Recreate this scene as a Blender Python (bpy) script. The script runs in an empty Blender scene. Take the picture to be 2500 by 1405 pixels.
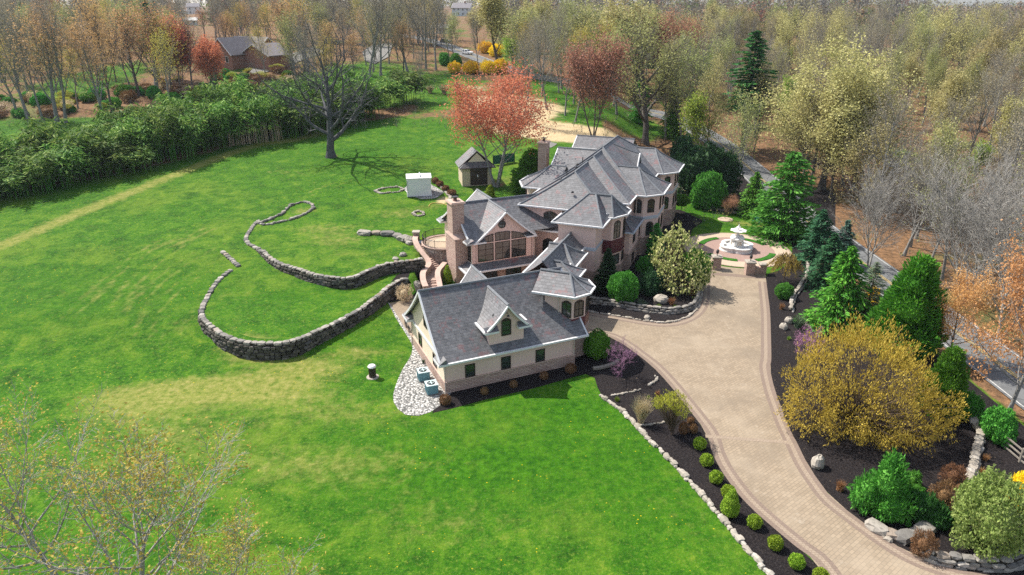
import bpy, math, random
import numpy as np
from mathutils import Vector, Matrix
from mathutils.geometry import delaunay_2d_cdt
R = math.radians
SC = bpy.context.scene
COL = SC.collection
# ------------------------------------------------------------------ camera
F = 1667.0; TH = R(22.6); CAMH = 34.0
CT, ST = math.cos(TH), math.sin(TH)
cam = bpy.data.cameras.new('camera'); camo = bpy.data.objects.new('camera', cam); COL.objects.link(camo)
cam.sensor_width = 36.0; cam.lens = 36.0 * F / 2500.0; cam.clip_start = 0.5; cam.clip_end = 6000
camo.location = (0, 0, CAMH); camo.rotation_euler = (R(90) - TH, 0, 0)
SC.camera = camo
SC.render.engine = 'CYCLES'
SC.view_settings.view_transform = 'Standard'; SC.view_settings.look = 'None'
SC.view_settings.exposure = EXPOSURE if 'EXPOSURE' in globals() else 0.85
SC.cycles.max_bounces = 5; SC.cycles.diffuse_bounces = 3; SC.cycles.glossy_bounces = 2
SC.cycles.transmission_bounces = 2; SC.cycles.transparent_max_bounces = 4
SC.cycles.caustics_reflective = False; SC.cycles.caustics_refractive = False
SC.cycles.use_denoising = False
SC.cycles.denoiser = 'OPENIMAGEDENOISE'; SC.cycles.denoising_input_passes = 'RGB_ALBEDO_NORMAL'; SC.cycles.denoising_prefilter = 'ACCURATE'
SC.cycles.sample_clamp_indirect = 4.0
# ------------------------------------------------------------------ light
SUN_DIR = Vector((-0.83 * math.cos(R(50)), 0.55 * math.cos(R(50)), math.sin(R(50)))).normalized()
w = bpy.data.worlds.new('World'); SC.world = w; w.use_nodes = True
nt = w.node_tree; nt.nodes.clear()
sky = nt.nodes.new('ShaderNodeTexSky'); sky.sky_type = 'NISHITA'; sky.sun_disc = False
sky.sun_elevation = R(50); sky.sun_rotation = math.atan2(SUN_DIR.x, SUN_DIR.y)
sky.air_density = 1.0; sky.dust_density = 1.5; sky.ozone_density = 1.0
bg = nt.nodes.new('ShaderNodeBackground'); bg.inputs['Strength'].default_value = 0.135
wo = nt.nodes.new('ShaderNodeOutputWorld')
hsv = nt.nodes.new('ShaderNodeHueSaturation'); hsv.inputs['Saturation'].default_value = .62; nt.links.new(sky.outputs[0], hsv.inputs['Color']); nt.links.new(hsv.outputs[0], bg.inputs[0]); nt.links.new(bg.outputs[0], wo.inputs[0])
sl = bpy.data.lights.new('sun', 'SUN'); sl.energy = 4.4; sl.angle = R(0.5); sl.color = (1.0, 0.94, 0.84)
so = bpy.data.objects.new('sun', sl); COL.objects.link(so)
so.rotation_euler = SUN_DIR.to_track_quat('Z', 'Y').to_euler(); so.location = (0, 60, 120)

# ------------------------------------------------------------------ materials
M = {}
class NT:
    """small helper to write node trees briefly"""
    def __init__(s, name):
        s.m = bpy.data.materials.new(name); s.m.use_nodes = True; s.t = s.m.node_tree; s.t.nodes.clear()
        s.out = s.n('ShaderNodeOutputMaterial'); M[name] = s.m
    def n(s, typ, **kw):
        nd = s.t.nodes.new(typ)
        for k, v in kw.items():
            if k.startswith('i_'):
                nd.inputs[k[2:]].default_value = v
            else: setattr(nd, k, v)
        return nd
    def l(s, a, b): s.t.links.new(a, b)
    def val(s, x, sock):
        if isinstance(x, (int, float)): sock.default_value = x
        elif isinstance(x, tuple): sock.default_value = x if len(x) == len(sock.default_value) else (x + (1,))
        else: s.l(x, sock)
    def math(s, op, a, b=None, c=None, clamp=False):
        nd = s.n('ShaderNodeMath', operation=op, use_clamp=clamp); s.val(a, nd.inputs[0])
        if b is not None: s.val(b, nd.inputs[1])
        if c is not None: s.val(c, nd.inputs[2])
        return nd.outputs[0]
    def mix(s, f, a, b, mode='MIX'):
        nd = s.n('ShaderNodeMix', data_type='RGBA', blend_type=mode)
        s.val(f, nd.inputs[0]); s.val(a, nd.inputs[6]); s.val(b, nd.inputs[7]); return nd.outputs[2]
    def ramp(s, f, stops, interp='LINEAR'):
        nd = s.n('ShaderNodeValToRGB'); e = nd.color_ramp.elements; nd.color_ramp.interpolation = interp
        while len(e) < len(stops): e.new(0.5)
        for el, (p, c) in zip(e, stops): el.position = p; el.color = (c + (1,)) if len(c) == 3 else c
        s.val(f, nd.inputs[0]); return nd.outputs[0]
    def noise(s, scale, detail=3, rough=.55, vec=None, out=0, dist=0):
        nd = s.n('ShaderNodeTexNoise'); nd.inputs['Scale'].default_value = scale; nd.inputs['Detail'].default_value = detail
        nd.inputs['Roughness'].default_value = rough; nd.inputs['Distortion'].default_value = dist
        s.l(vec if vec is not None else s.pos(), nd.inputs['Vector']); return nd.outputs[out]
    def pos(s):
        if not hasattr(s, 'g'): s.g = s.n('ShaderNodeNewGeometry')
        return s.g.outputs['Position']
    def attr(s, name):
        return s.n('ShaderNodeAttribute', attribute_name=name).outputs['Fac']
    def sstep(s, x, a, b):
        nd = s.n('ShaderNodeMapRange', interpolation_type='SMOOTHSTEP'); s.val(x, nd.inputs[0])
        nd.inputs[1].default_value = a; nd.inputs[2].default_value = b; return nd.outputs[0]
    def surfvec(s, zs=1.0):
        """(distance along the horizontal of the face, height) : coursing for walls and roofs"""
        s.pos(); g = s.g
        c = s.n('ShaderNodeVectorMath', operation='CROSS_PRODUCT'); s.l(g.outputs['True Normal'], c.inputs[0]); c.inputs[1].default_value = (0, 0, 1)
        nm = s.n('ShaderNodeVectorMath', operation='NORMALIZE'); s.l(c.outputs[0], nm.inputs[0])
        d = s.n('ShaderNodeVectorMath', operation='DOT_PRODUCT'); s.l(nm.outputs[0], d.inputs[0]); s.l(g.outputs['Position'], d.inputs[1])
        sp = s.n('ShaderNodeSeparateXYZ'); s.l(g.outputs['Position'], sp.inputs[0])
        cb = s.n('ShaderNodeCombineXYZ'); s.l(d.outputs['Value'], cb.inputs[0]); s.l(s.math('MULTIPLY', sp.outputs[2], zs), cb.inputs[1])
        return cb.outputs[0]
    def brick(s, vec, c1, c2, cm, wid, hei, mortar=.02, off=.5, bias=0.0):
        nd = s.n('ShaderNodeTexBrick'); nd.offset = off; s.l(vec, nd.inputs['Vector'])
        s.val(c1, nd.inputs['Color1']); s.val(c2, nd.inputs['Color2']); s.val(cm, nd.inputs['Mortar'])
        nd.inputs['Scale'].default_value = 1; nd.inputs['Mortar Size'].default_value = mortar; nd.inputs['Bias'].default_value = bias
        nd.inputs['Brick Width'].default_value = wid; nd.inputs['Row Height'].default_value = hei; return nd
    def bsdf(s, col, rough=.8, spec=.3, bump=None, bstr=.3, bdist=.05, metal=0.0, trans=0.0, coat=0.0):
        p = s.n('ShaderNodeBsdfPrincipled'); s.val(col, p.inputs['Base Color']); s.val(rough, p.inputs['Roughness'])
        p.inputs['Specular IOR Level'].default_value = spec; p.inputs['Metallic'].default_value = metal
        if bump is not None:
            b = s.n('ShaderNodeBump'); b.inputs['Strength'].default_value = bstr; b.inputs['Distance'].default_value = bdist
            s.l(bump, b.inputs['Height']); s.l(b.outputs[0], p.inputs['Normal'])
        o = p.outputs[0]
        if trans > 0:
            t = s.n('ShaderNodeBsdfTranslucent'); s.val(col, t.inputs[0])
            mx = s.n('ShaderNodeMixShader'); mx.inputs[0].default_value = trans; s.l(o, mx.inputs[1]); s.l(t.outputs[0], mx.inputs[2]); o = mx.outputs[0]
        s.l(o, s.out.inputs[0]); return s.m

def simple(name, c, rough=.7, spec=.3, var=.12, scale=3.0, metal=0.0):
    k = NT(name); n = k.noise(scale, 4)
    lo = tuple(x * (1 - var) for x in c); hi = tuple(min(1, x * (1 + var)) for x in c)
    return k.bsdf(k.ramp(n, [(.3, lo), (.7, hi)]), rough, spec, metal=metal)

def leafmat(name, cols, trans=.35, rough=.65, gain=1.3, vary=.35):
    cols = [tuple(min(.85, x * gain) for x in c) for c in cols]
    k = NT(name); k.pos()
    rnd = k.g.outputs['Random Per Island']
    big = k.noise(.35, 2, vec=k.n('ShaderNodeTexCoord').outputs['Object'])
    oi = k.n('ShaderNodeObjectInfo').outputs['Random']
    f = k.math('ADD', k.math('MULTIPLY', rnd, .55), k.math('MULTIPLY', big, .45))
    st = [(i / (len(cols) - 1) * .8 + .1, c) for i, c in enumerate(cols)]
    c = k.ramp(f, st)
    hs = k.n('ShaderNodeHueSaturation'); k.l(c, hs.inputs['Color'])
    k.l(k.math('ADD', k.math('MULTIPLY', oi, .03), .485), hs.inputs['Hue'])
    k.l(k.math('ADD', k.math('MULTIPLY', oi, vary), 1.12 - vary / 2), hs.inputs['Value'])
    return k.bsdf(hs.outputs[0], rough, .15, trans=trans)

# ------------------------------------------------------------------ mesh builder
class MB:
    def __init__(s): s.v = []; s.f = []; s.mi = []; s.cur = 0
    def add(s, vs, fs):
        o = len(s.v); s.v.extend([tuple(v) for v in vs]); s.f.extend([tuple(i + o for i in f) for f in fs]); s.mi.extend([s.cur] * len(fs)); return o
    def quad(s, a, b, c, d): s.add([a, b, c, d], [(0, 1, 2, 3)])
    def poly(s, pts): s.add(pts, [tuple(range(len(pts)))])
    def obox(s, o, x, y, z, a0, a1, b0, b1, c0, c1):
        """box in the frame o + a*x + b*y + c*z"""
        o, x, y, z = Vector(o), Vector(x), Vector(y), Vector(z)
        P = [o + x * a + y * b + z * c for c in (c0, c1) for b in (b0, b1) for a in (a0, a1)]
        s.add(P, [(0, 2, 3, 1), (4, 5, 7, 6), (0, 1, 5, 4), (2, 6, 7, 3), (0, 4, 6, 2), (1, 3, 7, 5)])
    def box(s, x0, x1, y0, y1, z0, z1, rot=0, o=(0, 0, 0)):
        c, n = math.cos(rot), math.sin(rot)
        s.obox(o, (c, n, 0), (-n, c, 0), (0, 0, 1), x0, x1, y0, y1, z0, z1)
    def tube(s, pts, rad, n=6, cap=True):
        pts = [Vector(p) for p in pts]; rads = rad if isinstance(rad, (list, tuple)) else [rad] * len(pts)
        base = len(s.v); up = None
        for i, p in enumerate(pts):
            d = (pts[min(i + 1, len(pts) - 1)] - pts[max(i - 1, 0)])
            if d.length < 1e-9: d = Vector((0, 0, 1))
            d.normalize()
            a = d.orthogonal().normalized() if up is None else (up - d * up.dot(d))
            if a.length < 1e-6: a = d.orthogonal()
            a.normalize(); up = a; b = d.cross(a)
            for k in range(n):
                t = 2 * math.pi * k / n; s.v.append(tuple(p + (a * math.cos(t) + b * math.sin(t)) * rads[i]))
        for i in range(len(pts) - 1):
            for k in range(n):
                k2 = (k + 1) % n; s.f.append((base + i * n + k, base + i * n + k2, base + (i + 1) * n + k2, base + (i + 1) * n + k)); s.mi.append(s.cur)
        if cap:
            s.f.append(tuple(base + k for k in range(n))[::-1]); s.mi.append(s.cur)
            s.f.append(tuple(base + (len(pts) - 1) * n + k for k in range(n))); s.mi.append(s.cur)
    def lathe(s, prof, n=24, o=(0, 0, 0)):
        base = len(s.v)
        for r, z in prof:
            for k in range(n):
                t = 2 * math.pi * k / n; s.v.append((o[0] + r * math.cos(t), o[1] + r * math.sin(t), o[2] + z))
        for i in range(len(prof) - 1):
            for k in range(n):
                k2 = (k + 1) % n; s.f.append((base + i * n + k, base + i * n + k2, base + (i + 1) * n + k2, base + (i + 1) * n + k)); s.mi.append(s.cur)
        s.f.append(tuple(base + (len(prof) - 1) * n + k for k in range(n))); s.mi.append(s.cur)
    def ring(s, pts, closed, o0, o1, z0, z1):
        """rectangular profile between the offsets o0,o1 (left of travel positive) swept along a polyline; pts may carry z (added)"""
        P = offset(pts, closed, o0); Q = offset(pts, closed, o1); n = len(pts)
        zz = [(p[2] if len(p) > 2 else 0) for p in pts]
        b = len(s.v)
        for i in range(n):
            s.v += [(P[i][0], P[i][1], zz[i] + z0), (Q[i][0], Q[i][1], zz[i] + z0), (Q[i][0], Q[i][1], zz[i] + z1), (P[i][0], P[i][1], zz[i] + z1)]
        m = n if closed else n - 1
        for i in range(m):
            j = (i + 1) % n
            for k in range(4):
                k2 = (k + 1) % 4; s.f.append((b + i * 4 + k, b + i * 4 + k2, b + j * 4 + k2, b + j * 4 + k)); s.mi.append(s.cur)
        if not closed:
            s.f.append((b, b + 1, b + 2, b + 3)); e = b + (n - 1) * 4; s.f.append((e + 3, e + 2, e + 1, e)); s.mi += [s.cur] * 2
    def wall(s, pts, closed, z0, z1, top=False):
        n = len(pts); b = len(s.v)
        for p in pts: s.v += [(p[0], p[1], z0), (p[0], p[1], z1)]
        for i in range(n if closed else n - 1):
            j = (i + 1) % n; s.f.append((b + 2 * i, b + 2 * j, b + 2 * j + 1, b + 2 * i + 1)); s.mi.append(s.cur)
        if top: s.f.append(tuple(b + 2 * i + 1 for i in range(n))); s.mi.append(s.cur)
    def build(s, name, mats, parent=None, org=None, smooth=False):
        me = bpy.data.meshes.new(name)
        if org is not None: v = [(x - org[0], y - org[1], z - org[2]) for x, y, z in s.v]
        else: v = s.v
        me.from_pydata(v, [], s.f); me.update()
        if not isinstance(mats, (list, tuple)): mats = [mats]
        for m in mats: me.materials.append(M[m] if isinstance(m, str) else m)
        if len(mats) > 1: me.polygons.foreach_set('material_index', s.mi)
        if smooth: me.polygons.foreach_set('use_smooth', [True] * len(me.polygons))
        o = bpy.data.objects.new(name, me); COL.objects.link(o)
        if parent is not None: o.parent = parent
        return o

def offset(pts, closed, d):
    n = len(pts); out = []
    for i in range(n):
        p = Vector(pts[i][:2])
        a = Vector(pts[i - 1][:2]) if (i > 0 or closed) else None
        b = Vector(pts[(i + 1) % n][:2]) if (i < n - 1 or closed) else None
        ns = []
        for q0, q1 in ((a, p), (p, b)):
            if q0 is None or q1 is None: continue
            t = q1 - q0
            if t.length < 1e-6: continue
            t.normalize(); ns.append(Vector((-t.y, t.x)))
        if len(ns) == 2:
            m = ns[0] + ns[1]
            if m.length < 1e-3: m = ns[0].copy()
            m.normalize(); k = max(.35, m.dot(ns[0])); q = p + m * (d / k)
        else: q = p + ns[0] * d
        out.append((q.x, q.y))
    return out

def empty(name, loc, label=None, cat=None, group=None, rz=0):
    o = bpy.data.objects.new(name, None); COL.objects.link(o); o.location = loc; o.rotation_euler = (0, 0, rz); o.empty_display_size = .3
    tag(o, label, cat, group); return o
def tag(o, label=None, cat=None, group=None, kind=None):
    if label: o['label'] = label
    if cat: o['category'] = cat
    if group: o['group'] = group
    if kind: o['kind'] = kind
    return o
def copy_tree(root):
    r = root.copy(); COL.objects.link(r)
    for ch in list(root.children):
        c = ch.copy(); COL.objects.link(c); c.parent = r
        for g in ch.children:
            d = g.copy(); COL.objects.link(d); d.parent = c
    return r

# ------------------------------------------------------------------ terrain
def ss(a, b, x):
    t = np.clip((x - a) / (b - a), 0, 1); return t * t * (3 - 2 * t)
def inpoly(x, y, poly):
    x = np.asarray(x, float); y = np.asarray(y, float); r = np.zeros(x.shape, bool); n = len(poly)
    for i in range(n):
        x0, y0 = poly[i][:2]; x1, y1 = poly[(i + 1) % n][:2]
        if y0 == y1: continue
        c = ((y0 > y) != (y1 > y)) & (x < (x1 - x0) * (y - y0) / (y1 - y0) + x0); r ^= c
    return r
LY = ([-50, 56, 62, 70, 80, 88, 100, 115, 140, 170, 240, 300, 400, 700, 1200, 3000], [-.3, 0, .25, 1.5, 2.2, 2.9, 3.5, 4.6, 6.2, 8.2, 15, 18.5, 21, 22, 24, 24])
RY = ([-50, 112, 128, 150, 200, 260, 350, 500, 900, 1600, 3000], [0, 0, .8, 2.2, 6, 11.5, 16.5, 19.5, 23, 27, 27])
def natural(x, y):
    xb = np.interp(y, [84, 96, 130, 180], [-17, 4, 22, 30])
    wl = ss(7.0, -7.0, x - xb)
    far = 1.2 * np.sin(x * .021 + 1) * np.sin(y * .017) * ss(150, 260, y)
    drop = 7.0 * ss(.50, .62, x / np.maximum(y, 60)) * ss(220, 420, y)
    return np.interp(y, *LY) * wl + (np.interp(y, *RY) - drop) * (1 - wl) + far
TERR = []   # (polygon, height) raised terraces
def zt(x, y):
    x = np.asarray(x, float); y = np.asarray(y, float); z = natural(x, y)
    for poly, h in TERR:
        z = np.where(inpoly(x, y, poly), np.maximum(z, h), z)
    return z
def zt1(x, y): return float(zt(np.array([x]), np.array([y]))[0])
def un(px, py, z=0.0):
    X = (px - 1250) / F; v = -(py - 702.5) / F; dy = CT + v * ST; dz = -ST + v * CT; t = (z - CAMH) / dz
    return X * t, dy * t
def G(px, py, fn=None):
    """where the line of sight through a photograph pixel meets the terrain"""
    X = (px - 1250) / F; v = -(py - 702.5) / F; dy = CT + v * ST; dz = -ST + v * CT
    t = np.concatenate([np.arange(20, 160, .25), np.arange(160, 700, 1.0)])
    g = (CAMH + dz * t) - (fn or zt)(X * t, dy * t)
    k = int(np.argmax(g < 0))
    if g[k] >= 0: k = len(t) - 1
    a = g[k - 1] / max(1e-9, g[k - 1] - g[k]) if k > 0 else 0
    tt = t[k - 1] + (t[k] - t[k - 1]) * a
    x, y = X * tt, dy * tt
    return x, y, zt1(x, y) if fn is None else float(CAMH + dz * tt)
def pj(X, Y, Z):
    d = Y * CT - (Z - CAMH) * ST; u = Y * ST + (Z - CAMH) * CT
    return 1250 + F * X / d, 702.5 - F * u / d, d
def top_height(x, y, z0, pytop):
    lo, hi = z0, z0 + 60
    for _ in range(40):
        m = (lo + hi) / 2
        if pj(x, y, m)[1] > pytop: lo = m
        else: hi = m
    return lo - z0
def GP(pts, z=None): return [un(p[0], p[1], z) if z is not None else G(*p)[:2] for p in pts]
def smooth(pts, n=4, closed=False):
    P = [Vector(tuple(p)) for p in pts]; out = []; N = len(P)
    for i in range(N if closed else N - 1):
        a = P[(i - 1) % N] if (closed or i > 0) else P[0]; b = P[i]; c = P[(i + 1) % N]; d = P[(i + 2) % N] if (closed or i < N - 2) else P[-1]
        for k in range(n):
            t = k / n
            out.append(tuple(.5 * ((2 * b) + (c - a) * t + (2 * a - 5 * b + 4 * c - d) * t * t + (3 * b - a - 3 * c + d) * t ** 3)))
    if not closed: out.append(tuple(P[-1]))
    return out
def resample(pts, step):
    P = [Vector(tuple(p)) for p in pts]; out = [P[0]]; acc = 0
    L = [0]
    for a, b in zip(P, P[1:]): L.append(L[-1] + (b - a).length)
    n = max(1, round(L[-1] / step)); j = 0; res = []
    for i in range(n + 1):
        t = L[-1] * i / n
        while j < len(L) - 2 and L[j + 1] < t: j += 1
        f = (t - L[j]) / max(1e-9, L[j + 1] - L[j]); res.append(P[j].lerp(P[j + 1], f))
    return res
def drape(name, poly, mat, dz=.04, step=1.5, kind='structure', zf=None, parent=None, attrs=None):
    """a sheet that lies on the terrain inside an outline"""
    poly = [tuple(p[:2]) for p in poly]
    xs = [p[0] for p in poly]; ys = [p[1] for p in poly]
    bd = resample(poly + [poly[0]], step)[:-1]
    gx, gy = np.meshgrid(np.arange(min(xs), max(xs), step), np.arange(min(ys), max(ys), step)); gx = gx.ravel(); gy = gy.ravel()
    ins = inpoly(gx, gy, poly)
    bx = np.array([p[0] for p in bd]); by = np.array([p[1] for p in bd])
    pts = [Vector((p[0], p[1])) for p in bd]; nb = len(pts)
    for x, y in zip(gx[ins], gy[ins]):
        if ((bx - x) ** 2 + (by - y) ** 2).min() > (step * .45) ** 2: pts.append(Vector((x, y)))
    res = delaunay_2d_cdt(pts, [], [list(range(nb))], 1, 1e-4)
    V, Fs = res[0], res[2]
    x = np.array([p.x for p in V]); y = np.array([p.y for p in V]); z = (zt(x, y) if zf is None else zf(x, y)) + dz
    mb = MB(); mb.v = list(zip(x.tolist(), y.tolist(), z.tolist())); mb.f = [tuple(f) for f in Fs]; mb.mi = [0] * len(Fs)
    o = mb.build(name, mat, parent); 
    if kind: o['kind'] = kind
    # faces up
    me = o.data
    if len(me.polygons) and me.polygons[0].normal.z < 0: me.flip_normals()
    return o
# ================================================================== materials of the setting
k = NT('ground')
dry, lit, sand, lush = k.attr('dry'), k.attr('litter'), k.attr('sand'), k.attr('lush')
fine = k.noise(5.5, 3, .6); mid = k.noise(.42, 4, .62, dist=.6); big = k.noise(.075, 3, .55); tuft = k.noise(1.5, 4, .7)
g1 = k.ramp(k.math('ADD', k.math('MULTIPLY', mid, .45), k.math('MULTIPLY', k.noise(2.3, 5, .8), .55)),
            [(.36, (.009, .042, .003)), (.48, (.024, .098, .004)), (.57, (.050, .142, .006)), (.68, (.145, .195, .018))])
g1 = k.mix(k.math('MULTIPLY', k.sstep(k.noise(3.1, 3, .85), .54, .66), .6), g1, (.16, .22, .03)); g1 = k.mix(k.math('MULTIPLY', k.sstep(k.noise(2.4, 3, .85), .46, .33), .6), g1, (.008, .045, .002))
g1 = k.mix(k.math('MULTIPLY', k.sstep(fine, .45, .75), .25), g1, (.13, .20, .03))
g1 = k.mix(k.math('MULTIPLY', k.sstep(k.math('ADD', k.math('MULTIPLY', big, .6), k.math('MULTIPLY', mid, .4)), .47, .64), .30), g1, (.17, .215, .026))
g1 = k.mix(k.math('MULTIPLY', lush, .75), g1, k.ramp(tuft, [(.38, (.010, .062, .002)), (.62, (.042, .142, .004))]))
dn = k.math('ADD', dry, k.math('MULTIPLY', k.math('SUBTRACT', k.noise(.9, 4, .7), .5), 1.1))
dcol = k.ramp(tuft, [(.3, (.075, .12, .014)), (.5, (.19, .20, .045)), (.7, (.29, .255, .09))])
c = k.mix(k.math('MULTIPLY', k.sstep(dn, .22, .85), .85), g1, dcol)
vor = k.n('ShaderNodeTexVoronoi', feature='F1'); vor.inputs['Scale'].default_value = 1.7; k.l(k.pos(), vor.inputs['Vector'])
dd = k.math('MULTIPLY', k.math('LESS_THAN', vor.outputs['Distance'], .085), k.sstep(k.noise(.11, 2), .46, .6))
dd = k.math('MULTIPLY', dd, k.math('SUBTRACT', 1.0, lit, clamp=True))
c = k.mix(k.math('MULTIPLY', dd, .8), c, (.55, .42, .01))
ln = k.math('ADD', lit, k.math('MULTIPLY', k.math('SUBTRACT', k.noise(.22, 4, .65), .5), .9))
lcol = k.ramp(k.noise(1.1, 5, .75), [(.28, (.055, .036, .022)), (.48, (.15, .088, .048)), (.62, (.24, .135, .07)), (.8, (.30, .22, .14))])
lcol = k.mix(k.math('MULTIPLY', k.sstep(k.noise(.06, 3), .56, .68), .55), lcol, (.07, .13, .03))
c = k.mix(k.sstep(ln, .35, .65), c, lcol)
sn = k.math('ADD', sand, k.math('MULTIPLY', k.math('SUBTRACT', k.noise(.25, 4, .6), .5), .8))
c = k.mix(k.sstep(sn, .35, .75), c, k.ramp(tuft, [(.3, (.36, .27, .15)), (.7, (.52, .42, .26))]))
k.bsdf(c, .95, .1, bump=k.math('ADD', fine, k.math('MULTIPLY', tuft, 1.5)), bstr=.6, bdist=.12)

k = NT('pavers')
mp = k.n('ShaderNodeMapping', vector_type='POINT'); mp.inputs['Rotation'].default_value = (0, 0, R(-38)); k.l(k.pos(), mp.inputs[0])
b = k.brick(mp.outputs[0], (.295, .232, .165), (.235, .184, .131), (.17, .14, .105), .46, .26, .018)
c = k.mix(k.sstep(k.noise(.28, 4, .65), .40, .72), b.outputs[0], (.335, .275, .205), 'MIX')
c = k.mix(.55, b.outputs[0], c)
c = k.mix(k.math('MULTIPLY', k.sstep(k.noise(.10, 4, .65), .48, .66), .7), c, (.19, .152, .112)); c = k.mix(k.math('MULTIPLY', k.sstep(k.noise(.5, 5, .75), .60, .72), .5), c, (.40, .345, .275))
c = k.mix(k.math('MULTIPLY', k.sstep(k.noise(2.2, 4, .7), .5, .8), .25), c, (.22, .17, .12))
k.bsdf(c, .85, .2, bump=b.outputs['Fac'], bstr=.25, bdist=-.02)
k = NT('paver_border'); b = k.brick(k.pos(), (.22, .165, .13), (.18, .135, .105), (.11, .085, .07), .3, .2, .02); k.bsdf(k.mix(k.noise(1.5, 3), b.outputs[0], (.205, .155, .125)), .85, .2)
k = NT('paver_light'); b = k.brick(k.pos(), (.30, .24, .185), (.27, .215, .165), (.2, .15, .11), .3, .2, .02); k.bsdf(b.outputs[0], .85, .2)
k = NT('paver_cream'); b = k.brick(k.pos(), (.50, .40, .30), (.44, .345, .26), (.32, .25, .19), .3, .2, .02); k.bsdf(k.mix(k.math('MULTIPLY', k.noise(.5, 3), .4), b.outputs[0], (.42, .33, .24)), .85, .2)
k = NT('paver_rose'); b = k.brick(k.pos(), (.34, .225, .19), (.29, .195, .165), (.22, .15, .13), .3, .2, .02); k.bsdf(k.mix(k.math('MULTIPLY', k.noise(.7, 3), .4), b.outputs[0], (.30, .21, .18)), .85, .2)
k = NT('mulch'); n1 = k.noise(7, 5, .8); n2 = k.noise(.5, 4, .6)
c = k.ramp(n1, [(.3, (.006, .0052, .006)), (.5, (.016, .0135, .0145)), (.72, (.055, .045, .042))])
c = k.mix(k.math('MULTIPLY', k.sstep(n2, .55, .75), .45), c, (.035, .027, .024))
vm = k.n('ShaderNodeTexVoronoi', feature='F1'); vm.inputs['Scale'].default_value = 1.6; k.l(k.pos(), vm.inputs['Vector']); c = k.mix(k.math('MULTIPLY', k.math('MULTIPLY', k.math('LESS_THAN', vm.outputs['Distance'], .10), k.sstep(k.noise(.3, 3), .45, .6)), .7), c, (.20, .15, .10)); k.bsdf(c, .95, .1, bump=n1, bstr=.8, bdist=.08)
k = NT('gravel'); v = k.n('ShaderNodeTexVoronoi', feature='F1'); v.inputs['Scale'].default_value = 5.5; k.l(k.pos(), v.inputs['Vector'])
hs = k.n('ShaderNodeSeparateColor'); k.l(v.outputs['Color'], hs.inputs[0])
c = k.ramp(hs.outputs[0], [(.1, (.25, .24, .23)), (.5, (.42, .41, .39)), (.9, (.62, .60, .57))])
c = k.mix(k.sstep(v.outputs['Distance'], .3, .75), c, (.10, .10, .095)); k.bsdf(c, .9, .2, bump=k.math('MULTIPLY', v.outputs['Distance'], -1.0), bstr=.8, bdist=.08)
k = NT('asphalt'); c = k.ramp(k.noise(.7, 5, .7), [(.3, (.10, .105, .11)), (.7, (.165, .17, .175))])
c = k.mix(k.math('MULTIPLY', k.sstep(k.noise(9, 2), .4, .8), .3), c, (.2, .2, .2))
vc = k.n('ShaderNodeTexVoronoi', feature='DISTANCE_TO_EDGE'); vc.inputs['Scale'].default_value = .22; k.l(k.n('ShaderNodeVectorMath', operation='ADD').outputs[0], vc.inputs['Vector'])
va = vc.inputs['Vector'].links[0].from_node; k.l(k.pos(), va.inputs[0]); k.l(k.noise(.6, 3, out=1), va.inputs[1])
c = k.mix(k.math('MULTIPLY', k.math('LESS_THAN', vc.outputs['Distance'], .012), .7), c, (.045, .045, .05)); k.bsdf(c, .9, .25)
simple('paint_white', (.42, .42, .41), .8, .2, .25, 3); simple('paint_yellow', (.36, .26, .07), .8, .2, .2, 6); simple('concrete', (.17, .165, .155), .9, .2, .12, 1.2)
k = NT('fieldstone'); k.pos(); rnd = k.g.outputs['Random Per Island']
c = k.ramp(rnd, [(0, (.13, .125, .12)), (.3, (.22, .205, .185)), (.55, (.30, .275, .24)), (.8, (.36, .33, .30)), (1, (.24, .18, .13))])
n = k.noise(3.5, 5, .7); c = k.mix(k.math('MULTIPLY', k.sstep(n, .5, .7), .6), c, (.06, .06, .05)); k.bsdf(c, .95, .15, bump=n, bstr=.7, bdist=.06)
k = NT('fieldstone_shade_moss'); k.pos(); rnd = k.g.outputs['Random Per Island']  # moss tone, with shade on the wall face put into the colour
c = k.ramp(rnd, [(0, (.045, .042, .036)), (.4, (.08, .074, .062)), (.7, (.15, .135, .115)), (1, (.085, .085, .09))])
n = k.noise(2.6, 5, .7); c = k.mix(k.math('MULTIPLY', k.sstep(n, .45, .65), .75), c, (.035, .036, .026)); k.bsdf(c, .95, .15, bump=n, bstr=.7, bdist=.08)
k = NT('pale_rock'); k.pos(); rnd = k.g.outputs['Random Per Island']
c = k.ramp(rnd, [(0, (.24, .215, .18)), (.5, (.34, .305, .26)), (1, (.42, .39, .35))]); n = k.noise(4, 5, .7)
k.bsdf(k.mix(k.math('MULTIPLY', k.sstep(n, .5, .7), .5), c, (.2, .17, .13)), .95, .15, bump=n, bstr=.6, bdist=.05)
simple('dark_earth', (.03, .026, .02), .95, .1, .3, 2)

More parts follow.
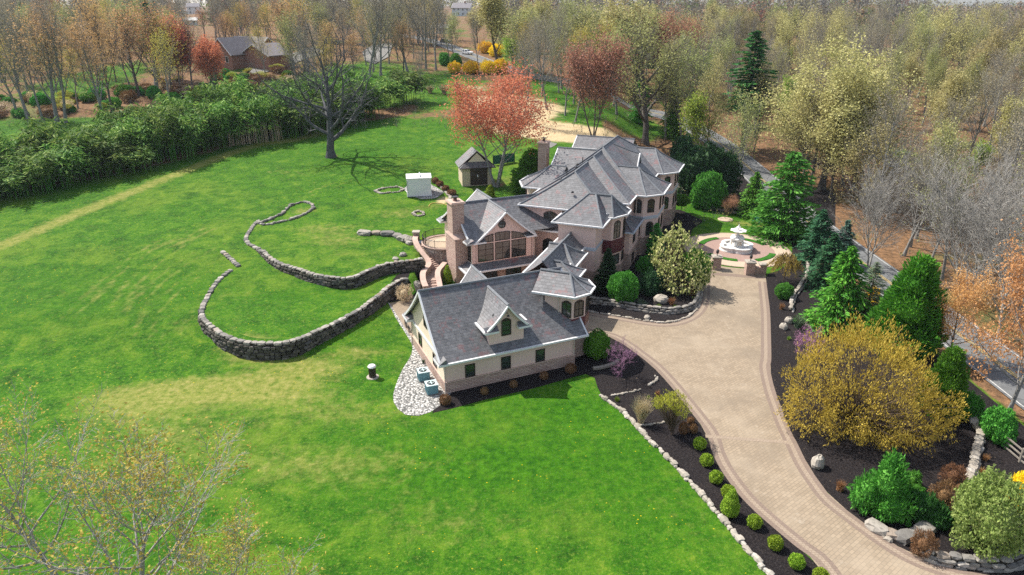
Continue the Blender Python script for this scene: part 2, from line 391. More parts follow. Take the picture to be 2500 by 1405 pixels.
# ================================================================== terraces
Z_LOW, Z_UP = 1.8, 3.0
low_px = [(567, 669), (542, 685), (520, 706), (506, 727), (496, 749), (491, 770), (499, 786), (517, 800), (538, 816), (567, 829), (602, 838), (645, 841), (688, 839), (723, 832), (762, 815), (809, 795), (851, 774), (887, 752), (923, 724), (951, 702), (976, 686), (990, 684)]
up_px = [(634, 546), (620, 557), (606, 574), (601, 589), (613, 601), (638, 613), (659, 631), (688, 647), (723, 658), (762, 670), (798, 677), (834, 681), (869, 676), (905, 660), (940, 647), (976, 642), (1029, 635)]
LOWP = [un(x, y, Z_LOW) for x, y in low_px]; UPP = [un(x, y, Z_UP) for x, y in up_px]
spur = [un(x, y, 2.0) for x, y in ((545, 629), (564, 643), (583, 658))]
low_wall = resample(smooth(LOWP, 4), .55); up_wall = resample(smooth(UPP, 4), .55)
POLY_LOW = [tuple(p) for p in low_wall] + [(-12.2, 78.6), (-12.2, 84.0), (-12.0, 86)] + [tuple(p) for p in up_wall[::-1]][2:] + [(-40, 88)]
POLY_UP = [tuple(p) for p in up_wall] + [(-12.2, 86.2), (-13.3, 88.5), (-13.5, 91.6), (-9, 93), (-10, 97), (-35, 104)]
def inset(wall, poly, d):
    W = offset([tuple(p) for p in wall], False, d); return W + poly[len(wall):]
LOW_IN = offset([tuple(p) for p in low_wall], False, .55); UP_IN = offset([tuple(p) for p in up_wall], False, .55)
TERR += [(LOW_IN + POLY_LOW[len(low_wall):], Z_LOW), (UP_IN + POLY_UP[len(up_wall):], Z_UP)]
def terrace_edge(wall, z):
    P = [tuple(p) for p in wall]; A_ = offset(P, False, .1); B_ = offset(P, False, 1.25); mb = MB()
    for i in range(len(P) - 1): mb.quad((*A_[i], z + .03), (*A_[i + 1], z + .03), (*B_[i + 1], z + .012), (*B_[i], z + .012))
    o = mb.build('lawn', 'ground'); o['kind'] = 'structure'
    if o.data.polygons[0].normal.z < 0: o.data.flip_normals()
terrace_edge(low_wall[6:], Z_LOW); terrace_edge(up_wall[6:], Z_UP)
def in_up(x, y): return inpoly(np.array([x]), np.array([y]), POLY_UP)[0]

# ================================================================== the ground
def axis(lo, hi, step, far, g=1.13):
    a = list(np.arange(lo, hi + 1e-6, step)); s = step; x = a[-1]
    while x < far: s *= g; x += s; a.append(x)
    s = step; x = a[0]; pre = []
    while x > -far: s *= g; x -= s; pre.append(x)
    return np.array(pre[::-1] + a)
gx = axis(-78, 72, .6, 3200); gy = axis(18, 150, .6, 3200); gy = gy[gy > -400]
XX, YY = np.meshgrid(gx, gy); ZZ = zt(XX, YY)
nx, ny = len(gx), len(gy)
vv = np.stack([XX.ravel(), YY.ravel(), ZZ.ravel()], 1).astype(np.float32)
ii = np.arange(nx * ny).reshape(ny, nx)
ff = np.stack([ii[:-1, :-1].ravel(), ii[:-1, 1:].ravel(), ii[1:, 1:].ravel(), ii[1:, :-1].ravel()], 1).astype(np.int32)
me = bpy.data.meshes.new('ground'); me.vertices.add(len(vv)); me.vertices.foreach_set('co', vv.ravel())
me.loops.add(ff.size); me.loops.foreach_set('vertex_index', ff.ravel())
me.polygons.add(len(ff)); me.polygons.foreach_set('loop_start', np.arange(0, ff.size, 4, dtype=np.int32)); me.polygons.foreach_set('loop_total', np.full(len(ff), 4, np.int32))
me.update(); me.validate()
fx, fy = XX.ravel(), YY.ravel()
def dline(pts):
    d = np.full(fx.shape, 1e9)
    for (x0, y0), (x1, y1) in zip(pts, pts[1:]):
        dx, dy = x1 - x0, y1 - y0; t = np.clip(((fx - x0) * dx + (fy - y0) * dy) / max(1e-9, dx * dx + dy * dy), 0, 1)
        d = np.minimum(d, np.hypot(fx - x0 - t * dx, fy - y0 - t * dy))
    return d
def blob(px, py, rx, ry=None, rot=0):
    x, y, _ = G(px, py); ry = ry or rx; c_, s_ = math.cos(rot), math.sin(rot)
    a = (fx - x) * c_ + (fy - y) * s_; b = -(fx - x) * s_ + (fy - y) * c_
    return np.exp(-((a / rx) ** 2 + (b / ry) ** 2))
A_dry = np.zeros(fx.shape)
pth = GP([(-120, 640), (0, 600), (100, 560), (200, 517), (320, 470), (440, 422), (560, 376), (640, 352), (720, 342), (790, 322)])
A_dry += .85 * np.exp(-(dline(smooth(pth, 4)) / 2.1) ** 2)
for px, py, rx, ry, s in [(750, 900, 5, 2.2, .8), (560, 940, 6, 2, .75), (380, 965, 7, 2.2, .75), (660, 960, 8, 2.5, .6), (880, 860, 4, 1.6, .6), (1000, 900, 2, 4, .35), (300, 1010, 6, 3, .5), (820, 590, 6, 3, .5), (760, 560, 5, 2.5, .4), (980, 520, 5, 3, .5),
                          (880, 620, 6, 2, .35), (440, 800, 3, 6, .35), (700, 420, 8, 2, .15), (1000, 1250, 10, 4, .22), (900, 1120, 12, 3, .3), (700, 1150, 9, 3, .3), (600, 720, 6, 3, .3), (1150, 1300, 8, 3, .2), (300, 600, 10, 3, .25), (150, 720, 8, 4, .2), (880, 555, 8, 4, .3), (600, 840, 3, 2, .5), (560, 800, 1.5, 4, .35), (1060, 500, 3, 2, .5), (1150, 465, 4, 3, .4), (1640, 480, 2, 4, .8), (1700, 1300, 4, 6, .2),
                          (1820, 545, 4, 2, .6), (1880, 555, 4, 2, .5), (1500, 1200, 6, 4, .18), (330, 690, 8, 6, .15), (740, 515, 2.5, 1.5, .7), (200, 1150, 8, 4, .35), (1240, 440, 5, 4, .55), (640, 870, 4, 2, .3), (850, 1010, 9, 2.5, .45), (460, 1060, 7, 3, .4)]:
    A_dry += s * blob(px, py, rx, ry)
for pts in [[(430, 600), (560, 545), (700, 500), (860, 440)], [(300, 760), (340, 690), (420, 620), (520, 560)], [(330, 800), (370, 720), (450, 650), (560, 590)], [(360, 830), (400, 750), (480, 680), (560, 640)], [(670, 405), (720, 430), (790, 455)], [(655, 420), (700, 445), (760, 470)], [(100, 860), (200, 760), (330, 640), (470, 560)]]:
    A_dry += .40 * np.exp(-(dline(smooth(GP(pts), 4)) / .38) ** 2); A_dry += .34 * np.exp(-(dline(offset(smooth(GP(pts), 4), False, 1.5)) / .38) ** 2)
A_lush = np.zeros(fx.shape)
for px, py, rx, ry, s in [(1250, 1120, 14, 5, .9), (1380, 1000, 8, 2.5, 1), (1000, 1180, 9, 5, .5), (250, 720, 14, 8, .6), (900, 380, 16, 6, .8), (1010, 300, 14, 10, .8), (700, 720, 9, 2, .6), (1700, 510, 6, 4, .9), (1600, 1250, 6, 5, .5), (850, 830, 7, 2, .4), (1000, 450, 8, 4, .4)]:
    A_lush += s * blob(px, py, rx, ry)
A_sand = np.zeros(fx.shape)
for px, py, rx, ry, s in [(1250, 300, 9, 8, 1.1), (1330, 320, 10, 7, 1.1), (1230, 250, 12, 10, 1.0), (1400, 330, 8, 7, .9), (1150, 215, 10, 4, .6), (1270, 270, 12, 8, 1.0), (1490, 335, 8, 6, .7), (680, 320, 6, 3, .35), (640, 165, 10, 6, .6), (760, 140, 12, 6, .6), (1080, 490, 1.6, 2.5, .8)]:
    A_sand += s * blob(px, py, rx, ry)
A_lit = np.zeros(fx.shape)
A_lit += ss(44, 46, fx) * ss(420, 380, fy)                                    # the woods across the road
A_lit += ss(14, 19, fx - np.interp(fy, [0, 96, 108, 130, 150, 190, 240], [60, 60, 10, 4, 4, 4, -10])) * ss(96, 102, fy) * ss(45, 43, fx)
A_lit += ss(158, 176, fy) * (.72 + .12 * np.sin(fx * .05)) * ss(60, 40, fx) * ss(18, 4, fx + (fy - 160) * .12)
A_lit += ss(300, 340, fy)
for px, py, rx, ry, s in [(230, 200, 9, 22, -1.2), (1060, 210, 10, 12, -1.5), (470, 50, 16, 60, -2.4), (1125, 75, 10, 40, -1.3), (1530, 290, 9, 14, -1.4), (620, 165, 8, 4, -1), (2200, 380, 8, 8, -.8), (1000, 250, 12, 8, -.9), (330, 300, 14, 8, -.4), (700, 200, 8, 10, -.6), (870, 190, 12, 20, -.9), (1720, 525, 8, 5, -1.6), (1800, 552, 9, 4, -1.6), (1660, 480, 5, 6, -1.3), (1870, 560, 5, 4, -1.2)]:
    A_lit += s * blob(px, py, rx, ry)
hb = dline(GP([(-60, 480), (120, 445), (240, 425), (400, 390), (560, 350), (700, 318), (900, 285), (1000, 262)]))
A_lit += .9 * np.exp(-(hb / 3.2) ** 2)
A_lit += .9 * blob(808, 382, 1.6) + .8 * blob(1213, 452, 2.0)
for nm, a in (('dry', A_dry), ('lush', A_lush), ('sand', A_sand), ('litter', A_lit)):
    at = me.attributes.new(nm, 'FLOAT', 'POINT'); at.data.foreach_set('value', np.clip(a, 0, 1.2).astype(np.float32))
me.materials.append(M['ground']); me.polygons.foreach_set('use_smooth', np.ones(len(ff), bool))
ground = bpy.data.objects.new('ground', me); COL.objects.link(ground); ground['kind'] = 'structure'

# ================================================================== drive, beds, plaza
dl = [(2060, 1480), (2000, 1382), (1938, 1332), (1859, 1265), (1813, 1220), (1780, 1178), (1755, 1140), (1738, 1103), (1730, 1074), (1721, 1053), (1700, 1024), (1671, 987), (1638, 945), (1596, 899), (1555, 866), (1521, 841), (1488, 824), (1440, 815), (1400, 806)]
du = [(1400, 758), (1427, 760), (1465, 767), (1517, 775), (1562, 783), (1608, 789), (1642, 787), (1670, 779), (1693, 765), (1707, 745), (1712, 722), (1713, 702), (1716, 679), (1726, 643)]
dt = [(1767, 652), (1815, 657), (1866, 655)]
dr = [(1871, 690), (1875, 722), (1880, 765), (1882, 822), (1883, 878), (1880, 900), (1890, 947), (1905, 990), (1926, 1044), (1948, 1087), (1973, 1137), (2005, 1184), (2034, 1220), (2074, 1252), (2128, 1292), (2185, 1331), (2239, 1360), (2311, 1385), (2383, 1400), (2520, 1425), (2640, 1440), (2640, 1560)]
DL = smooth(GP(dl, 0), 4); DU = smooth(GP(du, 0), 4); DT = GP(dt, 0); DR = smooth(GP(dr, 0), 4)
DRIVE = DL + DU + DT + DR
drape('driveway', DRIVE, 'pavers', .035, 2.0)
for nm, pts, sgn in (('left', DL, -1), ('upper', DU, -1), ('right', DR, -1)):
    for (a, b_, m, dz) in ((0, .38, 'paver_border', .041), (.38, .72, 'paver_light', .0415), (.72, 1.05, 'paver_border', .042)):
        mb = MB(); P = offset(pts, False, sgn * a); Q = offset(pts, False, sgn * b_)
        for i in range(len(P) - 1): mb.quad((*Q[i], dz), (*Q[i + 1], dz), (*P[i + 1], dz), (*P[i], dz))
        o = mb.build('driveway_border', m); o['kind'] = 'structure'
        if o.data.polygons[0].normal.z < 0: o.data.flip_normals()
# cross band where the drive narrows, and the band in front of the plaza
mb = MB(); a, b_ = Vector(un(1722, 1066, 0)), Vector(un(1930, 1082, 0)); n_ = (b_ - a).normalized(); n_ = Vector((-n_.y, n_.x)) * .22
mb.quad((*(a - n_), .0425), (*(b_ - n_), .0425), (*(b_ + n_), .0425), (*(a + n_), .0425)); mb.build('driveway_border', 'paver_light')['kind'] = 'structure'
mb = MB(); a, b_ = Vector(un(1724, 668, 0)), Vector(un(1864, 679, 0)); n_ = (b_ - a).normalized(); n_ = Vector((-n_.y, n_.x)) * .5
mb.quad((*(a - n_), .0425), (*(b_ - n_), .0425), (*(b_ + n_), .0425), (*(a + n_), .0425)); mb.build('driveway_border', 'paver_border')['kind'] = 'structure'

lawn_edge = [(1055, 1009), (1109, 997), (1190, 975), (1299, 950), (1380, 927), (1436, 912), (1449, 914), (1463, 961), (1480, 976), (1513, 999), (1547, 1032), (1580, 1070), (1613, 1099), (1646, 1136), (1688, 1182), (1726, 1224), (1780, 1286), (1821, 1340), (1880, 1405), (1950, 1490)]
LE = GP(lawn_edge, 0)
MUL_L = LE + [DL[0]] + DL[1:] + GP([(1380, 830), (1250, 870), (1100, 930), (1082, 965), (1068, 985)], 0)
drape('mulch_bed', MUL_L, 'mulch', .022, 1.6)
MUL_HOUSE = DU[1:] + GP([(1722, 640), (1700, 625), (1680, 600), (1690, 560), (1720, 540), (1660, 515), (1600, 520), (1500, 600), (1400, 720)], 0)
drape('mulch_bed', MUL_HOUSE, 'mulch', .022, 1.6)
MUL_R = [DR[0]] + DR[1:-1] + [(44.6, 20), (44.6, 60), (44.8, 84), (45.0, 104), (41, 104)] + GP([(1935, 600), (1932, 640), (1900, 662), (1866, 672)], 0)
drape('mulch_bed', MUL_R, 'mulch', .022, 1.8)
drape('mulch_bed', GP([(1640, 455), (1662, 480), (1690, 500), (1730, 515), (1790, 520), (1830, 528), (1870, 545), (1900, 560), (1960, 575), (2040, 590), (2040, 470), (1880, 430), (1700, 400)]), 'mulch', .03, 2.0)
GRAV = smooth(GP([(947, 748), (966, 781), (990, 816), (1007, 846), (1001, 873), (984, 900), (973, 924), (961, 959), (962, 986), (985, 1011), (1009, 1016), (1039, 1013), (1071, 994)], 0), 4) + GP([(1090, 970), (1110, 955), (1040, 870), (953, 747)], 0)
drape('gravel_bed', GRAV, 'gravel', .026, 1.2)
COURT = GP([(952, 750), (985, 740), (1021, 733), (1080, 720), (1180, 700), (1290, 690), (1300, 760), (1100, 860), (1040, 880), (1027, 857)], 0)
drape('paved_court', COURT, 'pavers', .03, 1.5)
drape('mulch_bed', GP([(935, 752), (952, 749), (985, 739), (1021, 732), (1045, 720), (1045, 700), (1000, 690), (970, 705)], 0), 'mulch', .036, 1.2)

# fountain plaza: rings about one centre
PC = Vector(un(1797, 609, 0)); PR = (Vector(un(1933, 620, 0)) - PC).length
PZ = .05
def annulus(name, r0, r1, z, mat, a0=0, a1=360, n=96):
    mb = MB(); st = [R(a0 + (a1 - a0) * i / n) for i in range(n + 1)]
    for t0, t1 in zip(st, st[1:]):
        q = [(PC.x + r * math.cos(t), PC.y + r * math.sin(t), z) for r, t in ((r1, t0), (r1, t1), (r0, t1), (r0, t0))]
        mb.quad(*q)
    o = mb.build(name, mat); o['kind'] = 'structure'; return o
annulus('plaza_paving', PR * .70, PR, PZ, 'paver_cream')
annulus('plaza_paving', .01, PR * .70, PZ + .001, 'paver_rose')
annulus('plaza_paving', PR * .97, PR, PZ + .006, 'paver_light')
k = NT('turf'); c = k.ramp(k.noise(3, 4, .7), [(.3, (.012, .07, .008)), (.7, (.05, .17, .02))]); k.bsdf(c, .95, .1, bump=k.noise(7, 3), bstr=.8, bdist=.1)
for a0 in (20, 105, 205, 285):
    mb = MB(); n = 22; sp = 50
    for i in range(n):
        t0, t1 = R(a0 + sp * i / n), R(a0 + sp * (i + 1) / n); r0, r1 = PR * .60, PR * .715
        P = lambda r, t, z: (PC.x + r * math.cos(t), PC.y + r * math.sin(t), z)
        mb.quad(P(r1, t0, .13), P(r1, t1, .13), P(r0, t1, .13), P(r0, t0, .13)); mb.quad(P(r1, t0, 0), P(r1, t1, 0), P(r1, t1, .13), P(r1, t0, .13)); mb.quad(P(r0, t1, 0), P(r0, t0, 0), P(r0, t0, .13), P(r0, t1, .13))
    o = mb.build('turf_strip', 'turf'); o['kind'] = 'structure'

# ================================================================== roads
def strip(name, pts, w0, w1, mat, dz, step=2.2, zf=None):
    P = offset(pts, False, w0); Q = offset(pts, False, w1); mb = MB()
    x = np.array([p[0] for p in P] + [q[0] for q in Q]); y = np.array([p[1] for p in P] + [q[1] for q in Q]); z = zt(x, y) + dz; n = len(P)
    for i in range(n - 1): mb.quad((*P[i], z[i]), (*P[i + 1], z[i + 1]), (*Q[i + 1], z[n + i + 1]), (*Q[i], z[n + i]))
    o = mb.build(name, mat); o['kind'] = 'structure'
    if o.data.polygons[0].normal.z < 0: o.data.flip_normals()
    return o
RD = [(49.6, -10), (49.6, 30), (49.6, 70), (49.8, 110), (50.2, 140), (48.5, 168), (40, 195)] + GP([(1330, 192), (1230, 165), (1150, 137), (1090, 112), (1030, 95), (960, 84)])
RDS = [tuple(p) for p in resample(smooth([tuple(p) for p in RD], 6), 1.2)]
for k_ in range(-4, 4): strip('road', RDS, k_ * .85, (k_ + 1) * .85, 'asphalt', .12)
strip('road_marking', RDS, 3.0, 3.13, 'paint_white', .135); strip('road_marking', RDS, -3.13, -3.0, 'paint_white', .135)
strip('road_marking', RDS, .08, .2, 'paint_yellow', .135); strip('road_marking', RDS, -.2, -.08, 'paint_yellow', .135)
SR = [tuple(p) for p in resample(smooth(GP([(2020, 320), (2080, 345), (2150, 380), (2230, 425), (2330, 490), (2480, 590), (2640, 720)]), 5), 1.5)]
for k_ in range(-2, 2): strip('side_road', SR, k_ * 1.3, (k_ + 1) * 1.3, 'asphalt', .2)
drape('concrete_apron', GP([(885, 128), (910, 112), (960, 106), (950, 140), (915, 158), (890, 150)]), 'concrete', .25, 2.5)
drape('concrete_apron', GP([(600, 168), (640, 158), (760, 118), (800, 128), (700, 165), (620, 186)]), 'concrete', .25, 2.5)
drape('gravel_bed', GP([(985, 462), (1000, 478), (1030, 488), (1065, 485), (1085, 470), (1050, 450), (1000, 450)]), 'gravel', .05, .8)
drape('paved_slab', GP([(1318, 352), (1340, 347), (1362, 352), (1345, 362)]), 'concrete', .06, 1)
# ================================================================== materials of the buildings
def shingle(name, cols, red):
    k = NT(name); v = k.surfvec(1.0)
    b = k.brick(v, cols[0], cols[1], tuple(x * .42 for x in cols[0]), .5, .19, .016)
    c = k.mix(.45, b.outputs[0], k.ramp(k.noise(1.4, 4, .75), [(.3, cols[0]), (.7, cols[1])]))
    sp = k.n('ShaderNodeTexWhiteNoise', noise_dimensions='2D')
    sn = k.n('ShaderNodeVectorMath', operation='SNAP'); k.l(v, sn.inputs[0]); sn.inputs[1].default_value = (.31, .2, 1); k.l(sn.outputs[0], sp.inputs[0])
    c = k.mix(k.math('MULTIPLY', k.math('GREATER_THAN', sp.outputs[0], .72), .22), c, tuple(min(1, x * 1.35) for x in cols[1]))
    c = k.mix(k.math('MULTIPLY', k.math('LESS_THAN', sp.outputs[0], .2), .28), c, tuple(x * .55 for x in cols[0]))
    patch = k.math('MULTIPLY', k.sstep(k.noise(.55, 4, .75), .53, .64), k.math('GREATER_THAN', k.math('FRACT', k.math('MULTIPLY', sp.outputs[0], 7.3)), .35))
    c = k.mix(k.math('MULTIPLY', patch, red), c, (.19, .095, .095))
    c = k.mix(k.math('MULTIPLY', k.sstep(k.noise(.18, 3, .6), .5, .7), .3), c, tuple(x * .7 for x in cols[0]))
    return k.bsdf(c, .52, .5, bump=b.outputs['Fac'], bstr=.5, bdist=-.03)
shingle('slate_shingle', ((.090, .090, .098), (.162, .162, .170)), .75)
simple('ridge_cap', (.17, .18, .195), .85, .25, .15, 4)
k = NT('stucco'); c = k.ramp(k.noise(.35, 4, .6), [(.3, (.60, .435, .385)), (.7, (.66, .485, .43))]); c = k.mix(k.math('MULTIPLY', k.sstep(k.noise(2.5, 5, .7), .5, .8), .2), c, (.40, .30, .25)); k.bsdf(c, .92, .2, bump=k.noise(22, 3), bstr=.25, bdist=.02)
k = NT('cream_sunlit_stucco'); c = k.ramp(k.noise(.35, 4, .6), [(.3, (.62, .52, .40)), (.7, (.68, .575, .45))]); c = k.mix(k.math('MULTIPLY', k.sstep(k.noise(1.3, 5, .75), .55, .75), .22), c, (.42, .35, .28)); k.bsdf(c, .92, .2, bump=k.noise(22, 3), bstr=.25, bdist=.02)  # cream tone puts sun into the mansion's left walls; garden house gables share it
k = NT('ledge_stone'); v = k.surfvec(); b = k.brick(v, (.40, .265, .225), (.56, .43, .355), (.17, .125, .105), .55, .17, .014, bias=-.1)
c = k.mix(k.math('MULTIPLY', k.noise(2.2, 4, .8), .55), b.outputs[0], (.42, .30, .255)); c = k.mix(k.math('MULTIPLY', k.sstep(k.noise(5, 3), .5, .75), .35), c, (.21, .145, .125)); k.bsdf(c, .9, .2, bump=b.outputs['Fac'], bstr=.9, bdist=-.05)
k = NT('round_stone'); v = k.surfvec(); vo = k.n('ShaderNodeTexVoronoi', feature='F1'); vo.inputs['Scale'].default_value = 3.0; k.l(v, vo.inputs['Vector']); ve = k.n('ShaderNodeTexVoronoi', feature='DISTANCE_TO_EDGE'); ve.inputs['Scale'].default_value = 3.0; k.l(v, ve.inputs['Vector'])
sc_ = k.n('ShaderNodeSeparateColor'); k.l(vo.outputs['Color'], sc_.inputs[0]); c = k.ramp(sc_.outputs[0], [(0, (.22, .16, .13)), (.4, (.33, .26, .21)), (.7, (.42, .35, .30)), (1, (.30, .19, .16))])
c = k.mix(k.math('LESS_THAN', ve.outputs['Distance'], .045), c, (.14, .115, .095)); k.bsdf(c, .9, .2, bump=ve.outputs['Distance'], bstr=.8, bdist=.06)
simple('white_trim', (.62, .62, .63), .5, .4, .05, 2); simple('grey_trim', (.42, .46, .52), .55, .35, .06, 2); simple('soffit', (.40, .35, .31), .8, .2)
simple('stone_cap', (.46, .335, .28), .85, .2, .12, 2.5); simple('frame_brown', (.035, .022, .018), .5, .4, .2); simple('burgundy_panel', (.095, .022, .03), .45, .4, .15, 1)
simple('iron', (.02, .02, .022), .45, .5, .2); simple('copper_brown', (.12, .05, .04), .5, .5); simple('downspout', (.52, .44, .38), .6, .3, .05); simple('black_rubber', (.015, .015, .016), .7, .3)
simple('bluestone', (.50, .55, .57), .8, .2, .12, 2)
k = NT('window_glass'); n = k.noise(.8, 2); k.bsdf(k.ramp(n, [(.35, (.012, .016, .018)), (.65, (.035, .045, .045))]), .06, .8)
k = NT('lit_glass'); n = k.noise(1.2, 3); k.bsdf(k.ramp(n, [(.35, (.03, .04, .035)), (.6, (.10, .12, .10))]), .08, .8)

A0 = (-6.18046, 55.59582); UA = R(24); Ux, Uy = math.cos(UA), math.sin(UA)
B0 = (.943412, 87.444701); PA = R(-21); Px, Py = math.cos(PA), math.sin(PA)
def GF(u, v, z=0): return (A0[0] + u * Ux - v * Uy, A0[1] + u * Uy + v * Ux, z)
def MF(p, q, z=0): return (B0[0] + p * Px - q * Py, B0[1] + p * Py + q * Px, z)
def GFv(v, u, z=0): return GF(u, v, z)
def MFq(q, p, z=0): return MF(p, q, z)
def prof(s, kk): return s - kk * s * (1 - s)

house = empty('mansion', GF(8, 14, 0), 'large pink stucco mansion with many grey hip roofs, white gutters and garage wing', 'house')
HO = house.location
def part(name, mb, mat, parent=None, smooth=False): return mb.build(name, mat, parent or house, HO, smooth)

def roof(name, Fn, a0, a1, b0, b1, ze, zr, e0, e1, kk=.22, bc=None, seg=6, gut=(1, 1, 1, 1), sof=True, sofa=None, gmat='white_trim'):
    bc = (b0 + b1) / 2 if bc is None else bc
    def end(a, e, sg):
        if e[0] == 'gable': return a, 0, 0, a
        if e[0] == 'hip': return e[1], 0, 0, a
        return e[1], e[2], e[3], a
    ra0, ca0, cb0, _ = end(a0, e0, 1); ra1, ca1, cb1, _ = end(a1, e1, -1)
    mb = MB(); cap = MB(); trim = MB(); gt = MB(); sf = MB(); rise = zr - ze
    def strip_(E0, E1, T0, T1):
        prev = None
        for i in range(seg + 1):
            s = i / seg; z = ze + rise * prof(s, kk)
            L = Fn(E0[0] + (T0[0] - E0[0]) * s, E0[1] + (T0[1] - E0[1]) * s, z); Q = Fn(E1[0] + (T1[0] - E1[0]) * s, E1[1] + (T1[1] - E1[1]) * s, z)
            if prev:
                if i == seg and T0 == T1: mb.add([prev[0], prev[1], L], [(0, 1, 2)])
                else: mb.quad(prev[0], prev[1], Q, L)
            prev = (L, Q)
    def hip(E, T):
        cap.tube([Fn(E[0] + (T[0] - E[0]) * i / seg, E[1] + (T[1] - E[1]) * i / seg, ze + rise * prof(i / seg, kk) + .03) for i in range(seg + 1)], .11, 5)
    F0, F1 = (a0 + ca0, b0), (a1 - ca1, b0); K0, K1 = (a0 + ca0, b1), (a1 - ca1, b1); T0, T1 = (ra0, bc), (ra1, bc)
    strip_(F0, F1, T0, T1); strip_(K1, K0, T1, T0)
    cap.tube([Fn(ra0, bc, zr + .03), Fn(ra1, bc, zr + .03)], .13, 5)
    ends = []
    if e1[0] != 'gable':
        L = [F1] + ([(a1, b0 + cb1), (a1, b1 - cb1)] if cb1 else []) + [K1]
        for x, y in zip(L, L[1:]): strip_(x, y, T1, T1)
        for x in L: hip(x, T1)
        ends.append((L, 2))
    if e0[0] != 'gable':
        L = [K0] + ([(a0, b1 - cb0), (a0, b0 + cb0)] if cb0 else []) + [F0]
        for x, y in zip(L, L[1:]): strip_(x, y, T0, T0)
        for x in L: hip(x, T0)
        ends.append((L, 3))
    def rake(a, sg):
        for bb in (b0, b1):
            P = [(bb + (bc - bb) * i / seg, ze + rise * prof(i / seg, kk)) for i in range(seg + 1)]
            for (x0, z0), (x1, z1) in zip(P, P[1:]):
                o = [Fn(a + sg * .03, x0, z0 + .03), Fn(a + sg * .03, x1, z1 + .03), Fn(a + sg * .03, x1, z1 - .22), Fn(a + sg * .03, x0, z0 - .22)]
                n = [Fn(a - sg * .14, x0, z0 + .03), Fn(a - sg * .14, x1, z1 + .03), Fn(a - sg * .14, x1, z1 - .22), Fn(a - sg * .14, x0, z0 - .22)]
                trim.quad(*o); trim.quad(*n); trim.quad(o[2], o[3], n[3], n[2]); trim.quad(o[0], o[1], n[1], n[0])
    if e0[0] == 'gable' and gut[2]: rake(a0, -1)
    if e1[0] == 'gable' and gut[3]: rake(a1, 1)
    # gutters
    cen = Vector(Fn((a0 + a1) / 2, (b0 + b1) / 2, 0)[:2])
    def gutter(pts):
        P = [Fn(x, y, 0)[:2] for x, y in pts]; t = offset(P, False, .1)
        sg = 1 if (Vector(t[0]) - cen).length > (Vector(P[0]) - cen).length else -1
        gt.ring([(*p, ze) for p in P], False, -.03 * sg, .17 * sg, -.12, .06)
    lines = []
    fr = [F0, F1] if gut[0] else None; bk = [K1, K0] if gut[1] else None
    L1 = next((l for l, i in ends if i == 2), None) if gut[3] else None; L0 = next((l for l, i in ends if i == 3), None) if gut[2] else None
    run = []
    for seg_ in (L0, fr, L1, bk):
        if seg_ is None:
            if len(run) > 1: gutter(run)
            run = []
        else:
            if run and run[-1] == seg_[0]: run += seg_[1:]
            else:
                if len(run) > 1: gutter(run)
                run = list(seg_)
    if len(run) > 1: gutter(run)
    if sof:
        s0, s1 = sofa or (a0, a1)
        pl = [(s0 + ca0, b0), (s1 - ca1, b0)] + ([(s1, b0 + cb1), (s1, b1 - cb1)] if cb1 else []) + [(s1 - ca1, b1), (s0 + ca0, b1)] + ([(s0, b1 - cb0), (s0, b0 + cb0)] if cb0 else [])
        sf.poly([Fn(x, y, ze - .12) for x, y in pl])
    r = part(name, mb, 'slate_shingle')
    part('ridge_cap', cap, 'ridge_cap', r)
    if gt.f: part('gutter', gt, gmat, r)
    if trim.f: part('rake_board', trim, gmat, r)
    if sf.f: part('soffit', sf, 'soffit', r)
    for c in r.children: c.location = (0, 0, 0)
    return r

def gable_wall(mb, Fn, a, w0, w1, z0, b0, b1, ze, zr, kk, bc=None):
    bc = (b0 + b1) / 2 if bc is None else bc; n = 8; top = []
    for i in range(2 * n + 1):
        b = w0 + (bc - w0) * i / n if i <= n else bc + (w1 - bc) * (i - n) / n
        s = (b - b0) / (bc - b0) if b <= bc else (b1 - b) / (b1 - bc)
        top.append((b, ze + (zr - ze) * prof(s, kk) - .1))
    for (x0, y0), (x1, y1) in zip(top, top[1:]): mb.quad(Fn(a, x0, z0), Fn(a, x1, z0), Fn(a, x1, y1), Fn(a, x0, y0))

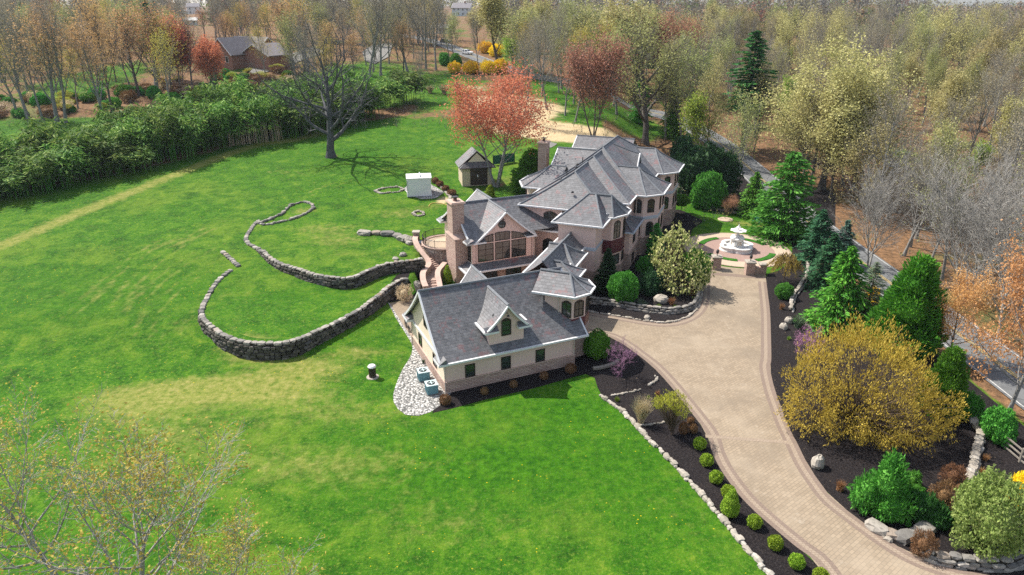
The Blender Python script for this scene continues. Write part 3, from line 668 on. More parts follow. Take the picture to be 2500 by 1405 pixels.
def window(Fn, c, axis, w, h, arch=0.0, nx=2, ny=3, sgn=1, glass='window_glass', parent=None, circ=False, ledge=True):
    """c=(a,b,z) centre of the sill line on the wall; axis 'a' or 'b' = direction of the wall; sgn = which way is out"""
    a, b, z = c; o = Vector(Fn(a, b, z)); d = .01
    x = (Vector(Fn(a + 1, b, z)) - o) if axis == 'a' else (Vector(Fn(a, b + 1, z)) - o) if axis == 'b' else Vector((math.cos(axis), math.sin(axis), 0))
    y = Vector((x.y, -x.x, 0)) * sgn; zv = Vector((0, 0, 1))
    if circ: out = [(w / 2 * math.cos(2 * math.pi * i / 24), w / 2 * math.sin(2 * math.pi * i / 24)) for i in range(24)]
    else:
        out = [(-w / 2, 0), (w / 2, 0), (w / 2, h)]
        if arch > 0:
            for i in range(1, 10): t = i / 10; out.append((w / 2 - w * t, h + arch * (1 - (2 * t - 1) ** 2)))
        out.append((-w / 2, h))
    cx, cz = 0, (0 if circ else h / 2)
    fw = .085 if w < 2.2 else .1
    inn = [(p if False else (p[0] - math.copysign(min(fw, abs(p[0])), p[0] - cx) if not circ else p[0] * (1 - 2 * fw / w), (p[1] + fw if p[1] < .01 else p[1] - fw) if not circ else p[1] * (1 - 2 * fw / w))) for p in out]
    P = lambda q, dd: o + x * q[0] + zv * q[1] + y * dd
    fm = MB(); n = len(out)
    for i in range(n):
        j = (i + 1) % n
        fm.quad(P(out[i], .075), P(out[j], .075), P(inn[j], .075), P(inn[i], .075)); fm.quad(P(out[i], 0), P(out[j], 0), P(out[j], .075), P(out[i], .075)); fm.quad(P(inn[i], .01), P(inn[j], .01), P(inn[j], .075), P(inn[i], .075))
    hh = h + arch * .8 if not circ else w / 2
    for i in range(1, nx):
        q = -w / 2 + w * i / nx; zz = h + arch * (1 - (2 * i / nx - 1) ** 2) - .04 if not circ else w / 2 - .05; bw = .05 if nx > 2 and i % 2 == 0 else .022
        fm.obox(o, x, y, zv, q - bw, q + bw, .012, .055, (.05 if not circ else -w / 2 + .05), zz)
    for i in range(1, ny):
        zz = h * i / ny if not circ else -w / 2 + w * i / ny; fm.obox(o, x, y, zv, -w / 2 + .05, w / 2 - .05, .012, .05, zz - .022, zz + .022)
    if arch > 0: fm.obox(o, x, y, zv, -w / 2 + .05, w / 2 - .05, .012, .06, h - .04, h + .04)
    f = part('window', fm, 'frame_brown', parent); f.location = (0, 0, 0)
    g = MB(); g.poly([P(q, .014) for q in inn]); part('pane', g, glass, f)
    return f

def stone_base(Fn, pts, z0, z1, cap=True, closed=False, proud=.07, cen=None):
    P = [Fn(*p)[:2] for p in pts]; cen = Vector(Fn(*cen)[:2]) if cen else sum((Vector(p) for p in P), Vector((0, 0))) / len(P)
    t = offset(P, closed, .1); sg = 1 if (Vector(t[0]) - cen).length > (Vector(P[0]) - cen).length else -1
    mb = MB(); mb.ring([(*p, 0) for p in P], closed, -.05 * sg, proud * sg, z0, z1); r = part('stone_base', mb, 'ledge_stone')
    if cap: m = MB(); m.ring([(*p, 0) for p in P], closed, -.04 * sg, (proud + .06) * sg, z1 - .002, z1 + .11); part('stone_sill', m, 'stone_cap', r)
    return r
def band(Fn, pts, z0, z1, mat='grey_trim', proud=.10, closed=False, name='cornice', cen=None):
    P = [Fn(*p)[:2] for p in pts]; cen = Vector(Fn(*cen)[:2]) if cen else sum((Vector(p) for p in P), Vector((0, 0))) / len(P)
    t = offset(P, closed, .1); sg = 1 if (Vector(t[0]) - cen).length > (Vector(P[0]) - cen).length else -1
    mb = MB(); mb.ring([(*p, 0) for p in P], closed, -.05 * sg, proud * .6 * sg, z0, (z0 + z1) / 2); mb.ring([(*p, 0) for p in P], closed, -.05 * sg, proud * sg, (z0 + z1) / 2, z1); return part(name, mb, mat)
def downspout(Fn, a, b, z0, z1):
    mb = MB(); p = Fn(a, b, 0); mb.tube([(p[0], p[1], z0), (p[0], p[1], z1)], .055, 6); return part('downspout', mb, 'downspout')

# ------------------------------------------------------------------ garage wing
GZE, GZR, KG = 3.3, 8.35, .20
rg = roof('garage_roof', GF, -.6, 15.0, -.3, 11.9, GZE, GZR, ('gable',), ('gable',), KG, seg=8, sofa=(.0, 14.2))
mb = MB(); mb.wall([GF(0, .1), GF(13.7, .1)], False, 0, 3.4); mb.wall([GF(13.7, 11.4), GF(0, 11.4)], False, 0, 3.4)
gable_wall(mb, GF, 13.7, .1, 11.4, 0, -.3, 11.9, GZE, GZR, KG); part('garage_wall', mb, 'stucco')
mb = MB(); gable_wall(mb, GF, 0, .1, 11.4, 0, -.3, 11.9, GZE, GZR, KG); part('garage_wall', mb, 'cream_sunlit_stucco')
stone_base(GF, [(0, 11.4), (0, .1), (13.7, .1), (13.7, 3.0)], -.2, 1.1, cen=(7, 6))
for u in (2.46, 6.16, 9.85): window(GF, (u, .1, 1.23), 'a', 1.0, 1.36, nx=1, ny=2)
for v in (3.2, 8.0): window(GF, (0, v, 1.35), 'b', 1.0, 1.3, nx=1, ny=2, sgn=-1)
window(GF, (0, 5.8, 4.4), 'b', 1.0, 1.5, .3, nx=2, ny=2, sgn=-1)
# eave returns on the left gable
for v0, v1 in ((-.42, 1.3), (10.2, 12.0)):
    mb = MB(); mb.obox(GF(0, 0, 0), (Ux, Uy, 0), (-Uy, Ux, 0), (0, 0, 1), -.75, .1, v0, v1, 3.12, 3.36); r = part('eave_return', mb, 'white_trim')
    m = MB(); m.add([GF(-.72, v0 + .03, 3.365), GF(-.72, v1 - .03, 3.365), GF(0, v1 - .03, 3.82), GF(0, v0 + .03, 3.82)], [(0, 1, 2, 3)]); m.add([GF(-.72, v1 - .03, 3.365), GF(0, v1 - .03, 3.365), GF(0, v1 - .03, 3.82)], [(0, 1, 2)]); m.add([GF(-.72, v0 + .03, 3.365), GF(0, v0 + .03, 3.365), GF(0, v0 + .03, 3.82)], [(0, 1, 2)]); part('return_roof', m, 'slate_shingle', r)
mb = MB(); mb.obox(GF(0, 0, 0), (Ux, Uy, 0), (-Uy, Ux, 0), (0, 0, 1), 14.0, 15.12, -.1, 1.2, 3.14, 3.34); part('eave_return', mb, 'white_trim')
mb = MB(); m0 = GF(-.09, .0, 0); mb.obox(GF(0, 0, 0), (Ux, Uy, 0), (-Uy, Ux, 0), (0, 0, 1), -.12, -.02, 1.3, 10.2, 2.95, 3.2); part('gable_band', mb, 'white_trim')
downspout(GF, -.08, .02, 0, 3.2); downspout(GF, -.08, 10.9, 0, 3.2); downspout(GF, 13.6, 0, 1.2, 3.2)
# dormer on the front slope
rd = roof('dormer_roof', GFv, .1, 5.2, 4.15, 8.75, 5.45, 7.9, ('gable',), ('gable',), .34, seg=6, sof=False, gut=(1, 1, 1, 0))
mb = MB(); gable_wall(mb, GFv, .55, 4.62, 8.25, 3.9, 4.15, 8.75, 5.45, 7.9, .34)
for u in (4.62, 8.25): mb.add([GF(u, .55, 3.9), GF(u, 3.6, 3.9), GF(u, 3.6, 5.7), GF(u, .55, 5.5)], [(0, 1, 2, 3)])
part('dormer_wall', mb, 'stucco')
window(GF, (6.4, .55, 4.62), 'a', 1.0, 1.55, .28, nx=1, ny=3)
for u0, u1 in ((4.05, 5.45), (7.5, 8.9)):
    mb = MB(); mb.obox(GF(0, 0, 0), (Ux, Uy, 0), (-Uy, Ux, 0), (0, 0, 1), u0, u1, -.02, .5, 5.28, 5.48); r = part('eave_return', mb, 'white_trim')
    m = MB(); m.quad(GF(u0, 0, 5.485), GF(u1, 0, 5.485), GF(u1, .5, 5.85), GF(u0, .5, 5.85)); part('return_roof', m, 'slate_shingle', r)
mb = MB(); mb.tube([GF(6.4, .5, 6.95), GF(6.4, .25, 7.1), GF(6.4, .05, 6.95)], .03, 6); mb.lathe([(.03, .12), (.16, 0), (.15, -.02)], 10, GF(6.4, .05, 6.85)); part('gooseneck_lamp', mb, 'iron')
def vent(Fn, a, b, z):
    mb = MB(); p = Fn(a, b, z); mb.lathe([(.2, 0), (.2, .12), (.12, .22), (.0, .24)], 10, p); part('roof_vent', mb, 'iron')
vent(GF, 5.5, 1.35, 6.45)
# rear cross gable seen over the ridge
roof('rear_gable_roof', GFv, 6.0, 12.4, 4.2, 10.6, 3.6, 7.5, ('gable',), ('gable',), .2, sof=False, gut=(1, 1, 0, 1))
mb = MB(); gable_wall(mb, GFv, 11.9, 4.7, 10.1, 0, 4.2, 10.6, 3.6, 7.5, .2); mb.wall([GF(4.7, 11.4), GF(4.7, 11.9)], False, 0, 3.7); mb.wall([GF(10.1, 11.9), GF(10.1, 11.4)], False, 0, 3.7); part('garage_wall', mb, 'stucco')

# ------------------------------------------------------------------ tower at the end of the garage
roof('tower_roof', MF, 9.6, 15.15, -22.0, -17.0, 7.15, 8.6, ('gable',), ('oct', 12.8, 1.1, 1.6), .36, seg=8, gut=(1, 1, 0, 1), bc=-19.4, sofa=(10.6, 15.15))
TW = [(10.8, -21.5), (13.75, -21.5), (14.7, -20.2), (14.7, -18.8), (13.75, -17.5), (10.8, -17.5)]
mb = MB(); mb.wall([MF(*p) for p in TW], True, 0, 7.1); part('tower_wall', mb, 'stucco')
TB = [(12.9, -21.5)] + TW[1:5] + [(12.9, -17.5)]
band(MF, TB, 3.35, 4.5, 'burgundy_panel', .1, name='bay_panel', cen=(12, -19.5)); stone_base(MF, TB, -.1, 3.2, cen=(12, -19.5))
def wall_dir(Fn, p, q): a, b = Vector(Fn(*p)), Vector(Fn(*q)); d = b - a; return math.atan2(d.y, d.x)
def facewin(Fn, p, q, z, w, h, **kw):
    c = ((p[0] + q[0]) / 2, (p[1] + q[1]) / 2, z); return window(Fn, c, wall_dir(Fn, p, q), w, h, **kw)
facewin(MF, (12.5, -21.5), (13.75, -21.5), 4.65, 1.0, 1.6, arch=.25, nx=2, ny=2); facewin(MF, TW[1], TW[2], 4.65, 1.2, 1.6, arch=.25, nx=2, ny=2); facewin(MF, TW[2], TW[3], 4.65, 1.15, 1.6, arch=.25, nx=2, ny=2); facewin(MF, TW[3], TW[4], 4.65, 1.15, 1.6, arch=.25, nx=2, ny=2)
downspout(MF, 12.3, -21.57, 4.6, 7.0)
# garage doors on the drive side
for v in (4.0, 8.0):
    pass

# ------------------------------------------------------------------ connecting wing
roof('link_roof', MFq, -13.6, .4, 5.6, 9.75, 5.5, 7.2, ('gable',), ('gable',), .30, bc=7.9, gut=(1, 1, 0, 0), sof=False)
roof('link_bay_roof', MF, 6.4, 10.45, -9.3, -3.9, 5.3, 7.05, ('gable',), ('hip', 8.35), .3, gut=(1, 1, 0, 1))
roof('link_bay_roof', MF, 7.6, 11.75, -12.75, -9.6, 5.3, 6.55, ('gable',), ('hip', 9.3), .3, gut=(1, 1, 0, 1))
mb = MB(); mb.wall([MF(5.95, 1.0), MF(5.95, -14), MF(9.3, -14), MF(9.3, 1)], True, 0, 5.6)
mb.wall([MF(9.3, -4.4), MF(9.95, -4.4), MF(9.95, -8.8), MF(9.3, -8.8)][::-1], False, 0, 5.3); mb.wall([MF(9.3, -10.1), MF(11.2, -10.1), MF(11.2, -12.3), MF(9.3, -12.3)][::-1], False, 0, 5.3); part('link_wall', mb, 'stucco')
window(MF, (9.95, -6.6, 3.6), 'b', 1.6, 1.2, nx=2, ny=2); stone_base(MF, [(9.3, -4.4), (9.95, -4.4), (9.95, -8.8), (9.3, -8.8)], -.1, 2.2, cen=(8, -6)); stone_base(MF, [(9.3, -10.1), (11.2, -10.1), (11.2, -12.3), (9.3, -12.3)], -.1, 2.2, cen=(8, -11))

# ------------------------------------------------------------------ great room
QE, QR, KQ = 6.0, 9.7, .16
roof('great_room_roof', GF, 11.3, 26.5, 24.0, 34.5, 6.42, QR, ('gable',), ('gable',), KQ, gut=(0, 1, 1, 0), sof=False)
roof('great_room_gable_roof', GFv, 23.1, 29.3, 11.95, 20.65, QE, QR, ('gable',), ('gable',), KQ, gut=(0, 0, 1, 0), sof=False)
roof('great_room_gable_roof', GFv, 29.3, 35.0, 12.5, 21.3, QE, QR, ('gable',), ('gable',), KQ, gut=(0, 0, 0, 1), sof=False)
mb = MB(); gable_wall(mb, GFv, 23.9, 12.3, 20.3, 2.3, 11.95, 20.65, QE, QR, KQ); mb.wall([GF(11.8, 23.9), GF(12.4, 23.9)], False, 2.3, 6.1); mb.wall([GF(20.2, 23.9), GF(20.65, 23.9)], False, 2.3, 6.1); part('great_room_wall', mb, 'stucco'); mb = MB()
mb.wall([GF(20.65, 34.6), GF(11.8, 34.6)], False, 0, 6.1); gable_wall(mb, GFv, 34.5, 12.9, 20.9, 2.3, 12.5, 21.3, QE, QR, KQ); part('great_room_wall', mb, 'stucco')
mb = MB(); gable_wall(mb, GF, 11.8, 23.9, 34.6, 2.3, 23.3, 35.2, QE, QR, KQ); part('great_room_wall', mb, 'cream_sunlit_stucco')
mb = MB(); mb.wall([GF(11.8, 34.6), GF(11.8, 23.9), GF(21.5, 23.9)], False, 0, 2.35); part('great_room_stone_wall', mb, 'ledge_stone')
for u0, u1 in ((10.85, 13.5), (19.15, 20.6)):
    mb = MB(); mb.obox(GF(0, 0, 0), (Ux, Uy, 0), (-Uy, Ux, 0), (0, 0, 1), u0, u1, 23.05, 23.95, 5.86, 6.06); r = part('eave_return', mb, 'white_trim')
    m = MB(); m.quad(GF(u0, 23.08, 6.065), GF(u1, 23.08, 6.065), GF(u1, 23.95, 6.42), GF(u0, 23.95, 6.42)); part('return_roof', m, 'slate_shingle', r)
for v0, v1 in ((23.05, 24.6), (33.6, 35.3)):
    mb = MB(); mb.obox(GF(0, 0, 0), (Ux, Uy, 0), (-Uy, Ux, 0), (0, 0, 1), 10.85, 11.8, v0, v1, 5.862, 6.058); r = part('eave_return', mb, 'white_trim')
    m = MB(); m.quad(GF(10.9, v0, 6.063), GF(10.9, v1, 6.063), GF(11.8, v1, 6.45), GF(11.8, v0, 6.45)); part('return_roof', m, 'slate_shingle', r)
for i, (u0, u1) in enumerate(((12.62, 14.78), (14.98, 17.1), (17.3, 19.4))):
    window(GF, ((u0 + u1) / 2, 23.9, 3.15), 'a', u1 - u0, 2.4, nx=2, ny=3)
# arched lights above, one curve over the three
def archlight(u0, u1):
    n = 10; top = lambda u: 5.78 + .15 + .95 * (1 - ((u - 16.0) / 3.75) ** 2); f = .09
    P = lambda u, z, d: Vector(GF(u, 23.9 - d, z)); out = [(u0, 5.7), (u1, 5.7)] + [(u1 + (u0 - u1) * i / n, top(u1 + (u0 - u1) * i / n)) for i in range(n + 1)]
    inn = [(max(u0 + f, min(u1 - f, u)), (z + f if i < 2 else z - f)) for i, (u, z) in enumerate(out)]
    fm = MB(); m = len(out)
    for i in range(m):
        j = (i + 1) % m; fm.quad(P(*out[i], .075), P(*out[j], .075), P(*inn[j], .075), P(*inn[i], .075)); fm.quad(P(*out[i], 0), P(*out[j], 0), P(*out[j], .075), P(*out[i], .075))
    for k_ in range(1, 3):
        u = u0 + (u1 - u0) * k_ / 3; fm.obox(GF(u, 23.9, 0), (Ux, Uy, 0), (Uy, -Ux, 0), (0, 0, 1), -.02, .02, .012, .05, 5.75, top(u) - .05)
    w_ = part('window', fm, 'frame_brown'); g = MB(); g.poly([P(u, z, .014) for u, z in inn]); part('pane', g, 'window_glass', w_)
for a in ((12.7, 14.78), (14.98, 17.1), (17.3, 19.35)): archlight(*a)
for u in (14.88, 17.2):
    mb = MB(); mb.obox(GF(u, 23.9, 0), (Ux, Uy, 0), (Uy, -Ux, 0), (0, 0, 1), -.1, .1, 0, .06, 3.1, 6.6); part('window_mullion', mb, 'stucco')
mb = MB(); mb.obox(GF(0, 23.9, 0), (Ux, Uy, 0), (Uy, -Ux, 0), (0, 0, 1), 12.6, 19.42, 0, .055, 5.56, 5.7); part('window_transom', mb, 'stucco')
window(GF, (16.0, 23.9, 7.85), 'a', 1.05, 0, circ=True, nx=2, ny=2)
mb = MB(); mb.tube([GF(16, 23.85, 8.7), GF(16, 23.55, 8.85), GF(16, 23.4, 8.7)], .03, 6); mb.lathe([(.03, .12), (.17, 0), (.16, -.02)], 10, GF(16, 23.4, 8.6)); part('gooseneck_lamp', mb, 'iron')
window(GF, (11.8, 24.75, 3.15), 'b', 1.1, 2.35, nx=2, ny=4, sgn=-1)
# pent roof below the big windows
def pent(Fn, pts, out, z0, z1, cen):
    P = [Fn(*p)[:2] for p in pts]; c_ = Vector(Fn(*cen)[:2]); t = offset(P, False, .1); sg = 1 if (Vector(t[0]) - c_).length > (Vector(P[0]) - c_).length else -1
    Q = offset(P, False, out * sg); mb = MB(); gt = MB()
    for i in range(len(P) - 1): mb.quad((*Q[i], z0), (*Q[i + 1], z0), (*P[i + 1], z1), (*P[i], z1))
    for i in (0, len(P) - 1): mb.add([(*Q[i], z0), (*P[i], z0), (*P[i], z1)], [(0, 1, 2)])
    for i in range(len(P) - 1): mb.quad((*Q[i], z0 - .1), (*Q[i + 1], z0 - .1), (*P[i + 1], z0 - .1), (*P[i], z0 - .1))
    gt.ring([(*q, z0) for q in Q], False, -.03 * sg, .16 * sg, -.15, .06); r = part('pent_roof', mb, 'slate_shingle'); part('gutter', gt, 'white_trim', r); return r
pent(GF, [(11.8, 25.6), (11.8, 23.9), (20.9, 23.9)], 1.25, 2.35, 3.0, (16, 29))
pent(MF, [(.2, 2.1), (6.0, 2.1)], 1.0, 5.95, 6.45, (4, 10))
downspout(GF, 11.75, 23.82, 3.0, 5.8); downspout(GF, 20.55, 23.75, 3.0, 5.8)
for u in (14.2, 17.6): window(GF, (u, 23.88, .05), 'a', 2.2, 1.6, .45, nx=3, ny=2)
for u in (13.0, 16.0, 19.0):
    mb = MB(); mb.obox(GF(u, 23.85, 1.75), (Ux, Uy, 0), (Uy, -Ux, 0), (0, 0, 1), -.09, .09, 0, .2, 0, .4); part('wall_lamp', mb, 'iron')
# chimneys
def chimney(Fn, a0, a1, b0, b1, z0, zs, top, st, cap_over=.18):
    c = MB(); O = Vector(Fn(0, 0, 0)); X = Vector(Fn(1, 0, 0)) - O; Y = Vector(Fn(0, 1, 0)) - O
    def bx(m, x0, x1, y0, y1, za, zb): m.obox(O, X, Y, (0, 0, 1), x0, x1, y0, y1, za, zb)
    if zs > z0: bx(c, a0, a1, b0, b1, z0, zs)
    bx(c, *st, zs if zs > z0 else z0, top); r = part('chimney', c, 'ledge_stone')
    if zs > z0:
        P = [(a0 - .06, b0 - .06), (a1, b0 - .06), (a1, b1 + .06), (a0 - .06, b1 + .06)]; Q = [(st[0], st[2]), (st[1], st[2]), (st[1], st[3]), (st[0], st[3])]
        m = MB(); m.add([Fn(*p, zs) for p in P] + [Fn(*q, zs + .5) for q in Q] + [Fn(*p, zs + .1) for p in P], [(8, 9, 5, 4), (9, 10, 6, 5), (10, 11, 7, 6), (11, 8, 4, 7), (0, 1, 9, 8), (1, 2, 10, 9), (2, 3, 11, 10), (3, 0, 8, 11)]); part('shoulder', m, 'stone_cap', r)
    m = MB(); o_ = cap_over; bx(m, st[0] - o_, st[1] + o_, st[2] - o_, st[3] + o_, top, top + .14); bx(m, st[0] - o_ * .4, st[1] + o_ * .4, st[2] - o_ * .4, st[3] + o_ * .4, top + .14, top + .24); part('cap', m, 'stone_cap', r)
    m = MB(); cx, cy = (st[0] + st[1]) / 2, (st[2] + st[3]) / 2; m.lathe([(.26, 0), (.24, .35)], 12, Fn(cx, cy, top + .24)); part('flue', m, 'copper_brown', r)
    m = MB(); bx(m, cx - .36, cx + .36, cy - .36, cy + .36, top + .72, top + .78)
    for sx in (-.3, .3):
        for sy in (-.3, .3): bx(m, cx + sx - .02, cx + sx + .02, cy + sy - .02, cy + sy + .02, top + .24, top + .72)
    part('flue_hood', m, 'iron', r); return r
chimney(GF, 10.1, 11.85, 25.4, 29.2, -.2, 6.0, 10.45, (10.15, 11.75, 26.3, 28.3))
chimney(MF, 0, 0, 0, 0, 8, 7, 13.6, (-4.5, -3.1, 20.6, 22.2))

# ------------------------------------------------------------------ main block: three stepped hips, bays and rear wing
ME = 9.0
roof('main_roof', MFq, 1.5, 20, -.6, 11.6, ME, 12.8, ('hip', 6.9), ('gable',), .16, gut=(1, 1, 1, 0), bc=5.5)
roof('main_roof', MFq, 7.0, 26, -.65, 13.2, ME, 13.5, ('hip', 14.4), ('gable',), .16, gut=(0, 1, 1, 0), bc=6.1)
roof('main_roof', MFq, 12.0, 37, -.7, 13.7, ME, 13.95, ('hip', 19.4), ('hip', 29.5), .16, gut=(0, 1, 0, 1), bc=6.2)
roof('bay_roof', MF, 5.5, 16.62, 11.9, 22.3, ME, 11.8, ('gable',), ('oct', 12.3, 2.05, 2.0), .26, gut=(1, 1, 0, 1), seg=8)
roof('bay_roof', MF, 5.5, 16.58, 26.4, 37.0, ME, 11.9, ('gable',), ('oct', 12.1, 2.05, 2.3), .26, gut=(1, 1, 0, 1), seg=8)
# flared dormer between the two bays
mb = MB(); cap = MB(); n = 8; m_ = 10
def dorm(t, s):
    """t 0 back .. 1 front along the ridge, s -1..1 across"""
    p = 6.2 + (11.0 - 6.2) * t; zr_ = 13.75 - 1.55 * t + .30 * max(0, t - .6) ** 2 * 4; hw = 1.5 * (0.25 + .75 * t); drop = (abs(s) ** 1.25) * (2.4 * (.2 + .8 * t))
    return MF(p, 24.6 + s * hw * 1.25, zr_ - drop)
for i in range(n):
    for j in range(m_):
        t0, t1 = i / n, (i + 1) / n; s0, s1 = -1 + 2 * j / m_, -1 + 2 * (j + 1) / m_; mb.quad(dorm(t0, s0), dorm(t1, s0), dorm(t1, s1), dorm(t0, s1))
r = part('dormer_roof', mb, 'slate_shingle'); cap.tube([dorm(i / n, 0) for i in range(n + 1)], .12, 5); part('ridge_cap', cap, 'ridge_cap', r)
tm = MB(); tm.tube([Vector(dorm(1, -1 + 2 * j / 12)) for j in range(13)], .13, 5); part('rake_board', tm, 'white_trim', r)
mb = MB(); pts = [Vector(dorm(.9, -1 + 2 * j / 12)) - Vector((0, 0, .15)) for j in range(13)]; mb.poly(pts + [Vector(MF(10.5, 26.3, 9.6)), Vector(MF(10.5, 22.9, 9.6))]); part('dormer_wall', mb, 'frame_brown')
# left side: gabled wing, small bay and rear wing
roof('left_wing_roof', MF, -1.35, 6, 13.5, 28.5, ME, 13.1, ('gable',), ('gable',), .22, gut=(1, 1, 1, 0), sof=False)
roof('left_bay_roof', MF, -5.0, 1.5, 10.7, 21.0, ME, 11.2, ('oct', -1.0, 1.6, 3.2), ('gable',), .26, gut=(1, 1, 1, 0), bc=16.5)
roof('rear_wing_roof', MF, -4.4, 6.5, 39.6, 46, 9.5, 11.2, ('gable',), ('gable',), .1, gut=(1, 1, 1, 0), sof=False)
mb = MB(); mb.wall([MF(0, 2.1), MF(11.0, 2.1), MF(11.0, 7.6), MF(12.7, 7.6), MF(12.7, 36.3), MF(0, 36.3)], True, 0, 9.05)
mb.wall([MF(*p) for p in ((-3.4, 40.4), (6, 40.4), (6, 45.4), (-3.4, 45.4))], True, 0, 9.5)
mb.wall([MF(*p) for p in ((0, 13), (-3, 13.2), (-4.4, 15), (-4.4, 18.5), (-3, 20.4), (0, 20.4))], True, 0, 9.0); part('main_wall', mb, 'stucco')
mb = MB(); gable_wall(mb, MF, -.6, 14.1, 27.9, 0, 13.5, 28.5, ME, 13.1, .22); part('main_wall', mb, 'cream_sunlit_stucco')
BAY1 = [(12.6, 12.55), (14.2, 12.55), (16.0, 14.3), (16.0, 19.9), (14.2, 21.7), (12.6, 21.7)]
BAY2 = [(12.6, 27.0), (14.2, 27.0), (15.95, 29.0), (15.95, 34.3), (14.2, 36.3), (12.6, 36.3)]
for B in (BAY1, BAY2):
    mb = MB(); mb.wall([MF(*p) for p in B], True, 0, 9.05); part('bay_wall', mb, 'stucco')
    cc = (12.6, (B[0][1] + B[5][1]) / 2); stone_base(MF, B, -.1, 2.6, cen=cc); band(MF, B, 5.35, 5.8, cen=cc)
    for i in (0, 1, 2, 3, 4):
        p, q = B[i], B[i + 1]; L = math.hypot(p[0] - q[0], p[1] - q[1])
        if L > 3:
            for f in (.27, .73):
                c_ = (p[0] + (q[0] - p[0]) * f, p[1] + (q[1] - p[1]) * f); ax = wall_dir(MF, p, q)
                window(MF, (*c_, 6.3), ax, 1.2, 1.75, .3, nx=2, ny=3); window(MF, (*c_, 2.9), ax, 1.3, 1.75, .35, nx=2, ny=3)
        else:
            ww = min(1.15, L - .5); facewin(MF, p, q, 6.3, ww, 1.75, arch=.28, nx=2, ny=3); facewin(MF, p, q, 2.9, ww, 1.75, arch=.32, nx=2, ny=3)
downspout(MF, 13.2, 12.4, 0, 8.9)
stone_base(MF, [(11.0, 2.1), (11.0, 7.6), (12.7, 7.6), (12.7, 12.5)], -.1, 2.4, cen=(5, 9)); band(MF, [(12.7, 21.8), (12.7, 26.9)], 5.35, 5.8, cen=(5, 24)); stone_base(MF, [(12.7, 21.8), (12.7, 26.9)], -.1, 2.6, cen=(5, 24))
# entrance between the bays
window(MF, (12.7, 24.3, 2.7), 'b', 2.0, 2.1, .5, nx=3, ny=3); window(MF, (12.7, 24.3, 6.2), 'b', 1.5, 1.7, .35, nx=2, ny=3)
window(MF, (3.7, 2.1, 6.55), 'a', 1.9, 1.45, .38, nx=4, ny=3); window(MF, (3.5, 2.1, 2.38), 'a', 1.6, 1.75, .42, nx=2, ny=3)
for q in (15.2, 18.0): window(MF, (-4.4, q, 6.0), 'b', 1.1, 1.6, .25, sgn=-1)
# entrance tower
roof('entry_roof', MF, 5.55, 12.0, -2.85, 8.3, 8.5, 11.1, ('hip', 8.75), ('hip', 9.6), .14, gut=(1, 0, 1, 1), bc=2.7)
roof('entry_bay_roof', MF, 8.75, 13.75, 1.1, 7.6, 8.65, 10.95, ('gable',), ('oct', 11.55, 1.3, 2.3), .26, gut=(1, 1, 0, 1), bc=3.4, seg=8)
EN = [(6.2, 3.0), (6.2, -2.35), (11.1, -2.35), (11.1, 3.0)]
mb = MB(); mb.wall([MF(*p) for p in EN], False, 0, 8.5); part('entry_wall', mb, 'stucco'); stone_base(MF, EN[1:], -.3, 2.3, cen=(8.6, 2)); band(MF, EN[1:], 5.1, 5.55, cen=(8.6, 2))
EB = [(11.0, 1.55), (12.2, 1.55), (13.2, 3.5), (13.2, 5.4), (12.2, 7.2), (11.0, 7.2)]
mb = MB(); mb.wall([MF(*p) for p in EB], True, 0, 8.65); part('entry_wall', mb, 'stucco')
EBm = [(11.0, 1.55), (12.2, 1.55), (13.2, 3.5), (13.2, 5.0)]
band(MF, EBm, 3.75, 5.4, 'burgundy_panel', .1, name='bay_panel', cen=(10, 4)); band(MF, EBm, 3.55, 3.78, 'burgundy_panel', .16, name='bay_panel', cen=(10, 4)); stone_base(MF, EBm, -.1, 1.6, cen=(10, 4))
facewin(MF, EB[1], EB[2], 5.55, 1.25, 2.1, arch=.32, nx=2, ny=2, glass='lit_glass'); facewin(MF, EB[2], EB[3], 5.55, 1.2, 2.1, arch=.3, nx=2, ny=2); facewin(MF, EB[1], EB[2], 1.9, 1.5, 1.4, nx=2, ny=2, glass='lit_glass'); facewin(MF, EB[2], EB[3], 1.9, 1.3, 1.4, nx=2, ny=2)
roof('porch_roof', MF, 10, 14.35, 5.15, 12.2, 5.6, 7.1, ('gable',), ('hip', 11.9), .1, gut=(1, 0, 0, 1), gmat='grey_trim')
PB = [(11.0, 5.75), (13.8, 5.75), (13.8, 12.5)]
mb = MB(); mb.wall([MF(*p) for p in PB], False, 0, 5.6); part('porch_wall', mb, 'stucco'); stone_base(MF, PB, -.2, 2.3, cen=(11, 10)); window(MF, (13.8, 9.0, 3.1), 'b', 1.5, 1.9, nx=2, ny=2); window(MF, (13.87, 8.6, .4), 'b', 1.4, 1.3, nx=2, ny=1)
for a, b, z in ((3.0, 8.8, 11.05), (4.4, 11.5, 12.3), (4.1, 13.2, 12.35)): vent(MF, a, b, z)
vent(MF, 6.2, 3.6, 10.75)
for a, b, z in ((3.4, 10.3, 11.6), (4.5, 14.5, 12.5)):
    mb = MB(); mb.tube([MF(a, b, z - .3), MF(a, b, z + .75)], .07, 8); part('vent_pipe', mb, 'iron')
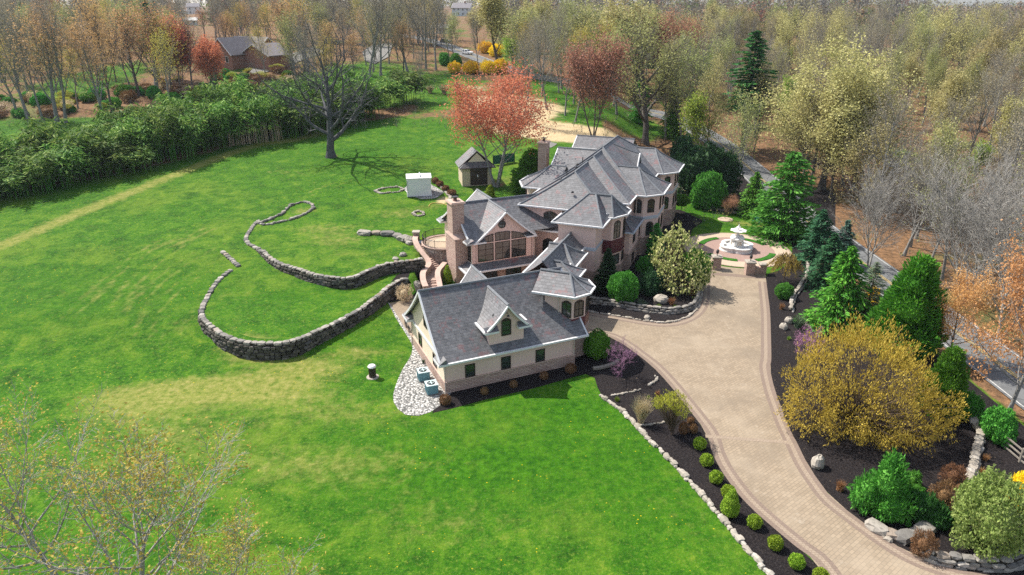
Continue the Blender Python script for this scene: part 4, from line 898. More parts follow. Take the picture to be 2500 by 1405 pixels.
# ================================================================== stones and dry stone walls
RNG = random.Random(11)
def stone_template():
    V = []; idx = {}
    for i in (-1, 0, 1):
        for j in (-1, 0, 1):
            for k in (-1, 0, 1):
                if i or j or k: idx[(i, j, k)] = len(V); V.append(Vector((i, j, k)))
    Fc = []
    for ax in range(3):
        for s in (-1, 1):
            o = [a for a in range(3) if a != ax]
            for a in (-1, 0):
                for b in (-1, 0):
                    q = []
                    for da, db in ((0, 0), (1, 0), (1, 1), (0, 1)):
                        t = [0, 0, 0]; t[ax] = s; t[o[0]] = a + da; t[o[1]] = b + db; q.append(idx[tuple(t)])
                    Fc.append(tuple(q if (s > 0) == (ax != 1) else q[::-1]))
    V = [v * (1 / max(1, v.length ** .62)) for v in V]
    return V, Fc
ST_V, ST_F = stone_template()
def stone(mb, c, dx, dy, dz, rot=0, jit=.16, rng=RNG, tilt=0):
    cs, sn = math.cos(rot), math.sin(rot); out = []
    for v in ST_V:
        x = v.x * dx * (1 + rng.uniform(-jit, jit)); y = v.y * dy * (1 + rng.uniform(-jit, jit)); z = v.z * dz * (1 + rng.uniform(-jit, jit)) + x * tilt
        out.append((c[0] + x * cs - y * sn, c[1] + x * sn + y * cs, c[2] + z))
    mb.add(out, ST_F)
def dry_wall(name, path, ztop, side, label, mat='fieldstone', thick=.62, row=.34, minh=.25, zb=None, core='dark_earth', cat='stone wall', big=1.0, capmat=None):
    """a wall of separate stones along a path; side = +1/-1 the low face (left/right of travel)"""
    rng = random.Random(len(path) * 7 + 3); P = [Vector(p[:2]) for p in path]; L = [0]
    for a, b in zip(P, P[1:]): L.append(L[-1] + (b - a).length)
    def at(t):
        t = max(0, min(L[-1], t)); j = 0
        while j < len(L) - 2 and L[j + 1] < t: j += 1
        f = (t - L[j]) / max(1e-9, L[j + 1] - L[j]); d = (P[j + 1] - P[j]).normalized(); return P[j].lerp(P[j + 1], f), d
    def base(t):
        p, d = at(t); n = Vector((-d.y, d.x)) * side; q = p + n * 1.0
        return (float(natural(np.array([q.x]), np.array([q.y]))[0]) if zb is None else zb(q.x, q.y)) - .05
    zt_ = ztop if callable(ztop) else (lambda t: ztop)
    org = (P[len(P) // 2].x, P[len(P) // 2].y, 0); root = empty(name, org, label, cat); mb = MB(); cm = MB(); tp = MB()
    z = 0; hmax = max(zt_(t) - base(t) for t in np.linspace(0, L[-1], 30)); rows = max(1, math.ceil(hmax / row))
    for r in range(rows):                                   # from the top row down
        t = rng.uniform(0, .3)
        while t < L[-1]:
            ln = rng.uniform(.42, .95) * big * (1.15 if r == 0 else 1); p, d = at(t + ln / 2); n = Vector((-d.y, d.x)) * side; b = base(t); top = zt_(t + ln / 2)
            zc = top - row * (r + .5) + rng.uniform(-.05, .05); h = row * rng.uniform(.5, .66)
            if r == 0 or zc > b - .1:
                off = rng.uniform(-.03, .12) + .06 * r
                if r == 0: c = p - n * rng.uniform(-.02, .1); dep = thick * .55
                else: c = p + n * (thick * .22 + off); dep = thick * .33
                stone(tp if (r == 0 and capmat) else mb, (c.x, c.y, max(zc, b + .05)), ln * .53, dep, h, math.atan2(d.y, d.x), .17, rng)
            t += ln * rng.uniform(.92, 1.04)
    cp = [at(t)[0] for t in np.linspace(0, L[-1], max(2, int(L[-1] / .8)))]; tt = np.linspace(0, L[-1], len(cp))
    A_ = offset([tuple(p) for p in cp], False, thick * .38); B_ = offset([tuple(p) for p in cp], False, -thick * .38)
    for i in range(len(cp) - 1):
        q = [(A_[i], tt[i]), (A_[i + 1], tt[i + 1]), (B_[i + 1], tt[i + 1]), (B_[i], tt[i])]; T = [(*a, zt_(t) - .12) for a, t in q]; Bm = [(*a, base(t) - .3) for a, t in q]
        cm.quad(*T); cm.quad(Bm[0], Bm[1], T[1], T[0]); cm.quad(Bm[2], Bm[3], T[3], T[2])
    mb.build('stones', mat, root, org)
    if tp.f: tp.build('top_stones', capmat, root, org)
    cm.build('earth_core', core, root, org); return root
dry_wall('retaining_wall', low_wall, Z_LOW + .22, -1, 'long curving shaded mossy fieldstone retaining wall round the lower lawn terrace, ends beside the garage', 'fieldstone_shade_moss', capmat='fieldstone')
dry_wall('retaining_wall', up_wall, Z_UP + .22, -1, 'curving fieldstone retaining wall round the upper lawn terrace, runs into the garden stairs', 'fieldstone_shade_moss', capmat='fieldstone')
dry_wall('stone_edging', spur, lambda t: 2.35, +1, 'short straight row of stones lying in grass at the tip of the lower terrace', minh=.1)
oval = [G(*p)[:2] for p in [(634, 546), (660, 536), (688, 524), (709, 503), (741, 494), (762, 501), (766, 510), (745, 524), (709, 538), (659, 549), (640, 550)]]
def low_border(name, pts, label, mat='fieldstone', sz=.28, jit=.2, cat='stone border', closed=False, zoff=.05, seed=5, both=False, gap=1.9, hz=.8):
    rng = random.Random(seed); P = resample([tuple(p[:2]) for p in pts] + ([tuple(pts[0][:2])] if closed else []), sz * gap); c0 = P[len(P) // 2]; org = (c0.x, c0.y, zt1(c0.x, c0.y)); mb = MB()
    for i, p in enumerate(P):
        q = P[min(i + 1, len(P) - 1)] - P[max(0, i - 1)]; s = sz * rng.uniform(.7, 1.35); x, y = p.x + rng.uniform(-.08, .08), p.y + rng.uniform(-.08, .08)
        stone(mb, (x, y, zt1(x, y) + zoff + s * .2), s * rng.uniform(.9, 1.3), s * rng.uniform(.6, .95), s * rng.uniform(.55, .9) * hz, math.atan2(q.y, q.x) + rng.uniform(-.3, .3), .2, rng)
    o = mb.build(name, mat, None, org); o.location = org; tag(o, label, cat); return o
low_border('stone_border', oval, 'oval ring of low stones in the grass at the far end of the upper terrace', closed=True, sz=.3)
low_border('stone_border', [G(*p)[:2] for p in [(916, 468), (930, 462), (950, 459), (972, 458), (986, 463), (975, 470), (950, 472), (930, 474)]], 'flat oval ring of pale stones in the lawn beside the white metal shed', 'pale_rock', closed=True, sz=.24)
low_border('fire_ring', [G(*p)[:2] for p in [(1008, 523), (1013, 518), (1024, 517), (1033, 520), (1034, 526), (1025, 529), (1013, 528)]], 'small fire ring of loose pale stones on the lawn near the left chimney', 'pale_rock', closed=True, sz=.24, cat='fire ring', gap=1.5)
low_border('stone_edging', [G(*p)[:2] for p in [(1466, 968), (1480, 978), (1513, 1001), (1547, 1034), (1580, 1072), (1613, 1101), (1646, 1138), (1688, 1184), (1726, 1226), (1780, 1288), (1821, 1342), (1880, 1407), (1950, 1490)]], 'long row of pale stones between the front lawn and the black mulch strip', 'pale_rock', sz=.25, gap=1.6, seed=8, hz=.9)
low_border('stone_edging', GP([(1495, 968), (1520, 962), (1545, 958), (1562, 953)], 0), 'thin line of small white stones in mulch above the tan grass clump', 'pale_rock', sz=.13, gap=2.0)
low_border('stone_edging', GP([(1585, 942), (1597, 933), (1604, 925), (1601, 920)], 0), 'short hooked line of white stones in mulch beside the drive', 'pale_rock', sz=.16, gap=2.0)
low_border('stone_edging', GP([(1563, 1041), (1590, 1037), (1620, 1034)], 0), 'thin line of small white stones just below the lime green tree', 'pale_rock', sz=.12, gap=2.0)
low_border('stone_edging', DU[2:-8], 'curved curb of narrow grey stones where the drive meets the house bed', 'pale_rock', sz=.2, gap=2.1, hz=.6)
low_border('stone_edging', GP([(1640, 455), (1668, 462), (1680, 480), (1697, 497), (1730, 508), (1790, 520), (1850, 535)]), 'row of low pale stones along the far side of the small right lawn', 'pale_rock', sz=.3, gap=1.9)
low_border('stone_edging', GP([(890, 573), (905, 571), (925, 573), (945, 574), (965, 577), (983, 583), (998, 596)]), 'row of long grey boulders on the upper terrace leading to the stair pier', 'fieldstone', sz=.75, gap=2.2, hz=.6)
low_border('stone_edging', GP([(2120, 1285), (2128, 1293), (2150, 1308), (2165, 1318)], 0), 'thin line of white stones on the right curb of the drive', 'pale_rock', sz=.2)
low_border('boulder_row', GP([(2140, 1296), (2160, 1303), (2178, 1312), (2200, 1318), (2222, 1312), (2245, 1300), (2270, 1288), (2290, 1276)], 0), 'row of big grey boulders below the spreading juniper', 'fieldstone', sz=.55, gap=1.7)
dry_wall('retaining_wall', GP([(2240, 1352), (2280, 1368), (2330, 1378), (2400, 1385), (2450, 1385), (2480, 1375), (2530, 1340)], 0), .75, -1, 'low dry stone wall along the drive at the bottom right corner', zb=lambda x, y: 0, row=.26, big=1.2)
dry_wall('retaining_wall', GP([(2372, 1020), (2378, 1045), (2392, 1060), (2388, 1085), (2380, 1110), (2378, 1140), (2366, 1165), (2362, 1190)], 0), .55, 1, 'low crumbling wall of pale stones beside the rail fence', 'pale_rock', zb=lambda x, y: 0, row=.3)
dry_wall('retaining_wall', GP([(1967, 628), (1973, 655), (1969, 680), (1955, 702), (1940, 722), (1934, 735), (1930, 760)], 0), .55, 1, 'narrow curved stone wall behind the weeping tree, in front of the evergreens', 'pale_rock', zb=lambda x, y: 0, row=.3, thick=.45)
bw = GP([(1438, 738), (1465, 742), (1500, 746), (1535, 753), (1575, 760), (1620, 765), (1655, 764), (1685, 756), (1700, 742), (1706, 722), (1709, 700)], 0)
dry_wall('retaining_wall', resample(smooth(bw, 3), .6), .75, -1, 'low curved stone wall holding the planting bed between house and drive', 'fieldstone', zb=lambda x, y: 0, row=.26, thick=.45)
dry_wall('retaining_wall', GP([(1072, 452), (1082, 462), (1092, 474), (1100, 486), (1096, 500)]), lambda t: 4.6, 1, 'small dry stone wall between white metal shed and the left chimney', 'pale_rock', row=.3, thick=.5)
def boulder(px, py, w, h, label, mat='fieldstone', seed=1, z=None):
    x, y, z0 = G(px, py); rng = random.Random(seed); mb = MB(); n = []
    for i in range(9):
        for j in range(14):
            th = math.pi * i / 8; ph = 2 * math.pi * j / 14; rr = 1 + rng.uniform(-.12, .12); n.append((w / 2 * rr * math.sin(th) * math.cos(ph), w * .4 * rr * math.sin(th) * math.sin(ph), h * .35 + h * .65 * rr * math.cos(th)))
    mb.add(n, [(i * 14 + j, (i + 1) * 14 + j, (i + 1) * 14 + (j + 1) % 14, i * 14 + (j + 1) % 14) for i in range(8) for j in range(14)])
    o = mb.build('boulder', mat); o.location = (x, y, z0); o.rotation_euler = (0, 0, seed * 1.3); tag(o, label, 'boulder'); return o
boulder(1614, 738, 1.9, .95, 'large smooth grey boulder in the bed below the cream leaved tree', 'pale_rock', 2); boulder(1995, 1140, 1.15, 1.1, 'upright white and grey boulder in mulch below the golden tree', 'pale_rock', 3)
boulder(1913, 803, 1.0, .7, 'round tan boulder in mulch on the right of the drive', 'pale_rock', 4); boulder(1926, 788, 1.1, .7, 'flat white rock beside the round tan boulder', 'pale_rock', 5)
boulder(1018, 712, 1.7, 1.4, 'big pale slab boulder at the foot of the garden stairs', 'fieldstone', 6); boulder(995, 695, 1.5, .8, 'pale boulder at the end of the lower retaining wall', 'pale_rock', 7)
boulder(984, 625, 1.1, .5, 'dark grey rock in the terrace grass beside the curved stairs', 'fieldstone', 8); boulder(966, 634, 1.0, .35, 'flat pale rock in the terrace grass near its retaining wall', 'fieldstone', 9)
boulder(622, 866, 1.8, 1.1, 'pale blue grey boulder set in the lower retaining wall', 'pale_rock', 10); boulder(1001, 592, 1.6, .9, 'tan boulder at the right end of the terrace boulder row', 'pale_rock', 12)
boulder(1580, 778, .9, .4, 'flat buff rock at the foot of the low curved bed wall', 'pale_rock', 13)

# ================================================================== round patio, stairs
PCX, PCY, PRAD, PTZ = -9.3, 90.0, 3.1, 3.35
pt = empty('patio_terrace', (PCX, PCY, 0), 'round raised stone patio with black iron railing beside the left chimney', 'patio'); PO = pt.location
ang = [R(95 + 215 * i / 30) for i in range(31)]; cir = lambda r, z=0: [(PCX + r * math.cos(t), PCY + r * math.sin(t), z) for t in ang]
mb = MB(); mb.wall(cir(PRAD), True, 0, PTZ, top=False); mb.build('wall', 'round_stone', pt, PO)
mb = MB(); mb.poly(cir(PRAD - .05, PTZ - .02)); o = mb.build('floor', 'paver_cream', pt, PO)
if o.data.polygons[0].normal.z < 0: o.data.flip_normals()
mb = MB(); mb.ring(cir(PRAD), False, -.16, .28, PTZ - .02, PTZ + .1); mb.build('cap', 'stone_cap', pt, PO)
mb = MB()
for zz in (PTZ + .22, PTZ + 1.12): mb.tube(cir(PRAD - .02, zz), .035, 5)
for i, t in enumerate(np.linspace(ang[0], ang[-1], 78)):
    x, y = PCX + (PRAD - .02) * math.cos(t), PCY + (PRAD - .02) * math.sin(t); r_ = .05 if i % 11 == 0 else .017; mb.tube([(x, y, PTZ + .08), (x, y, PTZ + (1.25 if i % 11 == 0 else 1.12))], r_, 4)
mb.build('railing', 'iron', pt, PO)
stp = empty('garden_stairs', (-10.8, 85, 0), 'curving stone garden stairs with capped side walls up to the round patio', 'stairs'); SO = stp.location
path = resample(smooth([(-12.35, 90.6, 2.95), (-12.35, 89.4, 2.95), (-11.8, 88.0, 2.2), (-11.0, 86.9, 1.6), (-10.35, 86.0, 1.05), (-10.3, 84.8, 1.0), (-10.45, 83.4, 1.0), (-10.4, 82.2, .95), (-10.2, 81.0, .5), (-9.95, 79.6, .05)], 4), .34)
mb = MB(); rs = MB()
for a, b in zip(path, path[1:]):
    d = Vector((b.x - a.x, b.y - a.y, 0)); l = d.length; d.normalize(); n = Vector((-d.y, d.x, 0)); z = round(a.z / .16) * .16
    mb.obox((a.x, a.y, 0), d, n, (0, 0, 1), -.03, l + .05, -.72, .72, -.2 if z < .4 else z - .9, z + .02)
mb.build('steps', 'stone_cap', stp, SO)
def stair_wall(pts, w):
    P = smooth(pts, 5); mb = MB(); A_ = offset(P, False, w / 2); B_ = offset(P, False, -w / 2)
    for i in range(len(P) - 1):
        for S_ in (A_, B_): mb.quad((*S_[i], -.4), (*S_[i + 1], -.4), (*S_[i + 1], P[i + 1][2]), (*S_[i], P[i][2]))
    for i in (0, len(P) - 1): mb.quad((*A_[i], -.4), (*B_[i], -.4), (*B_[i], P[i][2]), (*A_[i], P[i][2]))
    r = mb.build('side_wall', 'round_stone', stp, SO); m = MB(); m.ring(P, False, -w / 2 - .09, w / 2 + .09, 0, .13); m.build('cap', 'stone_cap', r, SO); r.location = (0, 0, 0)
stair_wall([(-13.5, 91.4, 3.75), (-13.45, 90.0, 3.7), (-13.0, 88.6, 3.35), (-12.2, 87.2, 2.8), (-11.35, 86.0, 2.25), (-11.05, 84.8, 1.95), (-11.35, 83.4, 1.85), (-11.5, 82.0, 1.75), (-11.3, 80.6, 1.4), (-10.85, 79.2, 1.1)], .55)
stair_wall([(-9.0, 86.1, 1.75), (-9.35, 84.8, 1.7), (-9.65, 83.3, 1.65), (-9.6, 82.0, 1.5), (-9.3, 80.6, 1.2), (-9.05, 79.3, 1.0)], .5)
mb = MB(); mb.box(-.42, .42, -.42, .42, 0, 4.25, 0, (-13.5, 91.7, 0)); r = mb.build('pier', 'round_stone', stp, SO); mb = MB(); mb.box(-.52, .52, -.52, .52, 4.25, 4.42, 0, (-13.5, 91.7, 0)); mb.build('cap', 'pale_rock', r, SO)
mb = MB(); mb.box(-.9, 1.1, -.2, 1.8, 2.9, 3.08, R(10), (-12.3, 90.8, 0)); mb.build('landing', 'bluestone', stp, SO)

# ================================================================== fountain and gate piers
ft = empty('fountain', (PC.x, PC.y, PZ), 'ornate white stone fountain with scalloped basin and tiered top on the round plaza', 'fountain'); FO = ft.location
k = NT('white_stone'); c = k.ramp(k.noise(2.2, 4, .7), [(.35, (.60, .58, .55)), (.65, (.76, .75, .73))]); k.bsdf(c, .7, .3)
k = NT('carved_stone'); c = k.ramp(k.noise(3.0, 5, .7), [(.35, (.42, .31, .22)), (.6, (.68, .64, .58))]); k.bsdf(c, .85, .2, bump=k.noise(4, 4), bstr=.9, bdist=.12)
def quatre(r, n=72):
    out = []
    for i in range(n):
        t = 2 * math.pi * i / n; s = abs(math.cos(2 * t)); rr = r * (.80 + .22 * s ** .7); out.append((rr * math.cos(t), rr * math.sin(t)))
    return out
ro = R(20)
def rotq(P, z): return [(x * math.cos(ro) - y * math.sin(ro), x * math.sin(ro) + y * math.cos(ro), z) for x, y in P]
FB = PR * .315
mb = MB(); Pq = rotq(quatre(FB), 0); mb.ring(Pq, True, -.10, .42, 0, .18); mb.ring(Pq, True, .0, .34, .18, .62); mb.ring(Pq, True, -.08, .42, .62, .80); mb.build('basin', 'white_stone', ft)
mb = MB(); mb.poly([(x, y, .42) for x, y, _ in rotq(quatre(FB - .2), 0)]); mb.build('basin_floor', 'white_stone', ft)
mb = MB(); rng = random.Random(4); mb.box(-.75, .75, -.75, .75, .4, 1.55, R(8)); mb.box(-.95, .95, -.95, .95, .4, .6, R(8)); mb.build('plinth', 'white_stone', ft)
mb = MB()
for i in range(26):
    t = rng.uniform(0, 6.28); stone(mb, (.62 * math.cos(t), .62 * math.sin(t), rng.uniform(.8, 1.6)), .3, .26, .26, t, .2, rng)
mb.build('carved_figures', 'carved_stone', ft)
mb = MB(); mb.lathe([(.5, 1.5), (.9, 1.65), (1.02, 1.85), (1.05, 2.05), (.9, 2.12), (.6, 2.15), (.34, 2.2), (.26, 2.5), (.2, 2.8), (.22, 3.0), (.34, 3.05)], 24); mb.build('pedestal', 'white_stone', ft)
mb = MB()
for i in range(4):
    t = i * math.pi / 2 + .5; mb.lathe([(.0, 1.7), (.3, 1.75), (.42, 2.0), (.36, 2.25), (.15, 2.4), (0, 2.42)], 10, (.72 * math.cos(t), .72 * math.sin(t), 0))
mb.build('shells', 'white_stone', ft)
mb = MB(); n = 32; prof_ = [(.25, 3.0), (.6, 3.1), (1.05, 3.35), (1.12, 3.42), (1.0, 3.44), (.5, 3.36), (.14, 3.4), (.1, 3.7), (.2, 3.8), (.34, 3.95), (.3, 4.02), (.1, 4.05), (.12, 4.25), (.05, 4.4), (0, 4.45)]; mb.lathe(prof_, n)
b_ = [(x * (1 + .13 * math.cos(8 * math.atan2(y, x)) * (math.hypot(x, y) > .8)), y * (1 + .13 * math.cos(8 * math.atan2(y, x)) * (math.hypot(x, y) > .8)), z) for x, y, z in mb.v]; mb.v = b_; mb.build('upper_bowl', 'white_stone', ft)
ft.scale = (1, 1, .86)
def pier(px, py, h, label, lamp=True, w=.55):
    x, y = un(px, py, 0); r = empty('gate_pier', (x, y, 0), label, 'gate pier', 'stone piers of the plaza gate', R(-4)); mb = MB(); mb.box(-w, w, -w, w, 0, h); mb.build('shaft', 'ledge_stone', r)
    mb = MB(); mb.box(-w - .12, w + .12, -w - .12, w + .12, h, h + .16); mb.box(-w * .8, w * .8, -w * .8, w * .8, h + .16, h + .22); mb.build('cap', 'pale_rock', r)
    if lamp:
        mb = MB(); mb.lathe([(.12, 0), (.05, .1), (.05, .3), (.18, .36), (.2, .66), (.24, .68), (.1, .85), (.03, .95), (0, 1.0)], 8, (0, 0, h + .2)); mb.build('lantern', 'iron', r)
    return r
pier(1747, 657, 1.75, 'stone gate pier with lantern standing behind the cream leaved tree'); pier(1828, 670, 1.75, 'stone gate pier with lantern in the middle of the plaza entrance'); pier(1860, 669, 1.35, 'short stone pier without lantern at the right end of the gate wall', False, .42)
a, b = Vector(un(1828, 670, 0)), Vector(un(1860, 669, 0)); d = (b - a); L_ = d.length; d.normalize(); mb = MB(); n = 8; o_ = MB()
for i in range(n):
    t0, t1 = .55 + (L_ - .97) * i / n, .55 + (L_ - .97) * (i + 1) / n; hh = 1.5 - .45 * math.sin(min(1, (i + .5) / n * 1.6) * math.pi / 2); mb.obox((a.x, a.y, 0), (d.x, d.y, 0), (-d.y, d.x, 0), (0, 0, 1), t0, t1, -.25, .25, 0, hh)
o = mb.build('gate_wing_wall', 'ledge_stone', None, (a.x, a.y, 0)); o.location = (a.x, a.y, 0); tag(o, 'stepped stone wing wall between two piers at the plaza gate', 'wall')

# ================================================================== machines, sheds, small things
simple('unit_teal', (.16, .33, .37), .5, .4, .08, 3); simple('unit_top', (.42, .52, .54), .5, .4, .05); simple('unit_slat', (.10, .22, .26), .5, .4)
def ac(px, py, label):
    x, y = un(px, py, 0); r = empty('air_conditioner', (x, y, .03), label, 'air conditioner', 'air conditioning units beside the garage', R(20)); mb = MB(); s = .52; mb.box(-s, s, -s, s, .05, .92); mb.build('cabinet', 'unit_teal', r)
    mb = MB(); mb.box(-s - .03, s + .03, -s - .03, s + .03, .92, .98); mb.build('top', 'unit_top', r); mb = MB()
    for i in range(8):
        q = -s + .07 + i * (2 * s - .14) / 7
        for (x0, x1, y0, y1) in ((q - .02, q + .02, -s - .02, -s - .003), (q - .02, q + .02, s + .003, s + .02), (-s - .02, -s - .003, q - .02, q + .02), (s + .003, s + .02, q - .02, q + .02)): mb.box(x0, x1, y0, y1, .1, .88)
    mb.build('louvres', 'unit_slat', r); mb = MB(); mb.lathe([(.38, .981), (.38, 1.0), (.3, 1.0), (.3, .985), (.0, .985)], 20, (-.02, 0, 0)); mb.build('fan_opening', 'black_rubber', r)
    mb = MB(); mb.lathe([(.12, .99), (.1, 1.05), (0, 1.06)], 12)
    for i in range(4): t = i * math.pi / 2; mb.obox((0, 0, 1.01), (math.cos(t), math.sin(t), 0), (-math.sin(t), math.cos(t), 0), (0, 0, 1), .08, .28, -.05, .05, 0, .012)
    mb.build('fan', 'unit_top', r)
    mb = MB(); mb.box(-.62, .62, -.62, .62, 0, .05); mb.build('pad', 'concrete', r)
ac(1034, 926, 'blue green air conditioner on gravel, the one farther from the garage front corner'); ac(1054, 958, 'blue green air conditioner on gravel next to the garage front corner')
x, y, z = G(910, 921); r = empty('well_pipe', (x, y, z), 'dark standing pipe with round white cap alone on the lawn', 'well pipe'); mb = MB(); mb.lathe([(.36, 0), (.36, 1.15), (.2, 1.16)], 16); mb.build('pipe', 'frame_brown', r); mb = MB(); mb.lathe([(.40, 1.12), (.42, 1.2), (.32, 1.32), (.14, 1.36), (0, 1.36)], 16); mb.build('cap', 'white_trim', r); mb = MB(); mb.lathe([(.62, 0), (.6, .06), (.3, .07)], 16); mb.build('base_ring', 'pale_rock', r)
# scrolled iron rack by the paved court
x, y = un(1005, 822, 0); rk = empty('iron_rack', (x, y, .03), 'black wrought iron rack of small scrolled wheels standing on the paving left of garage', 'iron rack', rz=R(113))
for i in range(5):
    mb = MB(); c = (-2.6 + i * 1.25, 0, .42)
    for rr in (.36, .22): mb.tube([(c[0] + rr * math.cos(2 * math.pi * j / 12), .05 * math.sin(j), c[2] + rr * math.sin(2 * math.pi * j / 12)) for j in range(13)], .03, 4, False)
    for j in range(4): t = j * math.pi / 4; mb.tube([(c[0] - .34 * math.cos(t), 0, c[2] - .34 * math.sin(t)), (c[0] + .34 * math.cos(t), 0, c[2] + .34 * math.sin(t))], .022, 4)
    mb.build('scroll_wheel', 'iron', rk)
mb = MB(); mb.tube([(-3.1, 0, .8), (2.9, 0, .8)], .03, 5); mb.tube([(-3.1, 0, 0), (-3.1, 0, .8)], .03, 5); mb.tube([(2.9, 0, 0), (2.9, 0, .8)], .03, 5); mb.build('rail', 'iron', rk)
# white metal shed
simple('white_metal', (.66, .66, .67), .45, .4, .05, 1); simple('grey_metal', (.42, .44, .47), .45, .4, .05, 1)
x, y, z = G(1024, 474); sh = empty('metal_shed', (x, y, z), 'white metal box shed with a side door ajar on a gravel patch', 'shed', rz=R(9)); W_, D_, H_ = 3.9, 3.3, 3.0
mb = MB(); mb.box(-W_ / 2, W_ / 2, -D_ / 2, D_ / 2, .12, H_); mb.build('wall', 'white_metal', sh); mb = MB()
P = [(-W_ / 2 - .12, -D_ / 2 - .12), (W_ / 2 + .12, -D_ / 2 - .12), (W_ / 2 + .12, D_ / 2 + .12), (-W_ / 2 - .12, D_ / 2 + .12)]
mb.add([(*p, H_) for p in P] + [(*p, H_ + .1) for p in P] + [(-W_ / 2 - .12, 0, H_ + .38), (W_ / 2 + .12, 0, H_ + .38)], [(0, 1, 5, 4), (2, 3, 7, 6), (1, 2, 6, 9, 5), (3, 0, 4, 8, 7), (4, 5, 9, 8), (6, 7, 8, 9), (3, 2, 1, 0)]); rf = mb.build('roof', 'white_metal', sh)
mb = MB(); mb.box(.1, .3, -1.2, 1.2, H_ + .3, H_ + .42); mb.build('ridge_strip', 'grey_metal', rf)
mb = MB(); mb.box(-W_ / 2 - .012, -W_ / 2 - .002, -1.35, -.55, .15, 2.7); mb.build('doorway_shade', 'black_rubber', sh); mb = MB(); mb.box(-W_ / 2 - .06, -W_ / 2 - .02, -1.75, -1.05, .15, 2.75); mb.build('door', 'grey_metal', sh); mb = MB(); mb.box(-W_ / 2 - .1, W_ / 2 + .1, -D_ / 2 - .1, D_ / 2 + .1, 0, .12); mb.build('skid', 'grey_metal', sh)  # black panel on the wall stands for the shade inside the open door
# garden house
k = NT('block_wall'); v = k.surfvec(); b = k.brick(v, (.52, .43, .31), (.58, .48, .35), (.36, .29, .21), .45, .22, .014); k.bsdf(b.outputs[0], .9, .2, bump=b.outputs['Fac'], bstr=.3, bdist=-.02)
x, y, z = G(1160, 445); gh = empty('garden_house', (x, y, z), 'small tan garden house with gabled grey roof and wide dark doors under the red tree', 'garden house', rz=R(13)); W_, D_, H_ = 5.2, 4.2, 3.3
mb = MB(); mb.box(-W_ / 2, W_ / 2, -D_ / 2, D_ / 2, -.2, H_); mb.build('wall', 'block_wall', gh)
mb = MB(); mb.add([(-W_ / 2 - .55, -D_ / 2 - .1, H_ - .15), (0, -D_ / 2 - .1, H_ + 2.5), (0, D_ / 2 + .5, H_ + 2.5), (-W_ / 2 - .55, D_ / 2 + .5, H_ - .15), (W_ / 2 + .55, -D_ / 2 - .1, H_ - .15), (W_ / 2 + .55, D_ / 2 + .5, H_ - .15)], [(0, 1, 2, 3), (4, 5, 2, 1)])
mb.add([(-W_ / 2 - .55, -D_ / 2 - .9, H_ - .15), (W_ / 2 + .55, -D_ / 2 - .9, H_ - .15), (W_ / 2 - .6, -D_ / 2 - .1, H_ + .75), (-W_ / 2 + .6, -D_ / 2 - .1, H_ + .75), (-W_ / 2 - .55, -D_ / 2 - .1, H_ - .15), (W_ / 2 + .55, -D_ / 2 - .1, H_ - .15)], [(0, 1, 2, 3), (0, 3, 4), (1, 5, 2)]); rf = mb.build('roof', 'slate_shingle', gh)
mb = MB()
for s_ in (-1, 1): mb.tube([(s_ * (W_ / 2 + .55), -D_ / 2 - .12, H_ - .12), (0, -D_ / 2 - .12, H_ + 2.53)], .09, 4)
mb.tube([(-W_ / 2 - .55, -D_ / 2 - .92, H_ - .18), (W_ / 2 + .55, -D_ / 2 - .92, H_ - .18)], .08, 4); mb.build('rake_board', 'frame_brown', rf)
mb = MB(); mb.add([(-W_ / 2 + .3, -D_ / 2 + .02, H_), (W_ / 2 - .3, -D_ / 2 + .02, H_), (0, -D_ / 2 + .02, H_ + 2.3)], [(0, 1, 2)]); mb.build('gable_wall', 'cream_sunlit_stucco', gh); mb = MB(); mb.add([(-W_ / 2, D_ / 2 - .02, H_), (W_ / 2, D_ / 2 - .02, H_), (0, D_ / 2 - .02, H_ + 2.3)], [(0, 2, 1)]); mb.build('gable_wall', 'cream_sunlit_stucco', gh)
for x0, x1 in ((-1.2, .28), (.30, 1.8)):
    mb = MB(); mb.box(x0, x1, -D_ / 2 - .06, -D_ / 2 - .01, 0, 2.9); dr_ = mb.build('door', 'frame_brown', gh)
    if x0 < 0: mb = MB(); mb.box(.0, .2, -D_ / 2 - .08, -D_ / 2 - .065, 1.4, 1.8); mb.build('window_pane', 'white_trim', dr_)
# green mesh panels behind the garden house
simple('green_mesh', (.02, .10, .07), .7, .2, .2); simple('wood_grey', (.20, .18, .155), .9, .1, .2, 4); simple('wood_brown', (.13, .095, .065), .9, .1, .25, 4)
a, b = G(1204, 405), G(1256, 396); gp = empty('mesh_fence', a, 'dark green mesh fence panels behind the red tree trunk', 'fence'); d = Vector((b[0] - a[0], b[1] - a[1], 0)); L_ = d.length; d.normalize()
for i in range(3): mb = MB(); mb.obox((0, 0, 0), d, (-d.y, d.x, 0), (0, 0, 1), L_ * i / 3 + .06, L_ * (i + 1) / 3 - .06, -.02, .02, .2, 1.9); mb.build('panel', 'green_mesh', gp)
for i in range(4): mb = MB(); mb.obox((0, 0, 0), d, (-d.y, d.x, 0), (0, 0, 1), L_ * i / 3 - .05, L_ * i / 3 + .05, -.05, .05, 0, 2.1); mb.build('post', 'iron', gp)
